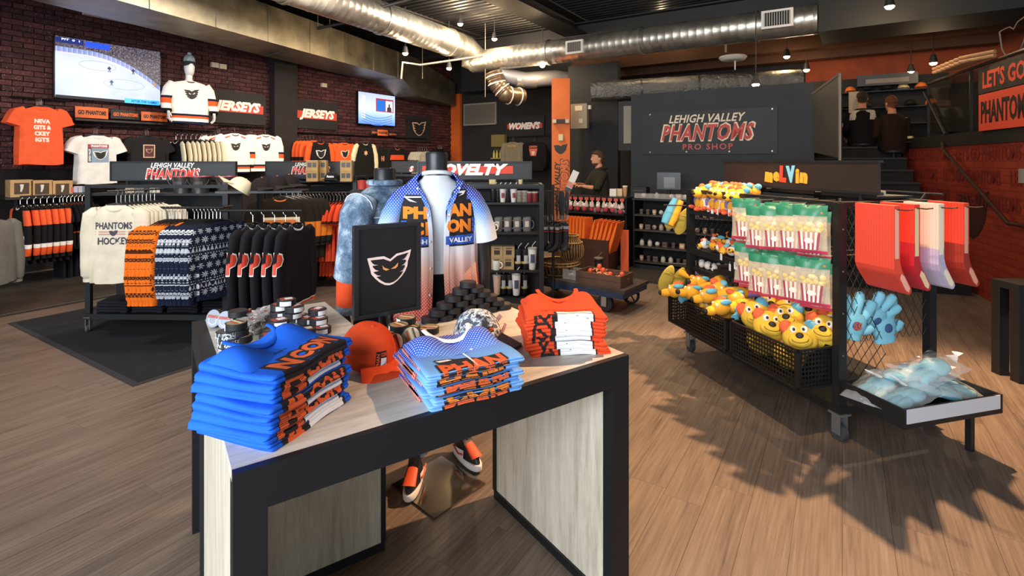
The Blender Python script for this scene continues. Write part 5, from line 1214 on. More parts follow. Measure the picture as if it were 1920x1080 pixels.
fn_ = Many(lambda: garment('knit_sweater', 'sweater', FN, None, .50, .66, .055, 'long', 3, spread=.9, Ls=.58, fold=.009))
yb = 4.86; zb = 1.19
row(fo_, (-3.07, yb-.22, zb), (-2.88, yb-.22, zb), 7, radians(66), 'orange snowflake-patterned sweater on the left rack, %s from the left', 'orange patterned sweaters', seed=3)
row(fn_, (-2.83, yb-.20, zb), (-2.60, yb-.20, zb), 8, radians(66), 'navy sweater with white snowflake pattern on the left rack, %s from the left', 'navy patterned sweaters', seed=4)
m = MB(); m.tube([(-3.26, yb-.21, zb-.005), (-2.56, yb-.21, zb-.005)], .011, 8, up=(0, 0, 1)); m.tube([(-3.24, yb, zb-.005), (-3.24, yb-.21, zb-.005)], .008, 8, up=(0, 0, 1)); m.tube([(-2.60, yb, zb-.005), (-2.60, yb-.21, zb-.005)], .011, 8, up=(0, 0, 1)); m.build('clothes_rail', BLM2, label='front rail carrying the orange and navy sweaters', cat='rail')
# jackets with the letter P at the rack end
pj_b = bands('p_jacket_body', '#1d1b20', [(-.80, -.805, WJ), (-.805, -.83, '#c8503c'), (-.83, -.84, WJ)]); pj_s = bands('p_jacket_sleeve', '#1d1b20', [(-.80, -.808, WJ), (-.808, -.835, '#c8503c'), (-.835, -.85, WJ)])
def d_P(o, wp, w, t):
    def sw(x, dy, z): a_ = radians(212)+x/.07; r_ = 1.05-dy*8; return Vector((-(.213+.09*(-.215-z))+.073*r_*cos(a_), .036*r_*sin(a_), z))
    letter(o, 'P', .11, .17, (0, 0, -.42), flat('#d8432c'), 'sleeve_letter', bold=.08, warp=sw, cell=.02, outline=flat('#efe6dc'), obold=.12, grow=.012)
pj = Many(lambda: garment('letterman_jacket', 'jacket', pj_b, pj_s, .45, .70, .07, 'long', 4, flat('#b9c2cc'), .8, d_P, Ls=.62))
row(pj, (-2.27, 4.58, 1.17), (-1.89, 4.58, 1.17), 5, 0, 'black jacket with red letter P at the rack end, %s from the left', 'black jackets with the letter P', seed=5, rzs=lambda k: radians(78))
m = MB(); m.tube([(-2.58, 4.58, 1.165), (-1.84, 4.58, 1.165)], .011, 8, up=(0, 0, 1)); m.tube([(-2.62, 4.86, 1.165), (-2.56, 4.58, 1.165)], .011, 8, up=(0, 0, 1)); m.build('clothes_rail', BLM2, label='side rail carrying the jackets with the letter P', cat='rail')
m = MB(); m.box(0, .72, -.16, .16, -.02, 0); m.build('side_shelf', BLM2, None, (-2.62, 4.72, 1.335), radians(10), smooth=False, label='side shelf at the rack end carrying the caps', cat='shelf')
wc = capm(cloth('#d9cfae'), cloth('#d9cfae')); wc.location = (-2.42, 4.62, 1.345); wc.rotation_euler = (radians(-35), 0, radians(-60)); wc['label'] = 'cream cap tipped on its side on the rack-end shelf'
for k, (x, y, r) in enumerate(((-2.24, 4.68, 55), (-2.12, 4.72, 62), (-2.05, 4.80, 70))):
    bc = capm(cloth('#221d1c'), cloth('#2c2624'), btn=flat('#d9703f')); bc.location = (x, y, 1.338+.012*k); bc.rotation_euler = (0, 0, radians(r)); bc['label'] = 'black cap with orange trim on the rack-end shelf, %s from the cream cap' % ordn(k); bc['group'] = 'black caps on the rack-end shelf'
# pails on the top shelf
def pailm():
    o = thing('metal_pail', 'p', 'pail'); m = MB(); m.lathe([(.07, 0), (.092, .15), (.096, .155), (.09, .155), (.069, .012)], 22, cap=(1, 1)); m.build('pail_body', flat('#8f8a86', .28, .9), o)
    m = MB(); m.lathe([(.0935, .148), (.099, .150), (.099, .158), (.0935, .158)], 22, cap=(0, 0)); m.build('rim', flat('#a84a50', .4), o)
    m = MB(); P = [(cos(pi*i/12)*.09, -.085, .13-sin(pi*i/12)*.07) for i in range(13)]; m.tube(P, .0022, 5); m.build('wire_handle', flat('#5a5654', .5, .5), o)
    m = MB(); m.grid(lambda u, v: (.088*cos(-2.0+u*.9), .088*sin(-2.0+u*.9), .05+v*.06), 6, 2); m.build('label_patch', flat('#3a3436'), o)
    return o
PL_ = Many(pailm)
for k, x in enumerate((343, 376, 424)): p = at(x, 360, 4.98); PL_.put((p.x, p.y, 1.30), .3*k, 'shiny metal pail with red rim on the rack top shelf, %s from the left' % ordn(k), 'metal pails on the rack top shelf')
def smallbox(loc, rz, s_, mat, label, name='small_box', cat='box', grp=None):
    m = MB(); m.cbox((0, 0, s_[2]/2), *s_); o = m.build(name, mat, None, loc, rz, smooth=False, label=label, cat=cat)
    if grp: o['group'] = grp
    return o
for k, (x, c) in enumerate(((145, '#b2463a'), (150, '#8d8f9a'), (245, '#a89a80'), (262, '#6a6a6a'), (290, '#c9c2b0'))):
    p = at(x, 366, 5.0); smallbox((p.x, p.y, 1.30), .2*k, (.07, .06, .05+.01*(k % 3)), flat(c), 'small %s packet on the rack top shelf, %s from the left' % (['red', 'grey', 'tan', 'dark grey', 'cream'][k], ordn(k)), 'small_packet', 'packet', 'small packets on the rack top shelf')
# base clothes: folded dark stacks in the base tray
fd = Many(lambda: (lambda o: (folded(.30, .26, .05, cloth('#1c1c22'), 2.0).build('folded_body', cloth('#1c1c22'), o), o)[1])(thing('folded_trousers', 'f', 'trousers')))
for k in range(8): fd.put((-3.75+.33*(k % 4), 5.02+.0, .18+.055*(k//4)), 0, 'folded dark trousers in the base of the left rack, %s pile, %s' % (ordn(k % 4), 'top' if k > 3 else 'bottom'), 'folded dark trousers in the rack base')

# --- rack B
RB_ = Vector((-3.25, 6.82, 0)); rb_ = gondola('clothes_rack', 'black clothes rack with black and orange T-shirts behind the first rack', RB_, 0, 1.20, .55, top=1.40, shelves=((1.34, .0, .55),))
HB = header((-3.31, 7.05, 0), radians(0), 1.18, .195, 'header sign reading Lehigh Valley Phantoms behind the kraft boxes'); lvp(HB, .54, (.60, -.014, .072))
bt_ = Many(lambda: garment('black_tee', 'T-shirt', bands('black_tee_low', '#1d1b1c', []) if 0 else cloth('#1f1c1b'), bands('black_tee_slv', '#1f1c1b', [(-.33, -.36, '#8a5a44')]), .50, .72, .05, 'short', 3))
ot_ = Many(lambda: garment('orange_tee', 'T-shirt', cloth('#dc4f30'), bands('orange_tee_slv', '#dc4f30', [(-.33, -.36, '#4a2018')]), .50, .72, .05, 'short', 4))
row(bt_, (-2.78, 6.72, 1.20), (-2.46, 6.72, 1.20), 9, radians(88), 'black T-shirt on the second rack, %s from the left', 'black T-shirts on the second rack', seed=7)
row(ot_, (-2.42, 6.72, 1.20), (-2.12, 6.72, 1.20), 8, radians(88), 'orange T-shirt on the second rack, %s from the left', 'orange T-shirts on the second rack', seed=8)
# lower row that shows under the first
bt2 = Many(lambda: garment('black_leggings', 'trousers', cloth('#1a1817'), None, .34, .60, .05, None, 3))
row(bt2, (-2.80, 6.78, .80), (-2.46, 6.78, .80), 8, radians(88), 'long black trousers below the black T-shirts, %s from the left', 'black trousers on the second rack', seed=9)
ot2 = Many(lambda: garment('orange_long_tee', 'T-shirt', cloth('#d24a2e'), None, .40, .58, .05, None, 3))
row(ot2, (-2.40, 6.78, .86), (-2.14, 6.78, .86), 7, radians(88), 'orange shirt in the lower row of the second rack, %s from the left', 'orange shirts in the lower row', seed=10)
for z in (1.196, .83): m = MB(); m.tube([(-2.9, 6.76-.03*(z > 1), z), (-2.06, 6.76-.03*(z > 1), z)], .011, 8, up=(0, 0, 1)); m.build('clothes_rail', BLM2, label='%s rail of the second rack' % ('upper' if z > 1 else 'lower'), cat='rail')
def d_fj(o, wp, w, t):
    polyput(o, rectp(-.22, .22, -.50, -.36), flat('#efe0c4'), 'print_panel', warp=wp, cell=.04); polyput(o, rectp(-.19, .19, -.54, -.39), flat('#e07a2c'), 'print_panel', warp=lambda x, y, z: wp(x, -.0015, z), cell=.04)
fj = Many(lambda: garment('hockey_jersey', 'jersey', cloth('#27221d'), bands('feature_sleeve', '#27221d', [(-.42, -.60, '#e07a2c')]), .58, .74, .08, 'long', 3, flat('#e07a2c'), 1.1, d_fj, Ls=.5))
p = at(526, 350, 6.2)
for k in range(4): fj.put((p.x+.05*k, p.y+.05*k, p.z), radians(14), 'black jersey with orange collar and chest band beside the black T-shirts' if k == 0 else 'dark jersey behind the orange-collared one, %s in line' % ordn(k), 'orange-collared jerseys')
m = MB(); m.tube([(p.x-.03, p.y-.03, p.z-.005), (p.x+.55, p.y+.55, p.z-.005)], .009, 6, up=(0, 0, 1)); m.build('clothes_peg', BLM2, label='metal arm holding the orange-collared jerseys', cat='peg')
def kb2():
    o = thing('kraft_box', 'b', 'box'); m = MB(); m.box(-.07, .07, -.06, .06, 0, .135); m.build('carton', var('#a98a5c', .15, .85, 8), o, smooth=False)
    for x in (-.03, .03): m = MB(); m.box(x-.024, x+.024, -.062, -.06, .045, .105); m.build('printed_window', flat('#2e2620', .4), o, smooth=False)
    return o
K2 = Many(kb2)
for k, (x, lv) in enumerate(((587, 0), (587, 1), (650, 0), (650, 1), (603, 0), (603, 1))): 
    p = at(x, 340, 6.70 if k < 4 else 6.84); K2.put((p.x, p.y, 1.34+.136*lv), radians(8), 'small kraft box on the second rack, %s of the %s' % ('upper one' if lv else 'lower one', ['left front pile', 'right pile', 'hidden left pile'][k//2]), 'kraft boxes on the second rack')
nc = capm(cloth('#1d1c20'), cloth('#1d1c20')); p = at(622, 352, 6.72); nc.location = (p.x, p.y, 1.345); nc.rotation_euler = (0, 0, .1); nc['label'] = 'black cap with white front lettering between the kraft boxes'
letter(nc, 'Phantoms', .10, .03, (0, 0, .06), WH_, 'cap_letters', bold=.03, warp=dw, cell=.02)
fl_ = Many(lambda: (lambda o: (folded(.50, .22, .035, cloth('#22263a'), 2.0).build('folded_body', cloth('#262a44'), o), o)[1])(thing('folded_scarf', 'f', 'scarf')))
for k in range(2): fl_.put((-2.98, 6.95, 1.34+.036*k), 0, 'folded navy scarf on the second rack top, %s one' % ['lower', 'upper'][k], 'folded navy scarves')
rm = Many(lambda: (lambda o: (MB().lathe([(.05, 0), (.055, .10), (.058, .11), (.052, .11), (.05, .01)], 16).build('cup_body', flat('#b8443c', .5), o), o)[1])(thing('red_cup', 'c', 'cup')))
for k, x in enumerate((678, 693)): p = at(x, 340, 6.6); rm.put((p.x, p.y, 1.245), 0, 'red cup on the small shelf behind the denim jacket, %s one' % ['left', 'right'][k], 'red cups behind the denim jacket')
p = at(686, 340, 6.6); m = MB(); m.cbox((p.x, p.y+.05, .62), .34, .3, 1.23); m.build('display_plinth', flat('#1b1a1b', .6), smooth=False, label='dark plinth carrying the two red cups', cat='plinth')
# sign panel further back
HD = header((-2.0, 8.75, 0), 0, .62, .19, 'plain dark header sign behind the jersey mannequin'); headword(HD, 'S', .07, .1, y=-.014, x=.32, z=.06)
gd = gondola('clothes_rack', 'dark far clothes rack hidden behind the jersey mannequin', (-2.05, 8.6, 0), 0, 1.2, .5, shelves=((.9, 0, .5),))
dk = Many(lambda: garment('dark_sweatshirt', 'sweatshirt', cloth('#1f1c1d'), None, .50, .66, .05, 'long', 3))
row(dk, (-1.95, 8.55, 1.25), (-.95, 8.55, 1.25), 14, radians(40), 'dark sweatshirt on the far rack, %s from the left', 'dark sweatshirts on the far rack')
# --- rack C with novelties
RC_ = Vector((-.93, 5.42, 0)); rc = gondola('novelty_rack', 'black shelving rack with mugs and tumblers behind the jersey mannequin', RC_, 0, 1.235, .40, top=1.36, backp=True, shelves=((1.17, 0, .40), (.86, 0, .40), (.465, 0, .40), (1.335, 0, .4)))
HC = header((-.99, 5.56, 0), 0, 1.19, .193, 'header sign reading NOVELTY over the mugs'); headword(HC, 'NOVELTY', .86, .125, y=-.014, x=.52, z=.105)
def cup(h, r0, r1, body, lidc=None, straw=None, handle=False, mark=None, name='tumbler', band=None):
    def f():
        o = thing(name, 'c', name.split('_')[-1]); m = MB(); m.lathe([(r0*.9, 0), (r0, .006), (r1, h), (r1-.003, h), (r0-.002, .01)], 18); m.build('cup_body', body, o)
        if lidc: m = MB(); m.lathe([(r1+.003, h-.004), (r1+.003, h+.008), (r1-.01, h+.014)], 18); m.build('lid', lidc, o)
        if straw: m = MB(); m.tube([(0, 0, h*.5), (0, 0, h+.03), (.035, -.01, h+.075)], .004, 6); m.build('straw', straw, o)
        if handle: m = MB(); P = [(r1*.95+.028*sin(pi*i/8), 0, h*.5-h*.3*cos(pi*i/8)) for i in range(9)]; m.tube(P, .006, 6); m.build('handle', body, o)
        if mark: m = MB(); m.grid(lambda u, v: ((r1+.0012)*cos(-2.0+u*.9), (r1+.0012)*sin(-2.0+u*.9), h*.35+v*h*.4), 6, 3); m.build('printed_mark', mark, o)
        if band: m = MB(); m.lathe([(r0*.5+r1*.5+.0015, h*.3), (r0*.4+r1*.6+.0015, h*.42)], 18, cap=(0, 0)); m.build('colour_band', band, o)
        return o
    return f
WHC = flat('#dedad2', .35); BKC = flat('#1b1b1f', .35)
def shelfset(fn, xs, z, y, lab, grp, d=5.50, rz=0):
    mn = Many(fn)
    for k, x in enumerate(xs):
        X = (x-960)/FP*d; mn.put((X, d+(y if not callable(y) else y(k)), z), rz+.1*k, lab % ordn(k), grp)
shelfset(cup(.13, .026, .036, BKC, BKC, WHC), (925, 934, 952), 1.17, 0, 'small black cup with straw on the upper novelty shelf, %s from the left', 'small cups with straws')
shelfset(cup(.13, .026, .036, WHC, WHC, WHC, mark=flat('#8a3a3a')), (943, 963), 1.17, -.02, 'small white cup with straw on the upper novelty shelf, %s of two', 'small cups with straws')
shelfset(cup(.11, .034, .036, var('#8a7f70', .4, .5, 40), flat('#b8a890'), name='patterned_mug'), (974, 984), 1.17, 0, 'patterned beige mug on the upper novelty shelf, %s of two', 'patterned mugs')
shelfset(cup(.10, .032, .036, flat('#7d2a2c', .4), flat('#c9b8ac'), name='red_cup'), (993, 1003), 1.17, 0, 'dark red cup with pale rim on the upper novelty shelf, %s of two', 'dark red cups')
shelfset(cup(.15, .042, .046, glass('#8d8a88', .08, .38, 'mug'), None, None, True, flat('#b4aaa0'), 'glass_mug'), (935, 952, 970, 988), .86, 0, 'clear glass mug with pale print on the second novelty shelf, %s from the left', 'clear glass mugs', rz=-.3)
shelfset(cup(.10, .036, .042, WHC, None, None, True, flat('#8a7a50'), 'white_mug'), (923,), .86, -.05, 'white mug beside the mannequin arm on the second novelty shelf (%s)', 'white mug upper', rz=-.4)
shelfset(cup(.10, .038, .042, WHC, None, None, True, None, 'white_mug'), (931,), .465, -.04, 'white mug in front of the kraft cartons on the lower novelty shelf (%s)', 'white mug lower', rz=-.4)
for o in COL.objects:
    if o.name.startswith('white_mug') and 'label' in o: o['label'] = o['label'].replace(' (first)', ''); del o['group']
shelfset(cup(.20, .030, .044, BKC, BKC, WHC, mark=flat('#a9a9ac'), band=flat('#c9a83c')), (972, 985), .465, .0, 'tall black tumbler with straw on the lower novelty shelf, %s of two', 'tall tumblers on the lower novelty shelf')
shelfset(cup(.22, .034, .048, WHC, flat('#8d8d90'), WHC, mark=flat('#38405a'), band=flat('#b0b4ba')), (998,), .465, -.02, 'tall white tumbler with straw on the lower novelty shelf, %s from the post', 'tall tumblers on the lower novelty shelf')
def kb3():
    o = thing('kraft_carton', 'b', 'box'); m = MB(); m.box(-.06, .06, -.06, .06, 0, .12); m.build('carton', var('#a08660', .12, .85, 8), o, smooth=False)
    m = MB(); m.box(-.03, .03, -.062, -.06, .035, .08); m.build('printed_window', flat('#2e2824', .4), o, smooth=False)
    m = MB(); m.box(-.03, .03, -.062, -.06, .095, .105); m.build('printed_bar', flat('#4a3c30', .4), o, smooth=False); return o
K3 = Many(kb3)
for k, (x, lv) in enumerate(((932, 0), (953, 0), (932, 1), (954, 1))): X = (x-960)/FP*5.5; K3.put((X, 5.5+.03, .465+.121*lv), 0, 'kraft mug carton on the lower novelty shelf, %s %s' % (['left', 'right'][k % 2], 'on top' if lv else 'at the bottom'), 'kraft mug cartons')
shelfset(cup(.20, .030, .044, BKC, BKC, WHC, mark=flat('#a9a9ac'), band=flat('#c9a83c')), (944, 956, 983), .20, .02, 'tall black tumbler on the bottom novelty shelf, %s from the left', 'tumblers on the bottom novelty shelf')
shelfset(cup(.22, .034, .048, WHC, flat('#8d8d90'), WHC, mark=flat('#38405a')), (968,), .20, -.04, 'tall white tumbler on the bottom novelty shelf, %s and only white one', 'tumblers on the bottom novelty shelf')
shelfset(cup(.20, .030, .044, flat('#c9a58c', .4), flat('#b0aca6'), WHC), (932,), .20, -.02, 'tall pinkish tumbler on the bottom novelty shelf beside the mannequin arm, %s one', 'tumblers on the bottom novelty shelf')
shelfset(cup(.07, .02, .024, flat('#c9b888', .5), name='shot_glass'), (921, 926, 976), 1.335, 0, 'tiny cream figure glass on the topmost novelty shelf, %s from the left', 'tiny glasses on the topmost shelf')
shelfset(cup(.12, .035, .04, glass('#6f6a66', .1, .4, 'mug'), None, None, True, None, 'dark_mug'), (-10+840, 862, 886, 905), .86, 0.02, 'clear dark mug on the second novelty shelf behind the mannequin, %s from the left', 'dark mugs behind the mannequin')

# ================================================================ MANNEQUINS
MBK = flat('#232427', .38, 0, .5)
def limb(pts, rad, name, mat, parent, n=14, up=(0, 1, 0)):
    m = MB(); Q = []; R = []
    for i in range(len(pts)-1):
        for s_ in (0, .34, .67):
            Q.append(Vector(pts[i]).lerp(Vector(pts[i+1]), s_)); ra_, rb_ = (rad[i], rad[i+1]); f = lambda r: r if hasattr(r, '__len__') else (r, r)
            R.append(tuple(f(ra_)[j]*(1-s_)+f(rb_)[j]*s_ for j in (0, 1)))
    Q.append(Vector(pts[-1])); R.append(rad[-1] if hasattr(rad[-1], '__len__') else (rad[-1],)*2)
    m.tube(Q, R, n, up=up); return m.build(name, mat, parent, ang=80)
def shoe(parent, x, y, rz):
    g = put('shoe', None, parent, (x, y, .012), rz)
    def outline(k, s_=1.0): # foot outline, toe to -y
        a = 2*pi*k/24; yy = -cos(a)*.145; w_ = .046+.008*cos(a)+.004*cos(2*a); return (sin(a)*w_*s_, yy*s_-.045)
    m = MB(); m.loft([[(*outline(k, s_), z) for k in range(24)] for z, s_ in ((0, .97), (.006, 1.0), (.028, 1.0), (.032, .97))]); m.build('sole', flat('#e9e9e6', .5), g)
    m = MB(); m.loft([[(*outline(k, .9), -.004) for k in range(24)], [(*outline(k, .99), .002) for k in range(24)]]); m.build('outsole', flat('#17171a', .6), g)
    R = []
    for z, s_, y0, y1 in ((.030, .96, -1, 1), (.055, .93, -1, 1), (.075, .85, -.75, 1), (.090, .78, -.35, 1), (.115, .74, -.05, 1), (.150, .72, .12, 1)):
        r = []
        for k in range(24):
            x_, y_ = outline(k, s_); yc = (y_+.045)/.145; yy = max(yc, y0); r.append((x_*(.55+.45*min(1, (yy+1.2)) if yy > -.9 else .75), yy*.145*s_-.045, z+(.018*(yc < y0)*0)))
        R.append(r)
    m = MB(); m.loft(R); m.build('upper', flat('#1a1a1d', .45), g)
    m = MB(); m.grid(lambda u, v: (sin((u-.5)*pi)*.037*(1-.2*v), -.158+.085*v-.018*cos((u-.5)*pi)*(1-v), .060+.036*v+.012*cos((u-.5)*pi)), 10, 6); m.build('toe_box', flat('#e0562c', .55), g)
    for s_ in (-1, 1):
        m = MB(); m.grid(lambda u, v: (s_*(.046-.004*v+.003*sin(u*pi)), -.075+.12*u, .035+.04*v*(1-.3*u)), 8, 3); m.build('side_panel', flat('#e6e6e4', .5), g)
        m = MB(); m.tube([(s_*.0495, -.07, .055), (s_*.050, -.03, .045), (s_*.048, .03, .068)], .005, 6); m.build('side_mark', flat('#d85030', .5), g)
    for i in range(5): m = MB(); z = .092+.010*i; y = -.085+.018*i; m.tube([(-.026, y+.004, z-.005), (0, y-.004, z+.003), (.026, y+.004, z-.005)], .0035, 5); m.build('lace', flat('#111113', .8), g)
    return g
# --- baseball jersey mannequin
JM = thing('mannequin', 'headless black mannequin in open blue-to-orange baseball jersey behind the front table', 'mannequin', (-.375, 2.60, 0), radians(10)); JM.scale = (.87, .93, 1)
m = MB(); m.tube([(0, .0, 1.43), (0, .0, 1.50), (0, -.005, 1.57), (0, -.01, 1.635), (0, -.01, 1.645)], [(.12, .10), (.075, .068), (.060, .058), (.064, .062), (.058, .056)], 22, up=(0, 1, 0)); m.build('neck', MBK, JM)
limb([(.19, 0, 1.40), (.245, .0, 1.25), (.27, .005, 1.08), (.265, -.01, .92), (.262, -.03, .86)], [(.055, .055), (.050, .050), (.042, .044), (.034, .036), (.026, .030)], 'arm', MBK, JM)
limb([(-.19, 0, 1.40), (-.245, .0, 1.25), (-.27, .005, 1.08), (-.265, -.01, .92), (-.262, -.03, .86)], [(.055, .055), (.050, .050), (.042, .044), (.034, .036), (.026, .030)], 'arm', MBK, JM)
for s_ in (-1, 1): m = MB(); hand_mb(m, (s_*.262, -.03, .87), s_, .95); m.build('hand', MBK, JM)
PNT = cloth('#1b1a1e')
for s_, fx, fy in ((-1, -.115, .02), (1, .165, .20)):
    limb([(s_*.085, .0, .90), (s_*.10, .0, .72), (fx*.9, fy*.5, .48), (fx, fy+.03, .22), (fx, fy+.045, .13)], [(.095, .105), (.088, .095), (.070, .075), (.062, .066), (.058, .064)], 'trouser_leg', PNT, JM, 16)
    shoe(JM, fx, fy, radians(-14) if s_ < 0 else radians(28))
    m = MB(); m.lathe([(.060, .125), (.068, .13), (.068, .165), (.060, .17)], 16, c=(fx, fy+.042, 0), cap=(0, 0)); m.build('turned_cuff', flat('#8a97a6', .8), JM)
def bp(name):
    a = NT(name, .12, .9); a.col(hexc('#8d8478')); return a.m
m = MB(); m.loft([[((.14)*cos(2*pi*j/20), .10*sin(2*pi*j/20), z) for j in range(20)] for z in (.86, 1.0, 1.09)]); m.build('waist', PNT, JM)
m = MB(); m.box(-.20, .17, -.19, .19, 0, .010); o = m.build('stand_plate', bp('brushed_plate'), JM, smooth=False); o.rotation_euler = (0, 0, radians(38)); o.location = (.02, -.02, .0)
m = MB(); R = []
for z, rx, ry in ((1.53, .072, .068), (1.515, .085, .078), (1.49, .125, .09), (1.44, .17, .105), (1.35, .17, .115), (1.2, .155, .108), (1.09, .15, .108), (1.06, .152, .110), (1.055, .14, .10)):
    R.append([(rx*cos(2*pi*j/32)+.003*sin(z*40+j), ry*sin(2*pi*j/32)-.005*cos(z*17), z) for j in range(32)])
m.loft(R[::-1]); m.build('white_tee', var('#d9dee3', .06, .9, 9, 0, .4, 25), JM)
m = MB(); P = [(cos(2*pi*i/20)*.083, sin(2*pi*i/20)*.074, 1.535-.012*sin(2*pi*i/20+pi)*-1) for i in range(21)]; m.tube(P, .010, 8, up=(0, 0, 1)); m.build('tee_collar', flat('#e3e7ea', .85), JM)
JFAB = dotted('halftone_jersey', [(.78, '#c8402e'), (.95, '#cf5a44'), (1.08, '#e0a890'), (1.17, '#e9dfe0'), (1.30, '#d3e0f0'), (1.38, '#4f86dc'), (1.45, '#1f48bc'), (1.60, '#1a38a4')], 2, [(.78, .75), (.95, .55), (1.10, .12), (1.2, 0), (1.34, .2), (1.42, .75), (1.6, .9)], pitch=.016)
SFAB = dotted('halftone_sleeve', [(1.16, '#e6e4e8'), (1.27, '#d0def0'), (1.36, '#5a90dc'), (1.43, '#1f48bc'), (1.60, '#1a38a4')], 2, [(1.16, 0), (1.3, .3), (1.42, .75), (1.6, .9)], pitch=.016)
def jr(z):
    K = [(1.545, .090, .078, 1.15), (1.53, .118, .088, 1.0), (1.50, .158, .103, .72), (1.45, .205, .120, .34), (1.38, .228, .132, .15), (1.28, .232, .138, .10), (1.10, .228, .140, .085), (.95, .236, .145, .10), (.80, .250, .152, .14)]
    for i in range(len(K)-1):
        if K[i][0] >= z >= K[i+1][0]:
            t = (K[i][0]-z)/(K[i][0]-K[i+1][0]); return [K[i][j]*(1-t)+K[i+1][j]*t for j in range(1, 4)]
    return K[-1][1:]
m = MB(); NJ = 72; zs = [1.545, 1.53, 1.515, 1.50, 1.475]+[1.45-.65*i/26 for i in range(27)]
R = []
for z in zs:
    rx, ry, op = jr(z); r = []
    for j in range(NJ+1):
        a = -pi/2+op+(2*pi-2*op)*j/NJ; lo = max(0, min(1, (1.42-z)/.5))
        x = rx*math.copysign(abs(cos(a))**.85, cos(a)); y = ry*math.copysign(abs(sin(a))**.85, sin(a))
        f_ = lo*(.007*sin(15*a+3*z)+.005*sin(24*a+1+6*z)); x *= 1+f_/.2; y *= 1+f_/.12
        hem = (.02*cos(a*2)-.01*sin(3*a))*max(0, (.95-z)/.15)
        r.append((x+.008*lo, y, z+hem))
    R.append(r)
m.loft(R[::-1], cap=(0, 0), closed=False); jb = m.build('jersey_body', JFAB, JM, ang=180); md = jb.modifiers.new('cloth', 'SOLIDIFY'); md.thickness = .004
jw = bvh_warp(jb.data, .004)
for s_ in (-1, 1):
    o = limb([(s_*.150, 0, 1.452), (s_*.205, 0, 1.405), (s_*.245, -.005, 1.33), (s_*.268, -.01, 1.25), (s_*.275, -.01, 1.205)], [(.045, .080), (.058, .086), (.064, .090), (.070, .094), (.073, .096)], 'jersey_sleeve', SFAB, JM, 24)
    # placket, buttons
    m = MB(); m.grid(lambda u, v: (lambda z: (lambda rx, ry, op: (s_*(rx*abs(cos(-pi/2+op+.0))**.85+(.002+.022*u))+.008, -ry*abs(sin(-pi/2+op))**.85-.006, z))(*jr(z)))(1.50-.69*v), 2, 24); m.build('placket', flat('#dfe6f0', .8) if 0 else JFAB, JM)
    for i in range(6):
        z = 1.47-.125*i; rx, ry, op = jr(z); p_ = (s_*(rx*abs(cos(-pi/2+op))**.85+.016)+.008, -ry*abs(sin(-pi/2+op))**.85-.009, z)
        if s_ < 0 or i in (0, 1): m = MB(); m.ell(p_, (.006, .003, .006), 10, 5); m.build('button', WH_, JM)
sa = Vector((0, 0, 0))
ZS = lambda z: 1.44-(1.43-z)*.803
def JP(pts, mat, nm, dy=0): polyput(JM, [(x, ZS(z)) for x, z in pts], mat, nm, warp=lambda x, y, z: jw(x, dy, z), cell=.02)
def JL_(s_, w_, h_, x, z, mat, dy=-.003, bold=.06, **k): letter(JM, s_, w_, h_*.803, (x, 0, ZS(z)), mat, 'logo_letters', bold=bold, warp=lambda a, b, c: jw(a, dy, c), cell=.02, **k)
# left half
OG = dotted('orange_fade', [(1.18, '#dd4f22'), (1.30, '#f08a2e')], 2, [(1.18, 0), (1.3, 0)])
JP([(-.205, 1.375), (-.045, 1.38), (-.040, 1.19), (-.045, 1.125), (-.195, 1.110), (-.192, 1.20), (-.215, 1.29)], BK_, 'logo_backing')
JP([(-.20, 1.375), (-.19, 1.43), (-.06, 1.43), (-.045, 1.37)], BK_, 'logo_wing'); JP([(-.185, 1.42), (-.07, 1.422), (-.07, 1.414), (-.165, 1.412), (-.11, 1.385), (-.15, 1.392)], WH_, 'logo_wing_edge', -.003)
JP([(-.08, 1.405), (-.06, 1.395), (-.065, 1.383)], YO, 'logo_eye', -.003)
JL_('PH', .135, .072, -.118, 1.325, OG); JL_('C', .085, .080, -.115, 1.232, OG); JL_('I', .025, .080, -.052, 1.232, OG)
JP([(-.195, 1.275), (-.165, 1.278), (-.170, 1.195), (-.19, 1.195)], flat('#2a5cc0'), 'logo_side_bar', -.002)
JP([(-.19, 1.18), (-.046, 1.185), (-.048, 1.135), (-.19, 1.125)], flat('#2450b4'), 'logo_band', -.002); JL_('EHIGH', .12, .028, -.115, 1.156, WH_, dy=-.005, bold=.03)
# right half
JP([(.045, 1.385), (.185, 1.40), (.21, 1.29), (.225, 1.28), (.225, 1.145), (.20, 1.125), (.045, 1.125)], BK_, 'logo_backing')
JP([(.045, 1.385), (.05, 1.43), (.09, 1.455), (.165, 1.46), (.16, 1.39)], BK_, 'logo_wing'); JP([(.05, 1.42), (.09, 1.448), (.158, 1.452), (.145, 1.43), (.115, 1.42), (.142, 1.437), (.092, 1.438)], WH_, 'logo_wing_edge', -.003)
JP([(.075, 1.40), (.098, 1.418), (.092, 1.395)], YO, 'logo_eye', -.003)
JL_('AN', .135, .076, .122, 1.338, OG); JL_('ON', .135, .080, .118, 1.245, OG)
for i in range(3): JP(rectp(.192, .220, 1.205+.030*i, 1.228+.030*i), flat('#2a5cc0'), 'logo_side_bar', -.002)
JP([(.045, 1.185), (.218, 1.192), (.218, 1.15), (.20, 1.135), (.045, 1.135)], flat('#2450b4'), 'logo_band', -.002); JL_('VALLEY', .13, .028, .128, 1.162, WH_, dy=-.005, bold=.03)

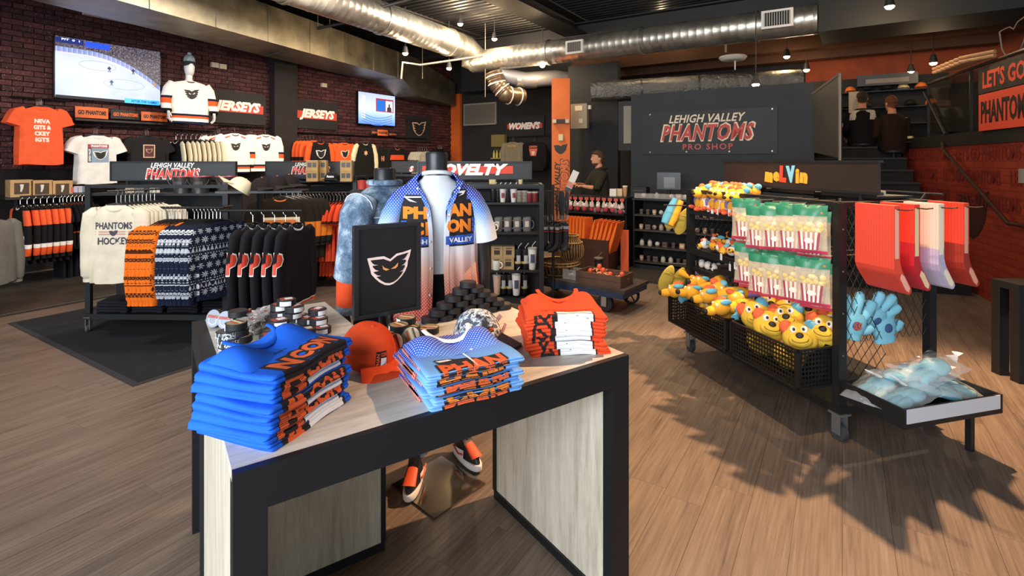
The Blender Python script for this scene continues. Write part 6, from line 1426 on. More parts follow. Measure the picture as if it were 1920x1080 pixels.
# --- denim jacket mannequin
DN = thing('mannequin', 'headless mannequin in acid-washed denim jacket turned away, behind the framed sign', 'mannequin', (-.725, 2.98, 0), radians(248))
def denim():
    a = NT('acid_wash_denim', .9, 0, .15); f = a.noise(a.obj(), 11, 5, .65); g = a.noise(a.obj(), 120, 2)
    a.col(a.ramp(a.math('ADD', a.math('MULTIPLY', f, .8), a.math('MULTIPLY', g, .2)), [(.36, hexc('#46586f')), (.5, hexc('#71869c')), (.62, hexc('#b3c1cc'))])); a.bump(f, .5, .01); return a.m
DEN = denim()
m = MB(); m.tube([(0, .0, 1.38), (0, 0, 1.47), (0, 0, 1.55), (0, 0, 1.56)], [(.09, .08), (.062, .06), (.062, .06), (.056, .054)], 20); m.build('neck', MBK, DN)
m = MB(); R = []
for z, rx, ry in ((1.46, .085, .08), (1.44, .14, .10), (1.40, .21, .125), (1.33, .235, .14), (1.2, .235, .148), (1.05, .225, .15), (.94, .21, .148), (.93, .20, .14), (.87, .20, .14)):
    R.append([((rx+.006*sin(5*j/28*6.28+z*20))*cos(2*pi*j/28), (ry+.006*sin(3*j/28*6.28+z*14))*sin(2*pi*j/28), z) for j in range(28)])
m.loft(R[::-1]); m.build('jacket_body', DEN, DN)
m = MB(); m.lathe([(.200, .86), (.208, .865), (.208, .925), (.200, .93)], 28, cap=(0, 0)); o = m.build('waistband', DEN, DN); o.scale = (1, .72, 1)
m = MB(); m.tube([(cos(2*pi*i/20)*.088, sin(2*pi*i/20)*.082, 1.475+.012*sin(2*pi*i/20)) for i in range(21)], (.014, ), 8, up=(0, 0, 1)) if 0 else m.tube([(cos(2*pi*i/20)*.090, sin(2*pi*i/20)*.084, 1.478) for i in range(21)], .017, 8, up=(0, 0, 1)); m.build('jacket_collar', DEN, DN)
for s_ in (-1, 1):
    limb([(s_*.19, 0, 1.39), (s_*.245, 0, 1.32), (s_*.27, .0, 1.16), (s_*.275, -.03, 1.02), (s_*.272, -.04, .99)], [(.07, .085), (.085, .09), (.082, .085), (.070, .074), (.070, .072)], 'jacket_sleeve', DEN, DN, 18)
    m = MB(); P = [(s_*(.215+.001), 0, 0)]; m.tube([(s_*.232+.086*cos(a_)*.25, .088*sin(a_), 1.36+.07*cos(a_)) for a_ in [i*pi/8 for i in range(17)]], .0035, 5); m.build('shoulder_seam', flat('#cfd6dc', .8), DN)
    limb([(s_*.272, -.035, 1.0), (s_*.272, -.045, .90), (s_*.270, -.05, .84)], [(.058, .060), (.052, .054), (.048, .05)], 'orange_cuff', cloth('#e2532c'), DN, 14)
    limb([(s_*.270, -.05, .845), (s_*.268, -.055, .80)], [(.05, .052), (.046, .048)], 'shirt_tail_cuff', DEN, DN, 14)
    m = MB(); hand_mb(m, (s_*.268, -.055, .81), s_, .95); m.build('hand', MBK, DN)
    limb([(s_*.09, 0, .92), (s_*.11, 0, .70), (s_*.125, .0, .45), (s_*.13, .0, .12), (s_*.13, 0, .05)], [(.10, .11), (.10, .11), (.09, .10), (.085, .09), (.085, .09)], 'trouser_leg', cloth('#15151a'), DN, 16)
for z0 in (1.30, 1.10): m = MB(); m.tube([((.236-.01*(z0 < 1.2)+.004)*cos(2*pi*i/40), (.146+.006)*sin(2*pi*i/40), z0) for i in range(41)], .003, 5, up=(0, 0, 1)); m.build('stitched_seam', flat('#cdd5dc', .8), DN)
for x in (-.10, .10):
    m = MB(); m.box(x-.055, x+.055, -.155, -.140, 1.19, 1.29); m.build('chest_pocket', DEN, DN, smooth=False)
m = MB(); m.box(-.16, .16, -.16, .16, 0, .008); m.build('stand_plate', bp('brushed_plate2'), DN, smooth=False)
# ================================================================ PEOPLE
def person(label, loc, rz, seat=False, skin='#b9785a', hair='#3a2a20', top='#2c2a22', top2=None, trousers='#17171b', reach=None, hood=False, beard=None, lean=0):
    """local front is -y; standing on z=0; reach = hand target (x, y, z)"""
    P_ = thing('person', label, 'person', loc, rz); SK = var(skin, .08, .6, 8)
    m = MB()
    hipz = .93 if not seat else .45; sh = hipz+.50; hd = hipz+.72
    tor = [(hipz-.06, .15, .105), (hipz+.02, .165, .115), (hipz+.15, .145, .105), (hipz+.32, .165, .115), (hipz+.44, .175, .105), (hipz+.50, .13, .08), (hipz+.54, .06, .06), (hipz+.62, .055, .058)]
    ly = lambda z: -lean*max(0, z-hipz)
    m.loft([[(rx*cos(2*pi*j/20), ry*sin(2*pi*j/20)+ly(z), z) for j in range(20)] for z, rx, ry in tor])
    hz = hd; hy = ly(hz)-.015
    R = [[(rx*cos(2*pi*j/22), hy+dy+ry*sin(2*pi*j/22)*(1.0 if sin(2*pi*j/22) > 0 else 1.02), hz+z) for j in range(22)] for z, rx, ry, dy in
         [(-.125, .03, .03, -.035), (-.115, .045, .05, -.030), (-.095, .055, .072, -.02), (-.06, .066, .088, -.008), (-.01, .073, .095, 0), (.035, .075, .098, .003), (.075, .066, .086, .006), (.102, .045, .058, .01), (.112, .012, .015, .01)]]
    m.loft(R)
    m.tube([(0, hy-.090, hz+.018), (0, hy-.106, hz-.012), (0, hy-.112, hz-.028), (0, hy-.095, hz-.038)], [.010, .012, .015, .010], 8)       # nose
    m.tube([(-.022, hy-.083, hz-.068), (0, hy-.092, hz-.066), (.022, hy-.083, hz-.068)], [.005, .009, .005], 8)    # lips
    for s_ in (-1, 1):
        m.ell((s_*.074, hy+.012, hz-.012), (.012, .022, .032), 10, 7)         # ear
        A = Vector((s_*.175, ly(sh-.03), sh-.03))
        if reach is not None:
            H = Vector((reach[0]+s_*.075, reach[1]+(.03 if s_ > 0 else 0), reach[2]-(.03 if s_ > 0 else 0))); E = (A+H)/2+Vector((s_*.10, .03, -.13))
        else: E = A+Vector((s_*.05, -.02, -.28)); H = A+Vector((s_*.03, -.24, -.40)) if seat else A+Vector((s_*.05, -.08, -.53))
        m.tube([A, A.lerp(E, .5), E, E.lerp(H, .4), H], [.052, .046, .038, .036, .026], 12, up=(1, 0, 0))
        d = (H-E).normalized(); up_ = Vector((0, 0, 1)); sd = d.cross(up_).normalized(); up_ = sd.cross(d)
        m.tube([H-d*.01, H+d*.04, H+d*.085], [(.022, .018), (.038, .016), (.036, .013)], 10, up=tuple(up_))
        for i, L in enumerate((.066, .078, .072, .056)):
            b = H+d*.075+sd*(.027-.018*i); q = b+d*L*.5+up_*.004; r_ = b+d*L*.78-up_*.016*1.2; e = b+d*L*.86-up_*.034
            m.tube([b, q, r_, e], [.0095, .009, .008, .0065], 8)
        b = H+d*.02+sd*(.032*s_*-1); m.tube([b, b+d*.03+sd*(-s_*.02)-up_*.006, b+d*.055+sd*(-s_*.022)-up_*.022], [.012, .010, .008], 8)
        if seat: L_ = [(s_*.09, 0, hipz), (s_*.12, -.40, hipz+.02), (s_*.12, -.42, .10), (s_*.12, -.42, .06)]
        else: L_ = [(s_*.09, 0, hipz), (s_*.10, -.01, .50), (s_*.10, .02, .12), (s_*.10, .02, .05)]
        m.tube(L_, [.088, .058, .040, .042], 14)
        m.tube([(L_[-1][0], L_[-1][1]+.05, .035), (L_[-1][0], L_[-1][1]-.16, .03)], [(.04, .035), (.035, .02)], 10)
    b = m.build('body', SK, P_, ang=180); md = b.modifiers.new('one_skin', 'REMESH'); md.mode = 'VOXEL'; md.voxel_size = .0085; md.use_smooth_shade = True
    for s_ in (-1, 1):
        q = MB(); q.ell((s_*.030, hy-.086, hz+.012), (.011, .006, .007), 10, 6); q.build('eye', flat('#e8e2da', .3), P_)
        q = MB(); q.ell((s_*.030, hy-.091, hz+.012), (.005, .003, .005), 8, 5); q.build('iris', flat('#2a1c14', .3), P_)
        q = MB(); q.tube([(s_*.015, hy-.094, hz+.030), (s_*.032, hy-.092, hz+.035), (s_*.048, hy-.080, hz+.030)], .004, 6); q.build('eyebrow', flat(hair, .9), P_)
        if seat: L_ = [(s_*.09, .0, hipz), (s_*.12, -.40, hipz+.02), (s_*.12, -.42, .12)]
        else: L_ = [(s_*.09, 0, hipz), (s_*.10, -.01, .50), (s_*.10, .02, .07)]
        limb(L_, [(.105, .11), (.078, .08), (.065, .07)], 'trouser_leg', cloth(trousers), P_, 14)
        q = MB(); x, y = L_[-1][0], L_[-1][1]; q.loft([[(x+.045*sin(2*pi*k/16)*s2, y-.05-cos(2*pi*k/16)*.14*s2, z) for k in range(16)] for z, s2 in ((0, .95), (.03, 1), (.06, .8), (.085, .45))]); q.build('shoe', flat('#1c1c1e', .5), P_)
        A = Vector((s_*.18, ly(sh-.03), sh-.03))
        if reach is not None:
            H = Vector((reach[0]+s_*.075, reach[1]+(.03 if s_ > 0 else 0), reach[2]-(.03 if s_ > 0 else 0))); E = (A+H)/2+Vector((s_*.10, .03, -.13)); pts = [A, A.lerp(E, .5), E, E.lerp(H, .22)]
        else: E = A+Vector((s_*.05, -.02, -.28)); H = A+Vector((s_*.03, -.24, -.40)) if seat else A+Vector((s_*.05, -.08, -.53)); pts = [A, A.lerp(E, .5), E, E.lerp(H, .85)]
        q = MB(); q.tube(pts, [.070, .064, .056, .050], 14, up=(1, 0, 0)); q.build('sleeve', cloth(top), P_)
    q = MB(); q.loft([[((rx+.012)*cos(2*pi*j/24)+.003*sin(z*60), (ry+.016+(.01 if sin(2*pi*j/24) > 0 else 0))*sin(2*pi*j/24)+ly(z), z) for j in range(24)] for z, rx, ry in [(hipz-.10, .165, .12), (hipz-.06, .172, .125), (hipz+.02, .172, .125), (hipz+.15, .160, .118), (hipz+.32, .172, .124), (hipz+.44, .182, .112), (hipz+.50, .145, .09), (hipz+.535, .075, .072)]]); q.build('hoodie_body' if hood else 'jacket_body', cloth(top), P_)
    if top2: q = MB(); q.loft([[((rx+.018)*cos(2*pi*j/24), (ry+.022)*sin(2*pi*j/24)+ly(z), z) for j in range(24)] for z, rx, ry in [(hipz+.34, .175, .124), (hipz+.44, .184, .114), (hipz+.505, .146, .092)]], cap=(0, 0)); q.build('shoulder_panel', cloth(top2), P_)
    if hood:
        q = MB(); q.tube([(cos(a_)*.085, ly(sh+.05)+.02+sin(a_)*.085, sh+.055-.03*sin(-a_)*(sin(a_) < 0)) for a_ in [2*pi*i/20 for i in range(21)]], [(.030+.014*(sin(2*pi*i/20) > 0), .026) for i in range(21)], 8, up=(0, 0, 1)); q.build('hood', cloth(top), P_)
    # hair shell
    q = MB(); R = []
    for z, s2 in ((.02, 1.03), (.05, 1.05), (.085, 1.04), (.108, .95), (.122, .72), (.128, .25)):
        base = [(.02, .075, .098), (.05, .073, .094), (.085, .060, .078), (.108, .042, .054), (.122, .030, .04), (.128, .01, .012)]
        zz, rx, ry = [t_ for t_ in base if t_[0] == z][0]
        R.append([((rx*s2+.006)*cos(2*pi*j/22), hy+.004+(ry*s2+.006)*sin(2*pi*j/22)+(.020 if (sin(2*pi*j/22) < -.3 and z < .04) else 0), hz+z+(.030 if (sin(2*pi*j/22) < -.25 and z < .06) else -.02 if z < .03 else 0)) for j in range(22)])
    q.loft(R); q.build('hair_top', var(hair, .3, .9, 60), P_)
    q = MB(); q.grid(lambda u, v: ((.079-.010*v)*cos(-.25+u*(pi+.5)), hy+.006+(.101-.012*v)*sin(-.25+u*(pi+.5)), hz+.03-.115*v*(.55+.45*sin(pi*u))), 20, 6); q.build('hair_sides', var(hair, .3, .9, 60), P_)
    if beard: q = MB(); q.loft([[(rx*cos(2*pi*j/16), hy+dy+ry*sin(2*pi*j/16), hz+z) for j in range(16)] for z, rx, ry, dy in [(-.132, .028, .03, -.037), (-.115, .047, .053, -.031), (-.092, .057, .074, -.021), (-.080, .058, .074, -.020)]]); q.build('beard', var(beard, .3, .9, 80), P_)
    return P_
# ================================================================ COUNTER AND CENTRE
CO = Vector((1.73, 7.72, 0)); COM = M4(CO, RZB)
def cpt(x, y, z): return COM @ Vector((x, y, z))
def cabinet(name, label, x0, x1, dp, top, shelves, extra_top=True):
    o = thing(name, label, 'counter', cpt(x0, 0, 0), RZB); w_ = x1-x0
    for x in (0, w_-.02): m = MB(); m.box(x, x+.02, 0, dp, 0, top-.03); m.build('side_panel', BLM, o, smooth=False)
    m = MB(); m.box(.02, w_-.02, dp-.02, dp, 0, top-.03); m.build('back_panel', flat('#161514', .8), o, smooth=False)
    m = MB(); m.box(-.01, w_+.01, -.02, dp+.01, top-.03, top); m.build('countertop', BLM2, o, smooth=False)
    m = MB(); m.box(.0, w_, -.0, dp-.02, 0, .09); m.build('plinth', BLM, o, smooth=False)
    for z in shelves: m = MB(); m.box(.02, w_-.02, 0, dp-.02, z-.022, z); m.build('shelf', flat('#2b2623', .5), o, smooth=False)
    return o
c1 = cabinet('sales_counter', 'left part of the black sales counter, with the orange blankets in front', -1.02, -.04, .35, 1.06, (.80, .45, .12))
c2_ = cabinet('sales_counter', 'right part of the black sales counter with four shelves of small goods', .06, 1.55, .42, 1.06, (.82, .60, .36, .14))
rr = random.Random(11)
PAL = ['#8d8478', '#c9bda8', '#5a4a40', '#7a2f2a', '#a9a39a', '#3a3a3e', '#b58a68', '#cfc4b4']
def smallgood(i):
    def f():
        o = thing('small_item', 's', 'item'); k = i % 4
        if k == 0: m = MB(); m.lathe([(.030, 0), (.034, .01), (.034, .055), (.024, .07), (.024, .085)], 12); m.build('jar', flat(PAL[i % 8], .3), o); m = MB(); m.lathe([(.027, .084), (.027, .10), (.02, .104)], 12); m.build('jar_lid', flat('#2a2826'), o)
        elif k == 1: m = MB(); m.box(-.035, .035, -.02, .02, 0, .07); m.build('carton', flat(PAL[(i+1) % 8], .6), o, smooth=False); m = MB(); m.box(-.025, .025, -.022, -.02, .02, .05); m.build('printed_label', flat(PAL[(i+4) % 8], .6), o, smooth=False)
        elif k == 2: m = MB(); m.ell((0, 0, .035), (.035, .03, .035), 12, 8); m.build('soft_ball', flat(PAL[(i+2) % 8], .8), o); m = MB(); m.ell((.0, -.028, .035), (.014, .006, .014), 8, 5); m.build('ball_mark', flat(PAL[(i+5) % 8], .8), o)
        else: m = MB(); m.lathe([(.025, 0), (.031, .07), (.028, .07), (.024, .006)], 12); m.build('cup', flat(PAL[(i+3) % 8], .4), o); m = MB(); m.lathe([(.0285, .03), (.0300, .05)], 12, cap=(0, 0)); m.build('cup_band', flat(PAL[(i+6) % 8]), o)
        return o
    return f
SG = [Many(smallgood(i)) for i in range(8)]
KIND = ['jar', 'carton', 'soft ball', 'cup']
def goods(x0, x1, y, z, n, where, rows=1):
    for r in range(rows):
        for k in range(n):
            i = rr.randrange(8); p = cpt(x0+(x1-x0)*(k+.5)/n+rr.uniform(-.005, .005), y+.09*r, z)
            SG[i].put(p, RZB+rr.uniform(-.3, .3), 'small %s on the %s, %s from the left%s' % (KIND[i % 4], where, ordn(k), ['', ' in the back row'][r]), 'small goods on the %s' % where)
goods(.10, 1.50, .10, .82, 14, 'upper counter shelf'); goods(.10, 1.50, .10, .60, 14, 'middle counter shelf'); goods(.10, 1.5, .10, .36, 12, 'lower counter shelf'); goods(.10, 1.5, .10, .14, 13, 'lowest counter shelf'); goods(.15, 1.45, .06, 1.06, 13, 'right countertop')
goods(-.98, -.08, .10, .80, 8, 'left counter shelf')
# glass trays on the counter front: clear bin
m = MB(); m.box(.08, 1.4, .0, .004, 1.06, 1.13); m.build('glass_guard', glass('#c9c6c0', .05, .22, 'guard'), None, CO, RZB, smooth=False, label='low clear guard along the front of the right countertop', cat='glass guard')
# hanging packs with red tops, soft toys below
def hpk():
    o = thing('hanging_pack', 'h', 'pack'); m = MB(); m.box(-.032, .032, -.004, .004, -.045, 0); m.build('red_header', flat('#b5503e'), o, smooth=False)
    m = MB(); m.lathe([(.006, -.045), (.02, -.07), (.036, -.12), (.036, -.145), (.01, -.16)][::-1], 12); m.build('clear_ornament', glass('#d9c8bc', .1, .55, 'ornament'), o); return o
HP = Many(hpk)
for k in range(10): HP.put(cpt(-.95+.095*k, -.04, 1.045), RZB, 'red-topped hanging ornament pack below the left countertop, %s from the left' % ordn(k), 'hanging ornament packs')
def st_():
    o = thing('soft_toy', 's', 'toy'); m = MB(); m.ell((0, 0, .05), (.038, .03, .045), 12, 8); m.build('toy_body', flat('#a8384a', .9), o)
    m = MB(); m.ell((0, -.005, .105), (.034, .03, .032), 12, 8); m.build('toy_head', flat('#d9cfc8', .9), o)
    for s_ in (-1, 1): m = MB(); m.ell((s_*.022, 0, .14), (.011, .008, .018), 8, 5); m.build('toy_ear', flat('#d9cfc8', .9), o)
    return o
STY = Many(st_)
for k in range(8): STY.put(cpt(-.93+.115*k, -.05+.02*(k % 2), .82 if k < 7 else .80), RZB+.2*sin(k), 'small white and red soft toy above the orange blankets, %s from the left' % ordn(k), 'white and red soft toys')
m = MB(); m.box(-1.0, -.04, -.12, .0, .80, .82); m.build('toy_ledge', BLM, None, CO, RZB, smooth=False, label='narrow black ledge under the white and red soft toys', cat='ledge')
# wooden box with folded orange blankets
bx = thing('blanket_box', 'dark wooden box holding upright folded orange blankets', 'box', cpt(-.92, -.62, 0), RZB)
WD = var('#3a2218', .25, .55, 5); BW = .84
for b_ in ((0, BW, 0, .02, 0, .46), (0, BW, .34, .36, 0, .46), (0, .02, .02, .34, 0, .46), (BW-.02, BW, .02, .34, 0, .46), (.02, BW-.02, .02, .34, 0, .03)): m = MB(); m.box(*b_); m.build('box_side', WD, bx, smooth=False)
def blk():
    o = thing('folded_blanket', 'b', 'blanket'); m = MB(); R = []
    for i in range(9):
        x = -.15+.30*i/8; R.append([(x, .022*cos(a_)*(1+.1*sin(i)), .36+.36*0+(.352*sin(a_) if sin(a_) > 0 else .33*sin(a_))) for a_ in [2*pi*k/14 for k in range(14)]])
    m.T = Matrix.Rotation(pi/2, 4, 'Z') @ M4((0, 0, 0)); m.loft(R); m.build('blanket_body', var('#dc6a22', .12, .95, 10, 0, .4, 40), o)
    return o
BK2 = Many(blk)
for k in range(14): p = cpt(-.92+.05+.0535*k, -.44, .04); BK2.put(p, 0, 'folded orange blanket standing in the dark wooden box, %s from the left' % ordn(k), 'orange blankets in the wooden box', rot=(0, radians(3+1.1*k*(k > 7)), RZB))
m = MB(); m.box(-.02, .10, -.30, -.29, .02, .62); m.build('paper_banner', flat('#c2562c'), None, CO, RZB, smooth=False, label='narrow orange paper banner between the two counters', cat='banner')
m = MB(); m.box(-1.2, 1.7, -.70, -.0, .0, .035); m.build('low_platform', flat('#2d2926', .6), None, CO, RZB, smooth=False, label='low dark platform along the foot of the sales counter', cat='platform')
for o in COL.objects:
    if o.name.startswith(('blanket_box', 'folded_blanket')) and not o.parent: o.location.z += .035
# till, printer, cup, papers
ti = thing('till_screen', 'black till monitor on the sales counter', 'monitor', at(1254, 377, 7.75), RZB+.1); ti.location.z = 1.06
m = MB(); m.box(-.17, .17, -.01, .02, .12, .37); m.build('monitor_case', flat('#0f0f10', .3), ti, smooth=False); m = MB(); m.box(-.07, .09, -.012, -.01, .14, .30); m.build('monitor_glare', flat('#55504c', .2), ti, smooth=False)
m = MB(); m.cyl((0, .02, 0), (0, .02, .15), .02); m.lathe([(.09, 0), (.09, .01), (.02, .014)], 16); m.build('monitor_stand', flat('#141414', .4), ti)
pr_ = thing('receipt_printer', 'black receipt printer left of the till monitor', 'printer', at(1200, 377, 7.9), RZB); pr_.location.z = 1.06
m = MB(); m.box(-.12, .12, -.08, .1, 0, .15); m.build('printer_body', flat('#141414', .45), pr_, smooth=False); m = MB(); m.box(-.08, .08, -.085, -.08, .09, .10); m.build('paper_slot', flat('#4a4644'), pr_, smooth=False)
pc = cup(.15, .028, .038, flat('#b98a62', .6), flat('#e8dccb', .4), name='paper_cup')(); p = at(1172, 377, 8.0); pc.location = (p.x, p.y, 1.06); pc['label'] = 'brown paper coffee cup on the counter beside the person'
for k, (x, c, w_) in enumerate(((1150, '#d9d3cb', .10), (1160, '#c9b48a', .12))): p = at(x, 376, 8.1+.05*k); smallbox((p.x, p.y, 1.06), RZB+.2, (w_, .09, .11), flat(c), ['white tissue box behind the coffee cup', 'tan paper stack behind the coffee cup'][k], ['tissue_box', 'paper_stack'][k], ['box', 'paper'][k])
PR = person('person in dark olive hoodie with short brown hair reading a white package behind the counter', (1.46, 8.62, 0), radians(-78), reach=(0, -.36, 1.22), hood=True, top='#2f2b20', hair='#4a3222', beard='#4a3222', skin='#c08566', lean=.05)
pk_ = thing('white_package', 'white and red printed package held by the person', 'package', (1.46-.47, 8.62+.06, 1.20), radians(-20))
m = MB(); m.T = M4((0, 0, .05), 0, 0, radians(24)); m.box(-.055, .055, -.02, .02, -.16, .20); m.build('carton', flat('#d9d6d4', .5), pk_, smooth=False)
m = MB(); m.T = M4((0, 0, .05), 0, 0, radians(24)); m.box(-.055, .055, -.022, -.02, -.09, .0); m.build('red_print', flat('#c9837a', .5), pk_, smooth=False); m = MB(); m.T = M4((0, 0, .05), 0, 0, radians(24)); m.box(-.055, .055, -.022, -.02, -.16, -.10); m.build('dark_print', flat('#3a4650', .5), pk_, smooth=False)
# ---------------- trolley
TY = Vector((.80, 6.0, 0)); TZ = radians(-38); ty = thing('platform_trolley', 'old platform trolley with blue frame and spoked wheels carrying baskets', 'trolley', TY, TZ)
m = MB(); m.box(-.68, .68, -.30, .30, .235, .27); m.build('platform', var('#3a332e', .3, .55, 6), ty, smooth=False)
for b_ in ((-.66, .66, -.30, -.26, .175, .235), (-.66, .66, .26, .30, .175, .235), (-.66, -.62, -.26, .26, .175, .235), (.62, .66, -.26, .26, .175, .235)): m = MB(); m.box(*b_); m.build('frame_rail', flat('#1f2f4c', .5), ty, smooth=False)
def wheel(x, y, r, w_=.03, spokes=5, solid=False, axis='y'):
    g = put('wheel', None, ty, (x, y, r), 0)
    m = MB(); n = 24; R_ = []
    for a_ in range(n+1):
        th = 2*pi*a_/n; R_.append([((r-.012+dx)*cos(th), dy, (r-.012+dx)*sin(th)) for dx, dy in ((.012, -w_/2), (.012, w_/2), (-.008, w_/2), (-.008, -w_/2))])
    m.loft(R_, cap=(0, 0)); m.build('tyre', flat('#1b1a1a', .6), g)
    if solid: m = MB(); m.tube([(0, -w_/2+.004, 0), (0, w_/2-.004, 0)], r-.016, 24, up=(0, 0, 1)); m.build('disc', flat('#2b2725', .6), g)
    else:
        for k in range(spokes): a_ = 2*pi*k/spokes+.3; m = MB(); m.tube([(.012*cos(a_), 0, .012*sin(a_)), ((r-.018)*cos(a_), 0, (r-.018)*sin(a_))], (.008,)*2 if 0 else .009, 6); m.build('spoke', flat('#2e2b29', .5, .4), g)
    m = MB(); m.tube([(0, -w_*.8, 0), (0, w_*.8, 0)], .018, 12, up=(0, 0, 1)); m.build('hub', flat('#55504c', .4, .6), g)
wheel(.50, .22, .105); wheel(-.50, -.22, .105); wheel(-.50, .22, .105); wheel(.42, -.22, .09, .05, solid=True)
m = MB(); m.box(.39, .45, -.262, -.254, .06, .235); m.build('wheel_bracket', flat('#b9b5ae', .35, .8), ty, smooth=False)
for x, y in ((.50, .22), (-.50, -.22), (-.50, .22)): m = MB(); m.box(x-.02, x+.02, y-.035, y-.025, .10, .235); m.box(x-.02, x+.02, y+.025, y+.035, .10, .235); m.build('wheel_bracket', flat('#3a3634', .4, .6), ty, smooth=False)
TM = M4(TY, TZ)
WICK = var('#a07a4c', .3, .8, 30)
def wicker(name, prof, label, loc, nv=30):
    o = thing(name, label, 'basket', loc); m = MB(); m.lathe([(r-.010, z) for r, z in prof], 24, cap=(1, 0)); m.build('inner_wall', flat('#4a3622', .9), o)
    for k in range(nv):
        a_ = 2*pi*k/nv; m = MB(); m.tube([(r*cos(a_+.06*(i % 2)), r*sin(a_+.06*(i % 2)), z) for i, (r, z) in enumerate(prof)], .0055, 5); m.build('strand', WICK, o)
    for r, z in (prof[0], prof[len(prof)//2], prof[-1]): m = MB(); m.tube([((r+.002)*cos(2*pi*i/28), (r+.002)*sin(2*pi*i/28), z) for i in range(29)], .009, 6, up=(0, 0, 1)); m.build('hoop', WICK, o)
    return o
p = TM @ Vector((-.33, .02, .278)); wicker('wicker_tray', [(.20, 0), (.245, .05), (.25, .11), (.24, .14)], 'low round wicker basket at the left end of the trolley', p)
p = TM @ Vector((-.20, .10, .278)); p.z = .42; wicker('wicker_basket', [(.08, 0), (.135, .06), (.15, .14), (.125, .22), (.085, .27), (.082, .30)], 'tall wicker basket with narrow neck rising from the round one', p, 26)
cr_ = thing('wooden_crate', 'brown wooden crate with small orange sea creatures on the trolley', 'crate', TM @ Vector((.34, -.10, .27)), TZ)
CW = var('#5a3f32', .25, .6, 5)
for b_ in ((-.27, .27, -.15, -.135, 0, .06), (-.27, .27, -.15, -.135, .065, .125), (-.27, .27, .135, .15, 0, .06), (-.27, .27, .135, .15, .065, .125), (-.27, -.255, -.135, .135, 0, .125), (.255, .27, -.135, .135, 0, .125), (-.255, .255, -.135, .135, .05, .058)): m = MB(); m.box(*b_); m.build('crate_board', CW, cr_, smooth=False)
def octo():
    o = thing('toy_octopus', 'o', 'toy'); m = MB(); m.ell((0, 0, .045), (.028, .028, .034), 12, 8); m.build('toy_head', flat('#d9572e', .6), o)
    for k in range(6): a_ = 2*pi*k/6; m = MB(); m.tube([(.012*cos(a_), .012*sin(a_), .022), (.05*cos(a_), .05*sin(a_), .022), (.075*cos(a_+.2), .075*sin(a_+.2), .01), (.09*cos(a_+.3), .09*sin(a_+.3), .018)], [.010, .009, .006, .004], 7); m.build('tentacle', flat('#d99a72' if k % 2 else '#c8603a', .6), o)
    return o
OC = Many(octo)
for k, (x, y, z) in enumerate(((-.17, .0, .06), (-.03, .05, .06), (.09, -.03, .06), (.19, .05, .06), (.02, -.06, .10), (-.08, .04, .11))): OC.put(TM @ Vector((.34+x, -.10+y, .27+z)), k, 'small orange toy octopus in the wooden crate, %s' % ['left end', 'behind the middle', 'right of the middle', 'right end', 'on top in front', 'on top at the left'][k], 'toy octopuses in the crate')
ab = thing('clear_bin', 'clear plastic bin between the wicker basket and the crate', 'bin', TM @ Vector((-.04, -.12, .27)), TZ)
for b_ in ((-.09, .09, -.08, -.077, 0, .11), (-.09, .09, .077, .08, 0, .11), (-.09, -.087, -.077, .077, 0, .11), (.087, .09, -.077, .077, 0, .11), (-.087, .087, -.077, .077, 0, .004)): m = MB(); m.box(*b_); m.build('clear_side', glass('#c9c6c4', .08, .25, 'bin'), ab, smooth=False)
for k in range(5): m = MB(); m.ell((-.05+.025*k, .02*sin(k*2), .03), (.022, .02, .022), 10, 6); m.build('wrapped_ball', flat(PAL[k], .5), ab)
tc = cup(.20, .040, .052, BKC, flat('#5a4c44'), flat('#6d635c'), mark=flat('#7a7a7c'), name='black_tumbler')(); tc.location = TM @ Vector((.12, .18, .27)); tc['label'] = 'black tumbler standing behind the crate on the trolley'
# ---------------- lanyard and sock stand
LS = thing('spinner_stand', 'thin black stand for lanyards and socks beside the novelty rack', 'stand', (.46, 5.85, 0), 0)
m = MB(); m.cyl((0, 0, 0), (0, 0, 1.34), .015); m.lathe([(.22, 0), (.22, .02), (.02, .03)], 20); m.build('pole', BLM2, LS)
for z in (1.26, .92): 
    for k in range(6): a_ = pi*k/3; m = MB(); m.tube([(0, 0, z), (.17*cos(a_), .17*sin(a_), z+.01)], .005, 5); m.build('arm', BLM2, LS)
def lny(): 
    o = thing('lanyard', 'l', 'lanyard'); m = MB()
    for s_ in (-1, 1): m.tube([(s_*.004, 0, 0), (s_*.016, .0, -.12), (s_*.006, 0, -.26)], [(.008, .0015)]*3, 6)
    m.build('strap', flat('#24252a', .8), o); m = MB(); m.box(-.010, .010, -.002, .002, -.31, -.26); m.build('clip', flat('#8d8a88', .3, .7), o, smooth=False); return o
LN = Many(lny); rr = random.Random(3)
for k in range(22): a_ = 2*pi*k/22; r_ = .10+.06*(k % 2); LN.put((.46+r_*cos(a_), 5.85+r_*sin(a_), 1.26), a_, 'dark lanyard on the spinner stand, %s around the ring' % ordn(k), 'lanyards on the spinner stand')
def sck():
    o = thing('sock_pair', 's', 'socks'); m = MB(); m.tube([(0, 0, 0), (0, 0, -.10), (0, 0, -.20), (0, -.015, -.25), (0, -.06, -.285), (0, -.10, -.29)], [(.03, .02), (.034, .022), (.032, .022), (.034, .026), (.03, .024), (.018, .016)], 10); m.build('sock_body', flat('#1d1d22', .9), o)
    m = MB(); m.tube([(0, 0, -.03), (0, 0, -.06)], [(.036, .0235)]*2, 10); m.build('sock_band', flat('#8a8a8e', .9), o); m = MB(); m.tube([(0, 0, -.075), (0, 0, -.085)], [(.037, .024)]*2, 10); m.build('sock_band', flat('#8a2a2a', .9), o); return o
SC = Many(sck)
for k in range(14): a_ = 2*pi*k/14; r_ = .10+.05*(k % 2); SC.put((.46+r_*cos(a_), 5.85+r_*sin(a_), .91), a_, 'dark pair of socks with grey band on the spinner stand, %s around the ring' % ordn(k), 'socks on the spinner stand')
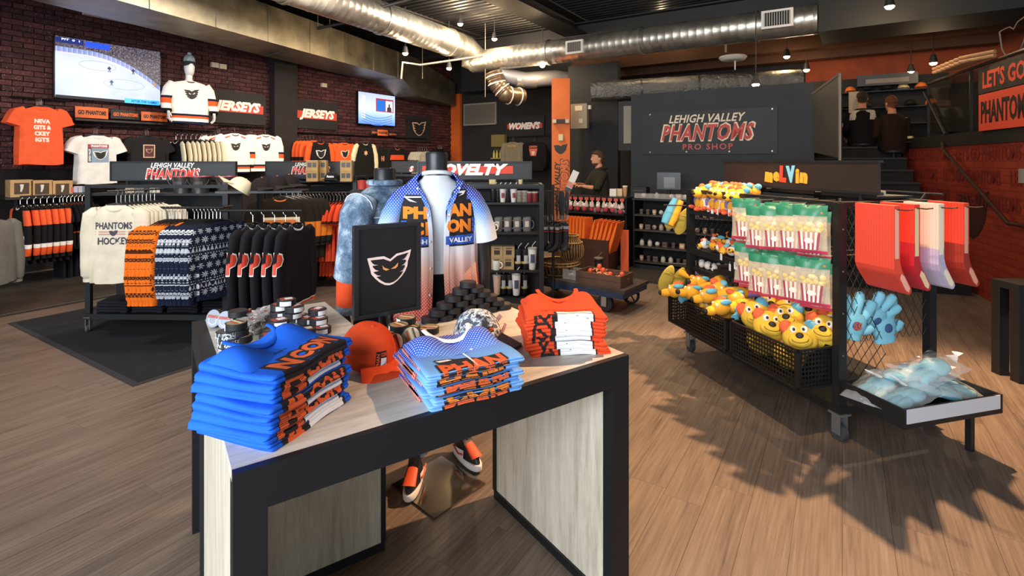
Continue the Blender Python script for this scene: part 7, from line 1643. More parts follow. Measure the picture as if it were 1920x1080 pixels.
# ================================================================ RIGHT RACK WITH PLUSH TOYS
R0 = Vector((1.88, 3.0, 0)); RZ = radians(15); RM = M4(R0, RZ)
def rp(x, y, z=0): return RM @ Vector((x, y, z))
RW_, RL_ = .68, 1.45
rk = thing('toy_rack', 'black rolling display rack with baskets and mesh panels full of plush toys', 'rack', R0, RZ)
for x in (0, RW_):
    for y in (0, RL_):
        m = MB(); m.cbox((x, y, .76), .055, .045, 1.20); m.build('post', BLM, rk, smooth=False)
        for k in range(9): m = MB(); m.T = M4((x, y-.0235, .25+.12*k), 0, pi/2); m.lathe([(.005, 0), (.005, .002)], 8); m.build('post_hole', flat('#8a857c', .4, .5), rk, smooth=False) if k % 2 == 0 and x == 0 and y == 0 else None
        caster(rk, x, y, .16, 1.35)
m = MB(); m.box(-.03, RW_+.03, -.03, RL_+.03, .15, .20); m.build('base_tray', BLM, rk, smooth=False)
for b in ((0, RW_, -.02, .02), (0, RW_, RL_-.02, RL_+.02)): m = MB(); m.box(b[0], b[1], b[2], b[3], 1.335, 1.365); m.build('top_bar', BLM, rk, smooth=False)
for x in (0, RW_): m = MB(); m.box(x-.02, x+.02, 0, RL_, 1.335, 1.365); m.build('top_bar', BLM, rk, smooth=False)
def meshpanel(T, w_, z0, z1, pitch=.052):
    m = MB(); m.T = T; h_ = z1-z0; ln = pitch*.5/(pitch*.85)
    # diamonds: lines with slope +-1.7
    k = -h_/1.7
    while k < w_:
        for s_ in (1, -1):
            xa, xb = (k, k+h_/1.7) if s_ > 0 else (k+h_/1.7, k); za, zb_ = z0, z1
            # clip to [0, w]
            t0 = 0; t1 = 1
            for lo, hi in ((0, w_),):
                dx = xb-xa
                ta, tb2 = (lo-xa)/dx, (hi-xa)/dx
                if ta > tb2: ta, tb2 = tb2, ta
                t0 = max(t0, ta); t1 = min(t1, tb2)
            if t1-t0 > .01: m.tube([(xa+(xb-xa)*t0, 0, z0+h_*t0), (xa+(xb-xa)*t1, 0, z0+h_*t1)], .0022, 4)
        k += pitch
    return m
meshpanel(M4((.34, 0, 0), pi/2), RL_, .20, 1.335).build('mesh_panel', flat('#171615', .5, .3), rk, smooth=False, kind='stuff')
meshpanel(M4((0, 0, 0), 0), RW_, .55, 1.335).build('mesh_panel', flat('#171615', .5, .3), rk, smooth=False, kind='stuff')
meshpanel(M4((0, RL_, 0), 0), RW_, .35, 1.335).build('mesh_panel', flat('#171615', .5, .3), rk, smooth=False, kind='stuff')
def bin_(z, y0, y1, x0, x1, lip, endh, nm='shelf_bin'):
    g = put(nm, None, rk, (0, 0, 0)); m = MB(); m.box(x0, x1, y0, y1, z-.02, z); m.build('bin_floor', BLM, g, smooth=False)
    m = MB(); m.box(x0-.012, x0, y0-.012, y1, z-.03, z+lip); m.build('bin_lip', BLM, g, smooth=False); m = MB(); m.box(x0, x1, y0-.012, y0, z-.03, z+endh); m.build('bin_end', flat('#26201c', .45), g, smooth=False)
bin_(1.19, .82, RL_-.03, -.02, .33, .0, .09); bin_(.86, .82, RL_-.03, -.02, .33, .02, .05); bin_(.72, 1.15, RL_-.03, 0, .33, .0, .03)
# perforated baskets
def perf(T, w_, h_, name, parent, pitch=.0235, r=.0082):
    m = MB(); m.T = T; nx = max(1, int(w_/pitch)); nz = max(1, int(h_/pitch)); px = w_/nx; pz = h_/nz
    for i in range(nx):
        for j in range(nz):
            cx, cz = (i+.5)*px, (j+.5)*pz; sq = [(-px/2, -pz/2), (0, -pz/2), (px/2, -pz/2), (px/2, 0), (px/2, pz/2), (0, pz/2), (-px/2, pz/2), (-px/2, 0)]
            if i in (0, nx-1) or j in (0, nz-1) and False: m.add([(cx-px/2, 0, cz-pz/2), (cx+px/2, 0, cz-pz/2), (cx+px/2, 0, cz+pz/2), (cx-px/2, 0, cz+pz/2)], [(0, 1, 2, 3)]); continue
            vs = [(cx+a, 0, cz+b) for a, b in sq]+[(cx+r*cos(-3*pi/4+k*pi/4), 0, cz+r*sin(-3*pi/4+k*pi/4)) for k in range(8)]
            m.add(vs, [(k, (k+1) % 8, 8+(k+1) % 8, 8+k) for k in range(8)])
    o = m.build(name, flat('#161514', .5, .3), parent, smooth=False); return o
def basket(y0, y1, z0, z1, pr, label):
    o = thing('wire_basket', label, 'basket', rp(-pr, y0, z0), RZ); L = y1-y0; h_ = z1-z0
    perf(M4((0, 0, 0), pi/2), L, h_, 'perforated_side', o); perf(M4((0, 0, 0), 0), pr-.02, h_, 'perforated_side', o); perf(M4((0, L, 0), 0), pr-.02, h_, 'perforated_side', o)
    m = MB(); m.box(0, pr-.03, 0, L, 0, .006); m.build('basket_floor', BLM, o, smooth=False); m = MB(); m.box(pr-.032, pr-.028, 0, L, 0, h_); m.build('back_plate', BLM, o, smooth=False)
    for b in ((-.006, .006, -.006, L+.006), (-.006, pr-.03, -.006, .006), (-.006, pr-.03, L-.006, L+.006)): m = MB(); m.box(*b, h_-.012, h_); m.build('rim_bar', BLM, o, smooth=False); m = MB(); m.box(*b, 0, .012); m.build('rim_bar', BLM, o, smooth=False)
    for x, y in ((0, 0), (0, L)): m = MB(); m.cbox((x, y, h_/2), .014, .014, h_-.03); m.build('corner_bar', BLM, o, smooth=False)
    return o
basket(.03, .60, .30, .53, .26, 'near perforated basket filled with round plush heads')
basket(.655, 1.36, .30, .525, .26, 'far perforated basket filled with long plush toys')
# sign
ms = thing('header_sign', 'dark header sign with colourful meLVin lettering above the toy rack', 'sign', rp(.35, 1.47, 1.40), RZ-pi/2)
m = MB(); m.box(0, 1.42, -.012, .012, 0, .2); m.build('panel', var('#2a211c', .15, .5, 3), ms, smooth=False)
for b in ((-.012, 1.432, .19, .205), (-.012, 1.432, -.005, .010)): m = MB(); m.box(b[0], b[1], -.02, .02, b[2], b[3]); m.build('edge_strip', BLM2, ms, smooth=False)
for x in (.1, 1.3): m = MB(); m.box(x-.01, x+.01, -.008, .008, -.07, 0); m.build('sign_leg', BLM2, ms, smooth=False)
YL, RD_, LB = flat('#e9a92c', .7), flat('#e0452a', .7), flat('#8ccbe0', .7)
for ch, x, w_, h_, z, c, rot in (('m', .535, .080, .078, .078, YL, .1), ('e', .612, .062, .074, .084, YL, -.05), ('L', .677, .064, .122, .105, RD_, .06), ('V', .750, .084, .124, .105, LB, -.05), ('i', .812, .032, .104, .094, YL, .0), ('n', .868, .066, .076, .082, YL, .08)):
    o = letter(ms, ch, w_, h_, (x, -.014, z), c, 'sign_letter', bold=.075, thick=.004, ry=rot)
# ---- plush toys (plain puppy shapes)
PY, PO, PB_, PK_, PW, PP = var('#e0a02c', .1, .95, 20, 0, .3, 150), var('#d8603a', .1, .95, 20), var('#5fa6bf', .1, .95, 20), flat('#1a1412', .6), flat('#e6dccf', .9), var('#7d6a9c', .1, .95, 20)
def pup_small():
    o = thing('plush_puppy', 'p', 'plush toy'); E = lambda c, r, mt, nm, n=14, k=9: MB().ell(c, r, n, k).build(nm, mt, o)
    E((0, 0, .055), (.045, .042, .055), PW, 'body'); E((0, -.035, .055), (.026, .012, .034), PY, 'belly')
    for s_ in (-1, 1): E((s_*.035, -.045, .015), (.018, .034, .015), PO, 'foot'); E((s_*.052, -.01, .07), (.014, .018, .032), PP, 'arm')
    E((0, -.012, .14), (.054, .052, .048), PY, 'head'); E((.005, -.062, .128), (.034, .046, .027), PY, 'muzzle'); E((.006, -.106, .134), (.016, .011, .012), PK_, 'nose')
    E((-.03, .005, .182), (.022, .026, .024), PO, 'ear'); E((.034, .005, .178), (.022, .026, .024), PB_, 'ear')
    E((-.018, -.055, .160), (.010, .007, .012), PW, 'eye'); E((.022, -.055, .160), (.010, .007, .012), PW, 'eye')
    return o
PS_ = Many(pup_small); rr = random.Random(21)
spots = []
for k in range(7): spots.append((.035, .87+.085*k, 1.192, 'front row'))
for k in range(6): spots.append((.135, .93+.085*k, 1.215, 'second row'))
for k in range(6): spots.append((.235, .96+.08*k, 1.21, 'back row'))
for k, (x, y, z, rw) in enumerate(spots): PS_.put(rp(x, y, z), RZ-pi/2+rr.uniform(-.5, .5)+.25, 'small plush puppy on the top shelf, %s, %s from the near end' % (rw, ordn({'front row': 0, 'second row': 7, 'back row': 13}[rw] and k-{'front row': 0, 'second row': 7, 'back row': 13}[rw] or k-{'front row': 0, 'second row': 7, 'back row': 13}[rw])), 'small plush puppies on the top shelf', rot=(rr.uniform(-.2, .1), rr.uniform(-.12, .12), RZ-pi/2+rr.uniform(-.4, .4)+.2), sc=1.08)
# tags on some
tg = Many(lambda: (lambda o: (MB().box(-.014, .014, -.001, .001, -.05, 0).build('tag_card', flat('#d5dae0'), o, smooth=False), MB().tube([(0, 0, 0), (.004, 0, .02)], .0008, 4).build('tag_string', flat('#d5d5d5'), o), o)[2])(thing('price_tag', 't', 'tag')))
for k, (x, y, z) in enumerate(((-.03, 1.17, 1.25), (-.03, 1.12, 1.22), (-.03, 1.06, 1.23), (-.02, .93, 1.24), (-.04, 1.0, .90), (-.03, .85, .86), (-.04, .90, .84), (-.03, 1.22, .98))): tg.put(rp(x, y, z), RZ-pi/2+.3*sin(k*3), 'white price tag hanging among the plush toys, %s' % ['top shelf, far left', 'top shelf, below the far left one', 'top shelf, middle', 'top shelf, near end', 'second shelf, upper one', 'second shelf, nearest the end', 'second shelf, second from the end', 'second shelf, farthest'][k], 'white price tags')
def finger_pup(i):
    def f():
        o = thing('plush_keyring', 'p', 'plush toy'); E = lambda c, r, mt, nm: MB().ell(c, r, 12, 7).build(nm, mt, o)
        E((0, 0, .03), (.030, .034, .028), PY if i != 1 else PW, 'head'); E((0, -.034, .025), (.018, .02, .014), PY, 'muzzle'); E((0, -.054, .027), (.007, .005, .006), PK_, 'nose')
        E((-.016, .0, .053), (.018, .026, .012), PO, 'patch'); E((.018, .0, .052), (.018, .026, .012), PB_, 'patch'); E((.012, .05, .02), (.02, .035, .016), flat('#2a2a2e', .9), 'body'); return o
    return f
FPs = [Many(finger_pup(i)) for i in range(2)]
for k in range(18): 
    r_ = k//6; x, y = .04+.09*r_, .87+.09*(k % 6); FPs[k % 2].put(rp(x, y, .885+.03*r_), 0, '%s plush keyring on the second shelf, row %s, %s from the near end' % (['yellow', 'white'][k % 2], ['front', 'middle', 'back'][r_], ordn(k % 6)), 'plush keyrings on the second shelf', rot=(rr.uniform(-.5, .5), rr.uniform(-.5, .5), RZ-pi/2+rr.uniform(-1.2, 1.2)), sc=1.25)
bkh = Many(lambda: (lambda o: (MB().ell((0, 0, .05), (.06, .045, .05), 14, 8).build('cap_body', cloth('#19181a'), o), MB().ell((0, -.06, .03), (.045, .04, .008), 12, 6).build('cap_brim', cloth('#19181a'), o), o)[2])(thing('doll_cap', 'c', 'cap')))
for k in range(4): bkh.put(rp(.22, .90+.14*k, .95), RZ-pi/2+.3, 'small black doll cap at the back of the second shelf, %s from the near end' % ordn(k), 'small black doll caps')
wd_ = Many(lambda: (lambda o: (MB().ell((0, 0, .03), (.025, .03, .03), 10, 7).build('toy_body', PW, o), MB().ell((0, -.03, .04), (.012, .01, .01), 8, 5).build('toy_spot', PK_, o), o)[2])(thing('tiny_plush', 'c', 'plush toy')))
for k in range(6): wd_.put(rp(.03+.03*(k % 2), 1.18+.04*k, .722), RZ-pi/2+k, 'tiny white plush with black spot on the small third shelf, %s from the near end' % ordn(k), 'tiny white plush toys')
# big round plush heads in the near basket
def pup_head():
    o = thing('plush_pillow', 'p', 'plush toy'); E = lambda c, r, mt, nm, n=20, k=12: MB().ell(c, r, n, k).build(nm, mt, o)
    PYL = var('#d9b038', .1, .95, 20, 0, .4, 60)
    E((0, 0, .10), (.10, .075, .105), PYL, 'head'); E((0, -.060, .065), (.066, .038, .048), PYL, 'muzzle'); E((0, -.100, .078), (.022, .010, .018), PK_, 'nose')
    m = MB(); m.tube([(.045*cos(pi+pi*i/8), -.088-.012*sin(pi*i/8), .060-.028*sin(pi*i/8)) for i in range(9)], .0022, 5); m.build('smile_line', flat('#5a4418'), o)
    E((-.066, -.022, .160), (.040, .035, .045), PO, 'ear'); E((.066, -.022, .160), (.040, .035, .045), PB_, 'ear')
    for s_ in (-1, 1): E((s_*.030, -.066, .128), (.020, .014, .024), PW, 'eye'); E((s_*.026, -.080, .124), (.008, .006, .010), PK_, 'pupil')
    return o
PHD = Many(pup_head)
for k, (x, y, z, a_, b_) in enumerate([(-.14, .12, .46, .2, -.15), (-.03, .10, .50, -.1, .1), (-.19, .33, .47, .45, .1), (-.08, .28, .52, .1, -.2), (-.02, .38, .55, .2, .3), (-.13, .46, .50, .5, -.4), (-.03, .52, .54, -.3, .2), (.10, .14, .50, .0, .1), (.12, .33, .54, .3, -.1), (.14, .50, .50, .1, .2), (-.14, .22, .34, .2, 0), (-.14, .45, .34, .2, 0)]):
    PHD.put(rp(x, y, z), 0, 'round yellow plush head in the near basket, %s' % (['front corner', 'beside the front post', 'front edge, middle', 'second row, middle', 'back row, middle', 'front edge, far end', 'back row, far end', 'behind the front post', 'deep in the middle', 'deep at the far end', 'low at the near end', 'low at the far end'][k]), 'round plush heads in the near basket', rot=(radians(-38), b_, RZ-pi/2+.75+a_*.5), sc=.98)
# long plush in the far basket
def pup_long():
    o = thing('long_plush', 'p', 'plush toy'); E = lambda c, r, mt, nm, n=16, k=10: MB().ell(c, r, n, k).build(nm, mt, o)
    m = MB(); m.tube([(0, .05, .05), (0, .14, .05), (0, .24, .045), (0, .29, .04)], [.030, .055, .050, .02], 14, up=(0, 0, 1)); m.build('body', PY, o)
    E((0, 0, .065), (.062, .070, .055), PY, 'head'); E((0, -.075, .052), (.038, .050, .032), PY, 'muzzle'); E((0, -.122, .056), (.024, .016, .020), PK_, 'nose'); E((-.035, .02, .112), (.028, .042, .018), PO, 'ear'); E((.035, .02, .110), (.028, .042, .018), PB_, 'ear')
    for s_ in (-1, 1):
        m = MB(); m.tube([(s_*.04, .10, .05), (s_*.09, .08, .04), (s_*.13, .02, .03)], [.022, .022, .026], 10); m.build('arm', PY if s_ < 0 else PB_, o)
        m = MB(); m.tube([(s_*.03, .27, .045), (s_*.05, .35, .04), (s_*.06, .41, .04)], [.024, .024, .034], 10); m.build('leg', PP if s_ > 0 else PY, o); E((s_*.024, -.045, .095), (.012, .009, .014), PW, 'eye')
    return o
PLG = Many(pup_long)
for k, (x, y, z, a_, b_) in enumerate([(-.24, 1.28, .50, -.2, .1), (-.22, 1.12, .52, .3, -.2), (-.17, .95, .54, -.1, .2), (-.20, .78, .50, .2, .1), (-.08, 1.22, .56, .5, -.3), (-.06, 1.02, .57, 1.2, .2), (-.05, .82, .54, 1.6, 0), (.06, 1.15, .52, 2.0, .2), (-.12, 1.05, .42, .6, 0), (-.12, .85, .42, .1, 0)]):
    PLG.put(rp(x, y, z), 0, 'long yellow plush puppy lying in the far basket, %s' % ['hanging over the far corner', 'second from the far corner', 'on top in the middle', 'at the near end of the front', 'behind the far corner', 'across the middle', 'across the near end', 'deep by the mesh', 'buried in the middle', 'buried at the near end'][k], 'long plush puppies in the far basket', rot=(b_, b_*.5, RZ-pi/2+a_-.3))
def slip():
    o = thing('plush_slipper', 'p', 'slipper'); m = MB(); m.loft([[(.055*sin(2*pi*k/18)*s_*(1-.15*cos(2*pi*k/18)), y_, .13*cos(2*pi*k/18)*s_) for k in range(18)] for y_, s_ in ((-.03, .7), (-.02, .95), (0, 1), (.02, .95), (.03, .7))]); m.build('sole', var('#b09a3e', .1, .9, 20), o)
    m = MB(); m.ell((0, .05, -.04), (.052, .05, .08), 14, 8); m.build('slipper_upper', PB_, o); m = MB(); m.tube([(-.03, -.031, .05), (0, -.034, .06), (.03, -.031, .05)], .004, 5); m.build('sole_line', flat('#8a7a2c'), o); return o
SLP = Many(slip)
for k, (px, py, z) in enumerate(((1250, 522, .60), (1272, 526, .60), (1262, 405, 1.10), (1280, 415, 1.08))): p = at(px, py, 4.62); SLP.put((p.x, p.y, p.z), radians(-10)+.1*k, 'yellow-soled plush slipper hanging at the far end of the toy rack, %s' % ['lower left', 'lower right', 'upper left', 'upper right'][k], 'plush slippers at the far end', rot=(radians(5), radians(22), radians(-15)))
m = MB(); 
for z in (1.22, .72): m.tube([tuple(rp(.05, RL_+.02, z)), tuple(rp(-.16, RL_+.16, z))], .006, 6, up=(0, 0, 1))
m.build('hook_rail', BLM2, label='metal hooks at the far end of the toy rack holding slippers', cat='hook')
mp = thing('hanging_plush', 'blue and yellow hanging plush pair at the far end of the toy rack', 'plush toy', at(1262, 378, 4.60))
for i, (x, z, mt) in enumerate(((-.03, -.08, PB_), (.02, -.10, PY))): m = MB(); m.T = M4((x, 0, z), 0, 0, .45); m.tube([(0, 0, .12), (0, 0, .04), (0, -.01, -.06), (0, -.02, -.12)], [.024, .034, .040, .03], 12); m.build('plush_limb', mt, mp)
# ---- popcorn bags
def popbag():
    o = thing('popcorn_bag', 'b', 'snack bag'); W_, H_ = .092, .28
    def sh(u, v, s_): 
        x = (u-.5)*2*W_*(1-.05*sin(pi*v)); z = -H_*v; b = .034*(sin(pi*u)**.6)*(sin(pi*min(1, max(0, v)))**.5); return (x, s_*b+.003*sin(14*u+11*v), z)
    m = MB(); m.grid(lambda u, v: sh(u, v, -1), 14, 16); m.grid(lambda u, v: sh(1-u, v, 1), 14, 16); m.build('clear_bag', glass('#f0e4c8', .10, .30, 'bag2'), o)
    m = MB(); m.grid(lambda u, v: (lambda q: (q[0], q[1]-.002, q[2]))(sh(u, v*.22, -1)), 12, 4); m.grid(lambda u, v: (lambda q: (q[0], q[1]+.002, q[2]))(sh(1-u, v*.22, 1)), 12, 4); m.build('green_header', flat('#2f7d5c', .35), o)
    m = MB(); m.grid(lambda u, v: (lambda q: (q[0], q[1]-.002, q[2]))(sh(u, .93+v*.07, -1)), 12, 2); m.build('pink_hem', flat('#c43a5a', .4), o)
    g = random.Random(2)
    for i in range(16): m = MB(); m.ell((g.uniform(-.055, .055), g.uniform(-.014, .006), -.11-g.uniform(0, .055)), (.017, .014, .015), 8, 5); m.build('popcorn', flat('#e8c64a' if i % 3 else '#f0e0a0', .8), o)
    m = MB(); m.T = M4((0, -.0, -.155)); 
    for i in range(9):
        x0, x1 = -.058+.0129*i, -.058+.0129*(i+1); m.cur = i % 2; m.add([(x0, -.028, 0), (x1, -.028, 0), (x1*.82, -.028, -.10), (x0*.82, -.028, -.10), (x0, -.026, 0), (x1, -.026, 0), (x1*.82, -.026, -.10), (x0*.82, -.026, -.10)], [(0, 3, 2, 1), (4, 5, 6, 7), (0, 1, 5, 4), (2, 3, 7, 6), (0, 4, 7, 3), (1, 2, 6, 5)])
    m.build('striped_box', [flat('#a03048', .6), flat('#e9dfd2', .6)], o, smooth=False)
    m = MB(); m.ell((0, -.0295, -.205), (.024, .001, .016), 14, 6); m.build('box_badge', flat('#e9dfd2', .6), o)
    for k in range(4): m = MB(); m.ell((-.06+.04*k, -.012, -.045), (.010, .004, .010), 8, 5); m.build('header_dot', flat('#d8703a'), o)
    return o
PB2 = Many(popbag)
for rw, z in ((0, 1.345), (1, 1.04)):
    for k in range(5):
        for b in range(2):
            y = .62-.135*k; x = -.13+.08*b+(.02 if rw else 0); PB2.put(rp(x, y+.05*b, z-.014*((k*7+b*3) % 4)), RZ-pi/2+radians(36)+.16*sin(k*4+b*2), 'popcorn bag with green header, %s row, %s from far end, %s on peg' % (['upper', 'lower'][rw], ordn(k), ['front', 'back'][b]), 'popcorn bags on the toy rack')
for rw, z in ((0, 1.345), (1, 1.04)):
    for k in range(5):
        y = .62-.135*k; m = MB(); m.tube([tuple(rp(-.15, y, z+.0)), tuple(rp(.34, y, z+.0))], .004, 6, up=(0, 0, 1)); m.build('peg', CHR, label='thin peg holding the %s row popcorn bags, %s from the far end' % (['upper', 'lower'][rw], ordn(k)), cat='peg')
# ---- foam hockey sticks
def stickm(mat, face):
    def f():
        o = thing('foam_stick', 's', 'foam stick'); m = MB(); T_ = .0155
        prof = [(-.020, .0), (.020, .0), (.020, -.300), (.034, -.345), (.095, -.440), (.100, -.455), (.092, -.470), (.078, -.474), (.060, -.462), (-.006, -.372), (-.020, -.335)]
        m.prism(prof, 0, T_); m.build('foam_body', mat, o, smooth=False)
        m = MB(); m.prism([(-.014, -.02), (.012, -.02), (.012, -.28), (-.014, -.28)], -.0006, 0); m.build('shaft_print', face, o, smooth=False)
        m = MB(); m.prism([(.030, -.36), (.050, -.375), (.088, -.440), (.080, -.462), (.058, -.448), (.02, -.385)], -.0006, 0); m.build('blade_print', face, o, smooth=False)
        return o
    return f
FR, FDR, FW, FGR = flat('#d9402c', .6), flat('#b8222a', .6), flat('#d8cfc2', .6), flat('#b8b4c8', .6)
def twotone(name, top, low, zc):
    a = NT(name, .6); z = a.n('ShaderNodeSeparateXYZ', Vector=a.obj()).outputs[2]; a.col(a.mix(a.math('LESS_THAN', z, zc), hexc(top), hexc(low))); return a.m
sg_ = [(.075, 14, twotone('foam_red', '#da4632', '#c83c2c', -.36), flat('#e8a896', .6), 'plain red'), (.255, 12, twotone('foam_red_dark', '#dc3a28', '#b01e28', -.21), flat('#dfc39c', .6), 'red and crimson'), (.43, 12, twotone('foam_white', '#dccbb4', '#b4acc4', -.25), flat('#e6d8bc', .6), 'cream and lilac'), (.615, 12, twotone('foam_red_brown', '#d83a26', '#98281c', -.23), flat('#dc9a80', .6), 'red and brown')]
for gi, (x, n_, mat, face, nm) in enumerate(sg_):
    mn = Many(stickm(mat, face))
    for k in range(n_): mn.put(rp(x, -.05-.0165*(n_-k)+.0, 1.365), RZ, '%s foam hockey stick hanging on the rack end, %s from the rear' % (nm, ordn(k)), '%s foam sticks' % nm)
    m = MB(); m.tube([tuple(rp(x, -.0, 1.345)), tuple(rp(x, -.05-.0165*n_-.05, 1.345)), tuple(rp(x+.02, -.05-.0165*n_-.07, 1.35))], .004, 6, up=(0, 0, 1)); m.build('peg', flat('#3a2a22', .4, .5), label='thin peg holding the %s foam sticks' % nm, cat='peg')
    # local y is the thickness: nearer sticks have smaller y
m = MB(); m.tube([tuple(rp(-.0, -.01, 1.352)), tuple(rp(RW_+.1, -.01, 1.352))], .010, 6, up=(0, 0, 1)); m.build('end_rail', BLM2, label='black rail along the near end of the toy rack above the foam sticks', cat='rail')
# items and rails on the rack top behind
for k in range(3):
    m = MB(); m.box(.36, .66, .08+.46*k, .48+.46*k, 1.37, 1.385); m.box(.36, .37, .08+.46*k, .48+.46*k, 1.385, 1.43); m.build('top_bin', BLM, None, R0, RZ, smooth=False, label='shallow black bin on top of the toy rack, %s from the near end' % ordn(k), cat='bin')
TI = Many(lambda: (lambda o: (MB().box(-.04, .04, -.012, .012, 0, .03).build('wrapper', flat('#c9bdae', .5), o, smooth=False), MB().box(-.022, .022, -.013, -.012, .006, .024).build('wrapper_print', flat('#a8503a'), o, smooth=False), o)[2])(thing('snack_bar', 's', 'snack')))
for k in range(12): TI.put(rp(.45+.06*(k % 3), .14+.11*k, 1.386), RZ-pi/2+.3*sin(k), 'small pale wrapped snack on the toy rack top, %s from the near end' % ordn(k), 'wrapped snacks on the toy rack')
m = MB(); m.tube([tuple(rp(.72, -.05, 1.40)), tuple(rp(.72, 1.4, 1.40))], .008, 6, up=(0, 0, 1)); m.tube([tuple(rp(RW_, .05, 1.36)), tuple(rp(.72, .05, 1.40))], .008, 6, up=(0, 0, 1)); m.build('side_rail', BLM2, label='thin rail running along the hidden side of the toy rack', cat='rail')
# ---- tray with foam hands
ty2 = thing('low_tray', 'low black tray with white front label at the near end of the toy rack', 'tray', rp(0, -.375, .265), RZ)
m = MB(); m.box(0, .66, 0, .36, 0, .012); m.build('tray_floor', BLM, ty2, smooth=False)
for b in ((0, .66, -.012, 0), (0, .66, .35, .362)): m = MB(); m.box(b[0], b[1], b[2], b[3], -.015, .085); m.build('tray_side', BLM, ty2, smooth=False)
for x in (-.012, .66): m = MB(); m.box(x, x+.012, -.012, .362, -.015, .085); m.build('tray_side', BLM, ty2, smooth=False)
m = MB(); m.box(.004, .650, -.015, -.012, .012, .085); m.build('white_label', flat('#c9cbd0', .4), ty2, smooth=False)
m = MB(); m.cbox((.60, .1, -.14), .03, .03, .25); m.build('tray_leg', BLM, ty2, smooth=False)
BLP = var('#7ab9cc', .08, .95, 14, 0, .3, 90)
def handp():
    o = thing('plush_hand', 'h', 'plush toy'); m = MB()
    m.loft([[(rx*math.copysign(abs(cos(2*pi*j/20))**.8, cos(2*pi*j/20)), ry*sin(2*pi*j/20), z) for j in range(20)] for z, rx, ry in ((0, .05, .02), (.004, .068, .034), (.03, .072, .038), (.04, .064, .036), (.06, .075, .042), (.11, .085, .045), (.15, .08, .042), (.175, .06, .032), (.18, .03, .016))])
    m.build('palm', BLP, o)
    for i, (x, L, a_) in enumerate(((-.055, .13, -.30), (0, .16, .0), (.055, .13, .32))): m = MB(); m.tube([(x*.9, 0, .15), (x+sin(a_)*L*.3, 0, .15+cos(a_)*L*.3), (x+sin(a_)*L*.75, 0, .15+cos(a_)*L*.75), (x+sin(a_)*L*.98, 0, .15+cos(a_)*L*.98), (x+sin(a_)*L*1.05, 0, .15+cos(a_)*L*1.05)], [(.030, .03), (.031, .031), (.033, .033), (.024, .024), (.006, .006)], 14, up=(0, 1, 0)); m.build('finger', BLP, o)
    m = MB(); m.tube([(.07, 0, .07), (.10, 0, .085), (.125, 0, .11), (.132, 0, .118)], [.026, .030, .026, .008], 12); m.build('thumb', BLP, o)
    m = MB(); m.ell((0, -.042, .10), (.03, .006, .03), 14, 6); m.build('sewn_badge', flat('#35507a', .8), o); return o
HN_ = Many(handp)
HN_.put(rp(.10, .03, .56), 0, 'light blue plush hand hanging at the left behind the tray', 'light blue plush hands', rot=(0, .25, RZ-.25), sc=.90)
HN_.put(rp(.36, .02, .52), 0, 'light blue plush hand standing upright in the middle behind the tray', 'light blue plush hands', rot=(-.05, -.12, RZ-.1), sc=.95)
HN_.put(rp(.24, .06, .60), 0, 'light blue plush hand half hidden between the two upright ones', 'light blue plush hands', rot=(.3, .6, RZ), sc=.85)
nm_ = letter(HN_.root, '55', .05, .05, (0, -.049, .10), flat('#a8503a'), 'sewn_number', bold=.05)
FH = [(.17, .30, .345, .3, 'left rear of the tray'), (.30, .27, .40, -.1, 'top middle of the tray'), (.20, .16, .345, .1, 'front left of the tray'), (.36, .18, .36, -.1, 'front middle of the tray'), (.50, .28, .40, .1, 'right rear of the tray'), (.50, .20, .345, -.1, 'front right of the tray'), (.46, .22, .45, .1, 'on top at the right of the tray')]
def baghand():
    o = thing('bagged_plush_hand', 'h', 'plush toy'); 
    for i, (x, L) in enumerate(((-.045, .13), (0, .15), (.045, .13))): m = MB(); m.tube([(x, -.06, 0), (x*1.25, -.06-L*.5, 0), (x*1.35, -.06-L, 0), (x*1.35, -.06-L-.02, 0)], [(.030), (.034), (.028), (.008)], 12, up=(0, 0, 1)); m.build('finger', BLP, o)
    m = MB(); m.ell((0, .02, 0), (.085, .11, .042), 18, 10); m.build('palm', BLP, o)
    m = MB(); m.grid(lambda u, v: ((u-.5)*.27, -.27+.46*v, .054*sin(pi*u)**.5*sin(pi*v)**.35+.005*sin(23*u+5*v)*sin(19*v)), 22, 26); m.build('clear_bag', glass('#e6eef2', .06, .24, 'bag3'), o)
    for k in range(4): m = MB(); m.T = M4((-.03+.006*k, .0, .050), 0); m.box(-.03, .03, .012*k, .012*k+.003, 0, .001); m.build('bag_print', flat('#35607a'), o, smooth=False)
    m = MB(); m.tube([(0, .19, 0), (.01, .23, .02), (.0, .26, .03)], [(.05, .01), (.012, .008), (.035, .006)], 8, up=(0, 0, 1)); m.build('bag_twist', glass('#f2f4f6', .06, .5, 'bag4'), o); return o
BH = Many(baghand)
for k, (x, y, z, a_, w_) in enumerate(FH): p = rp(x, y-.40, z-.015); BH.put(p, 0, 'plush hand in a clear bag, %s' % w_, 'bagged plush hands in the tray', rot=(radians([10, 4, 8, 14, -6, 10, 12][k]), radians([0, 10, -8, 4, 6, -6, 10][k]), RZ+pi/2+a_ if k % 2 else RZ-pi/2+a_), sc=.80)
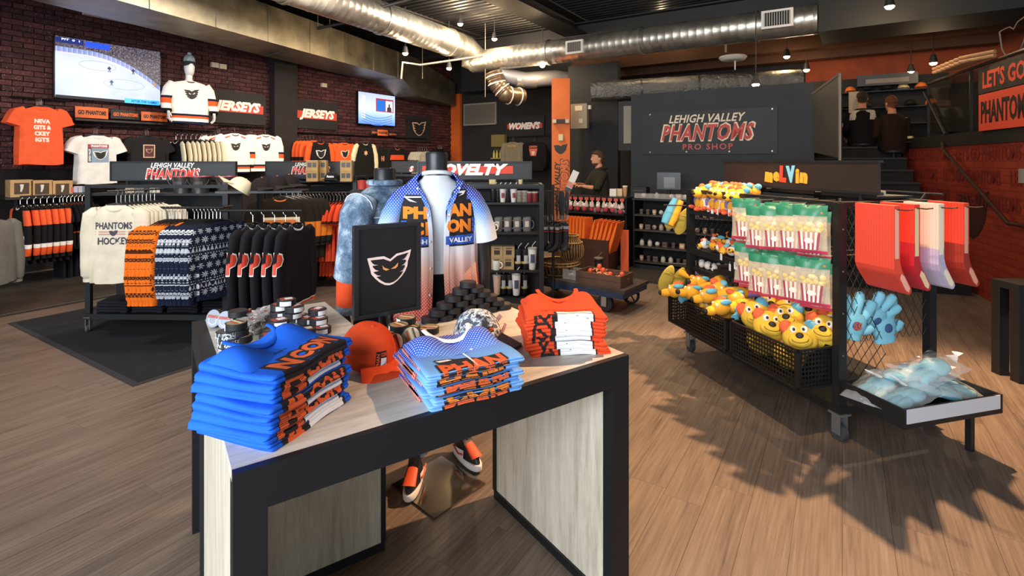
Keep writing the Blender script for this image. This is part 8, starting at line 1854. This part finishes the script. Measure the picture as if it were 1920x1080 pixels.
# ================================================================ MEZZANINE AND EDGE
sh2 = thing('cap_display', 'dark display bay with caps on the mezzanine back wall', 'shelving', at(1650, 285, 9.55), RZB); sh2.location.z = 1.84
m = MB(); m.box(-1.1, 1.0, .2, .24, 0, 1.32); m.build('back_panel', flat('#0f0c0b', .8), sh2, smooth=False)
for z in (.45, .75, 1.05): m = MB(); m.box(-1.1, 1.0, .0, .2, z-.02, z); m.build('shelf', flat('#1a1412', .6), sh2, smooth=False)
m = MB(); m.box(-.35, .55, -.05, .15, 1.14, 1.34); m.build('light_box', flat('#15100e', .5), sh2, smooth=False); m = MB(); m.box(-.22, .42, -.055, -.05, 1.18, 1.26); m.build('light_strip', flat('#5a4a3c', .4), sh2, smooth=False)
CM_ = [Many(lambda c=c: capm(cloth(c), cloth(c))) for c in ('#c96a30', '#1d1a1a', '#3a3634', '#b9a680')]
SM = M4(sh2.location, RZB)
for k, (x, z, c) in enumerate([(-.45, 1.05, 0), (-.2, 1.05, 1), (.1, 1.05, 1), (.35, 1.05, 3), (.6, 1.05, 0), (-.5, .75, 1), (-.2, .75, 2), (.15, .75, 2), (.45, .75, 1), (.75, .75, 0), (-.4, .45, 1), (.1, .45, 2)]):
    CM_[c].put(SM @ Vector((x, .10, z+.002)), RZB, '%s cap on the mezzanine display, %s shelf, %s from the left' % (['orange', 'black', 'dark grey', 'tan'][c], {1.05: 'top', .75: 'middle', .45: 'lower'}[z], ordn([0, 1, 2, 3, 4, 0, 1, 2, 3, 4, 0, 1][k])), 'caps on the mezzanine display')
sc_ = thing('hanging_scarf', 'long pale scarf hanging at the left of the mezzanine caps', 'scarf', at(1604, 172, 9.2), RZB); m = MB(); m.box(-.10, .10, -.01, .01, -.55, 0); m.build('scarf_body', flat('#b9a68c', .9), sc_, smooth=False); m = MB(); m.box(-.2, .04, -.03, .02, -.62, -.55); m.build('scarf_end', flat('#c98a6a', .9), sc_, smooth=False)
p = at(1618, HZ, 8.75); person('person seated with back turned in black jacket with pale shoulder panel on the mezzanine', (p.x, p.y, 1.50), radians(150), seat=True, top='#131113', top2='#b3a89c', hair='#2a1c14', lean=.2)
p = at(1676, HZ, 8.45); person('person seated facing the caps with long brown hair on the mezzanine', (p.x, p.y, 1.38), radians(170), seat=True, top='#241610', hair='#5a3018', lean=.1)
st2 = Many(lambda: (lambda o: (MB().lathe([(.17, 0), (.17, .02), (.03, .03), (.03, .40), (.17, .42), (.17, .45)], 18).build('stool_body', flat('#1a1513', .6), o), o)[1])(thing('stool', 's', 'stool')))
p = at(1618, HZ, 8.75); st2.put((p.x, p.y, 1.44), 0, 'dark stool under the person with the pale shoulder panel'); p = at(1676, HZ, 8.45); st2.put((p.x, p.y, 1.32), 0, 'dark stool under the brown-haired person')
tb3 = thing('mezzanine_table', 'small dark table with cream mug near the balustrade', 'table', at(1710, 266, 8.4)); tb3.location.z = 1.84
m = MB(); m.cbox((0, 0, .06), .34, .3, .02); m.build('tabletop', flat('#3a241a', .5), tb3, smooth=False); m = MB(); m.cbox((0, 0, .025), .06, .06, .05); m.build('leg', flat('#2a1a14'), tb3, smooth=False)
mg = cup(.09, .034, .042, flat('#d8b27c', .4), None, None, True, name='cream_mug')(); mg.location = tb3.location+Vector((-.03, 0, .07)); mg['label'] = 'cream mug on the small mezzanine table'
rds = Many(lambda: (lambda o: (MB().tube([(0, 0, 0), (0, .40, 0)], .022, 8, up=(0, 0, 1)).build('rod', var('#b0835c', .2, .7, 20), o), o)[1])(thing('wooden_rod', 'r', 'rod')))
BM4 = M4(BP, bz)
for k in range(14): rds.put(BM4 @ Vector((1.9+.13*(k//2), .03, 2.775+.046*(k % 2))), bz+pi, 'short tan rod lying on the balustrade rail, %s pair, %s' % (ordn(k//2), ['lower', 'upper'][k % 2]), 'tan rods on the balustrade', rot=(0, 0, bz-pi/2+.5))
ed = thing('dark_cabinet', 'black cabinet corner cut by the right picture edge', 'cabinet', (3.64, 3.75, 0), 0)
m = MB(); m.box(0, .8, 0, .22, .66, .71); m.build('cabinet_top', BLM2, ed, smooth=False); m = MB(); m.box(0, .07, 0, .07, 0, .66); m.build('leg', flat('#131213', .5), ed, smooth=False); m = MB(); m.box(.07, .8, .04, .06, .45, .66); m.build('apron', flat('#131213', .5), ed, smooth=False); m = MB(); m.box(0, .07, .15, .22, 0, .66); m.build('leg', flat('#131213', .5), ed, smooth=False)
p = at(1918, 343, 5.15); smallbox(p, bz, (.05, .05, .14), flat('#8a8074'), 'pale switch plate on the red wall at the picture edge', 'switch_plate', 'switch')
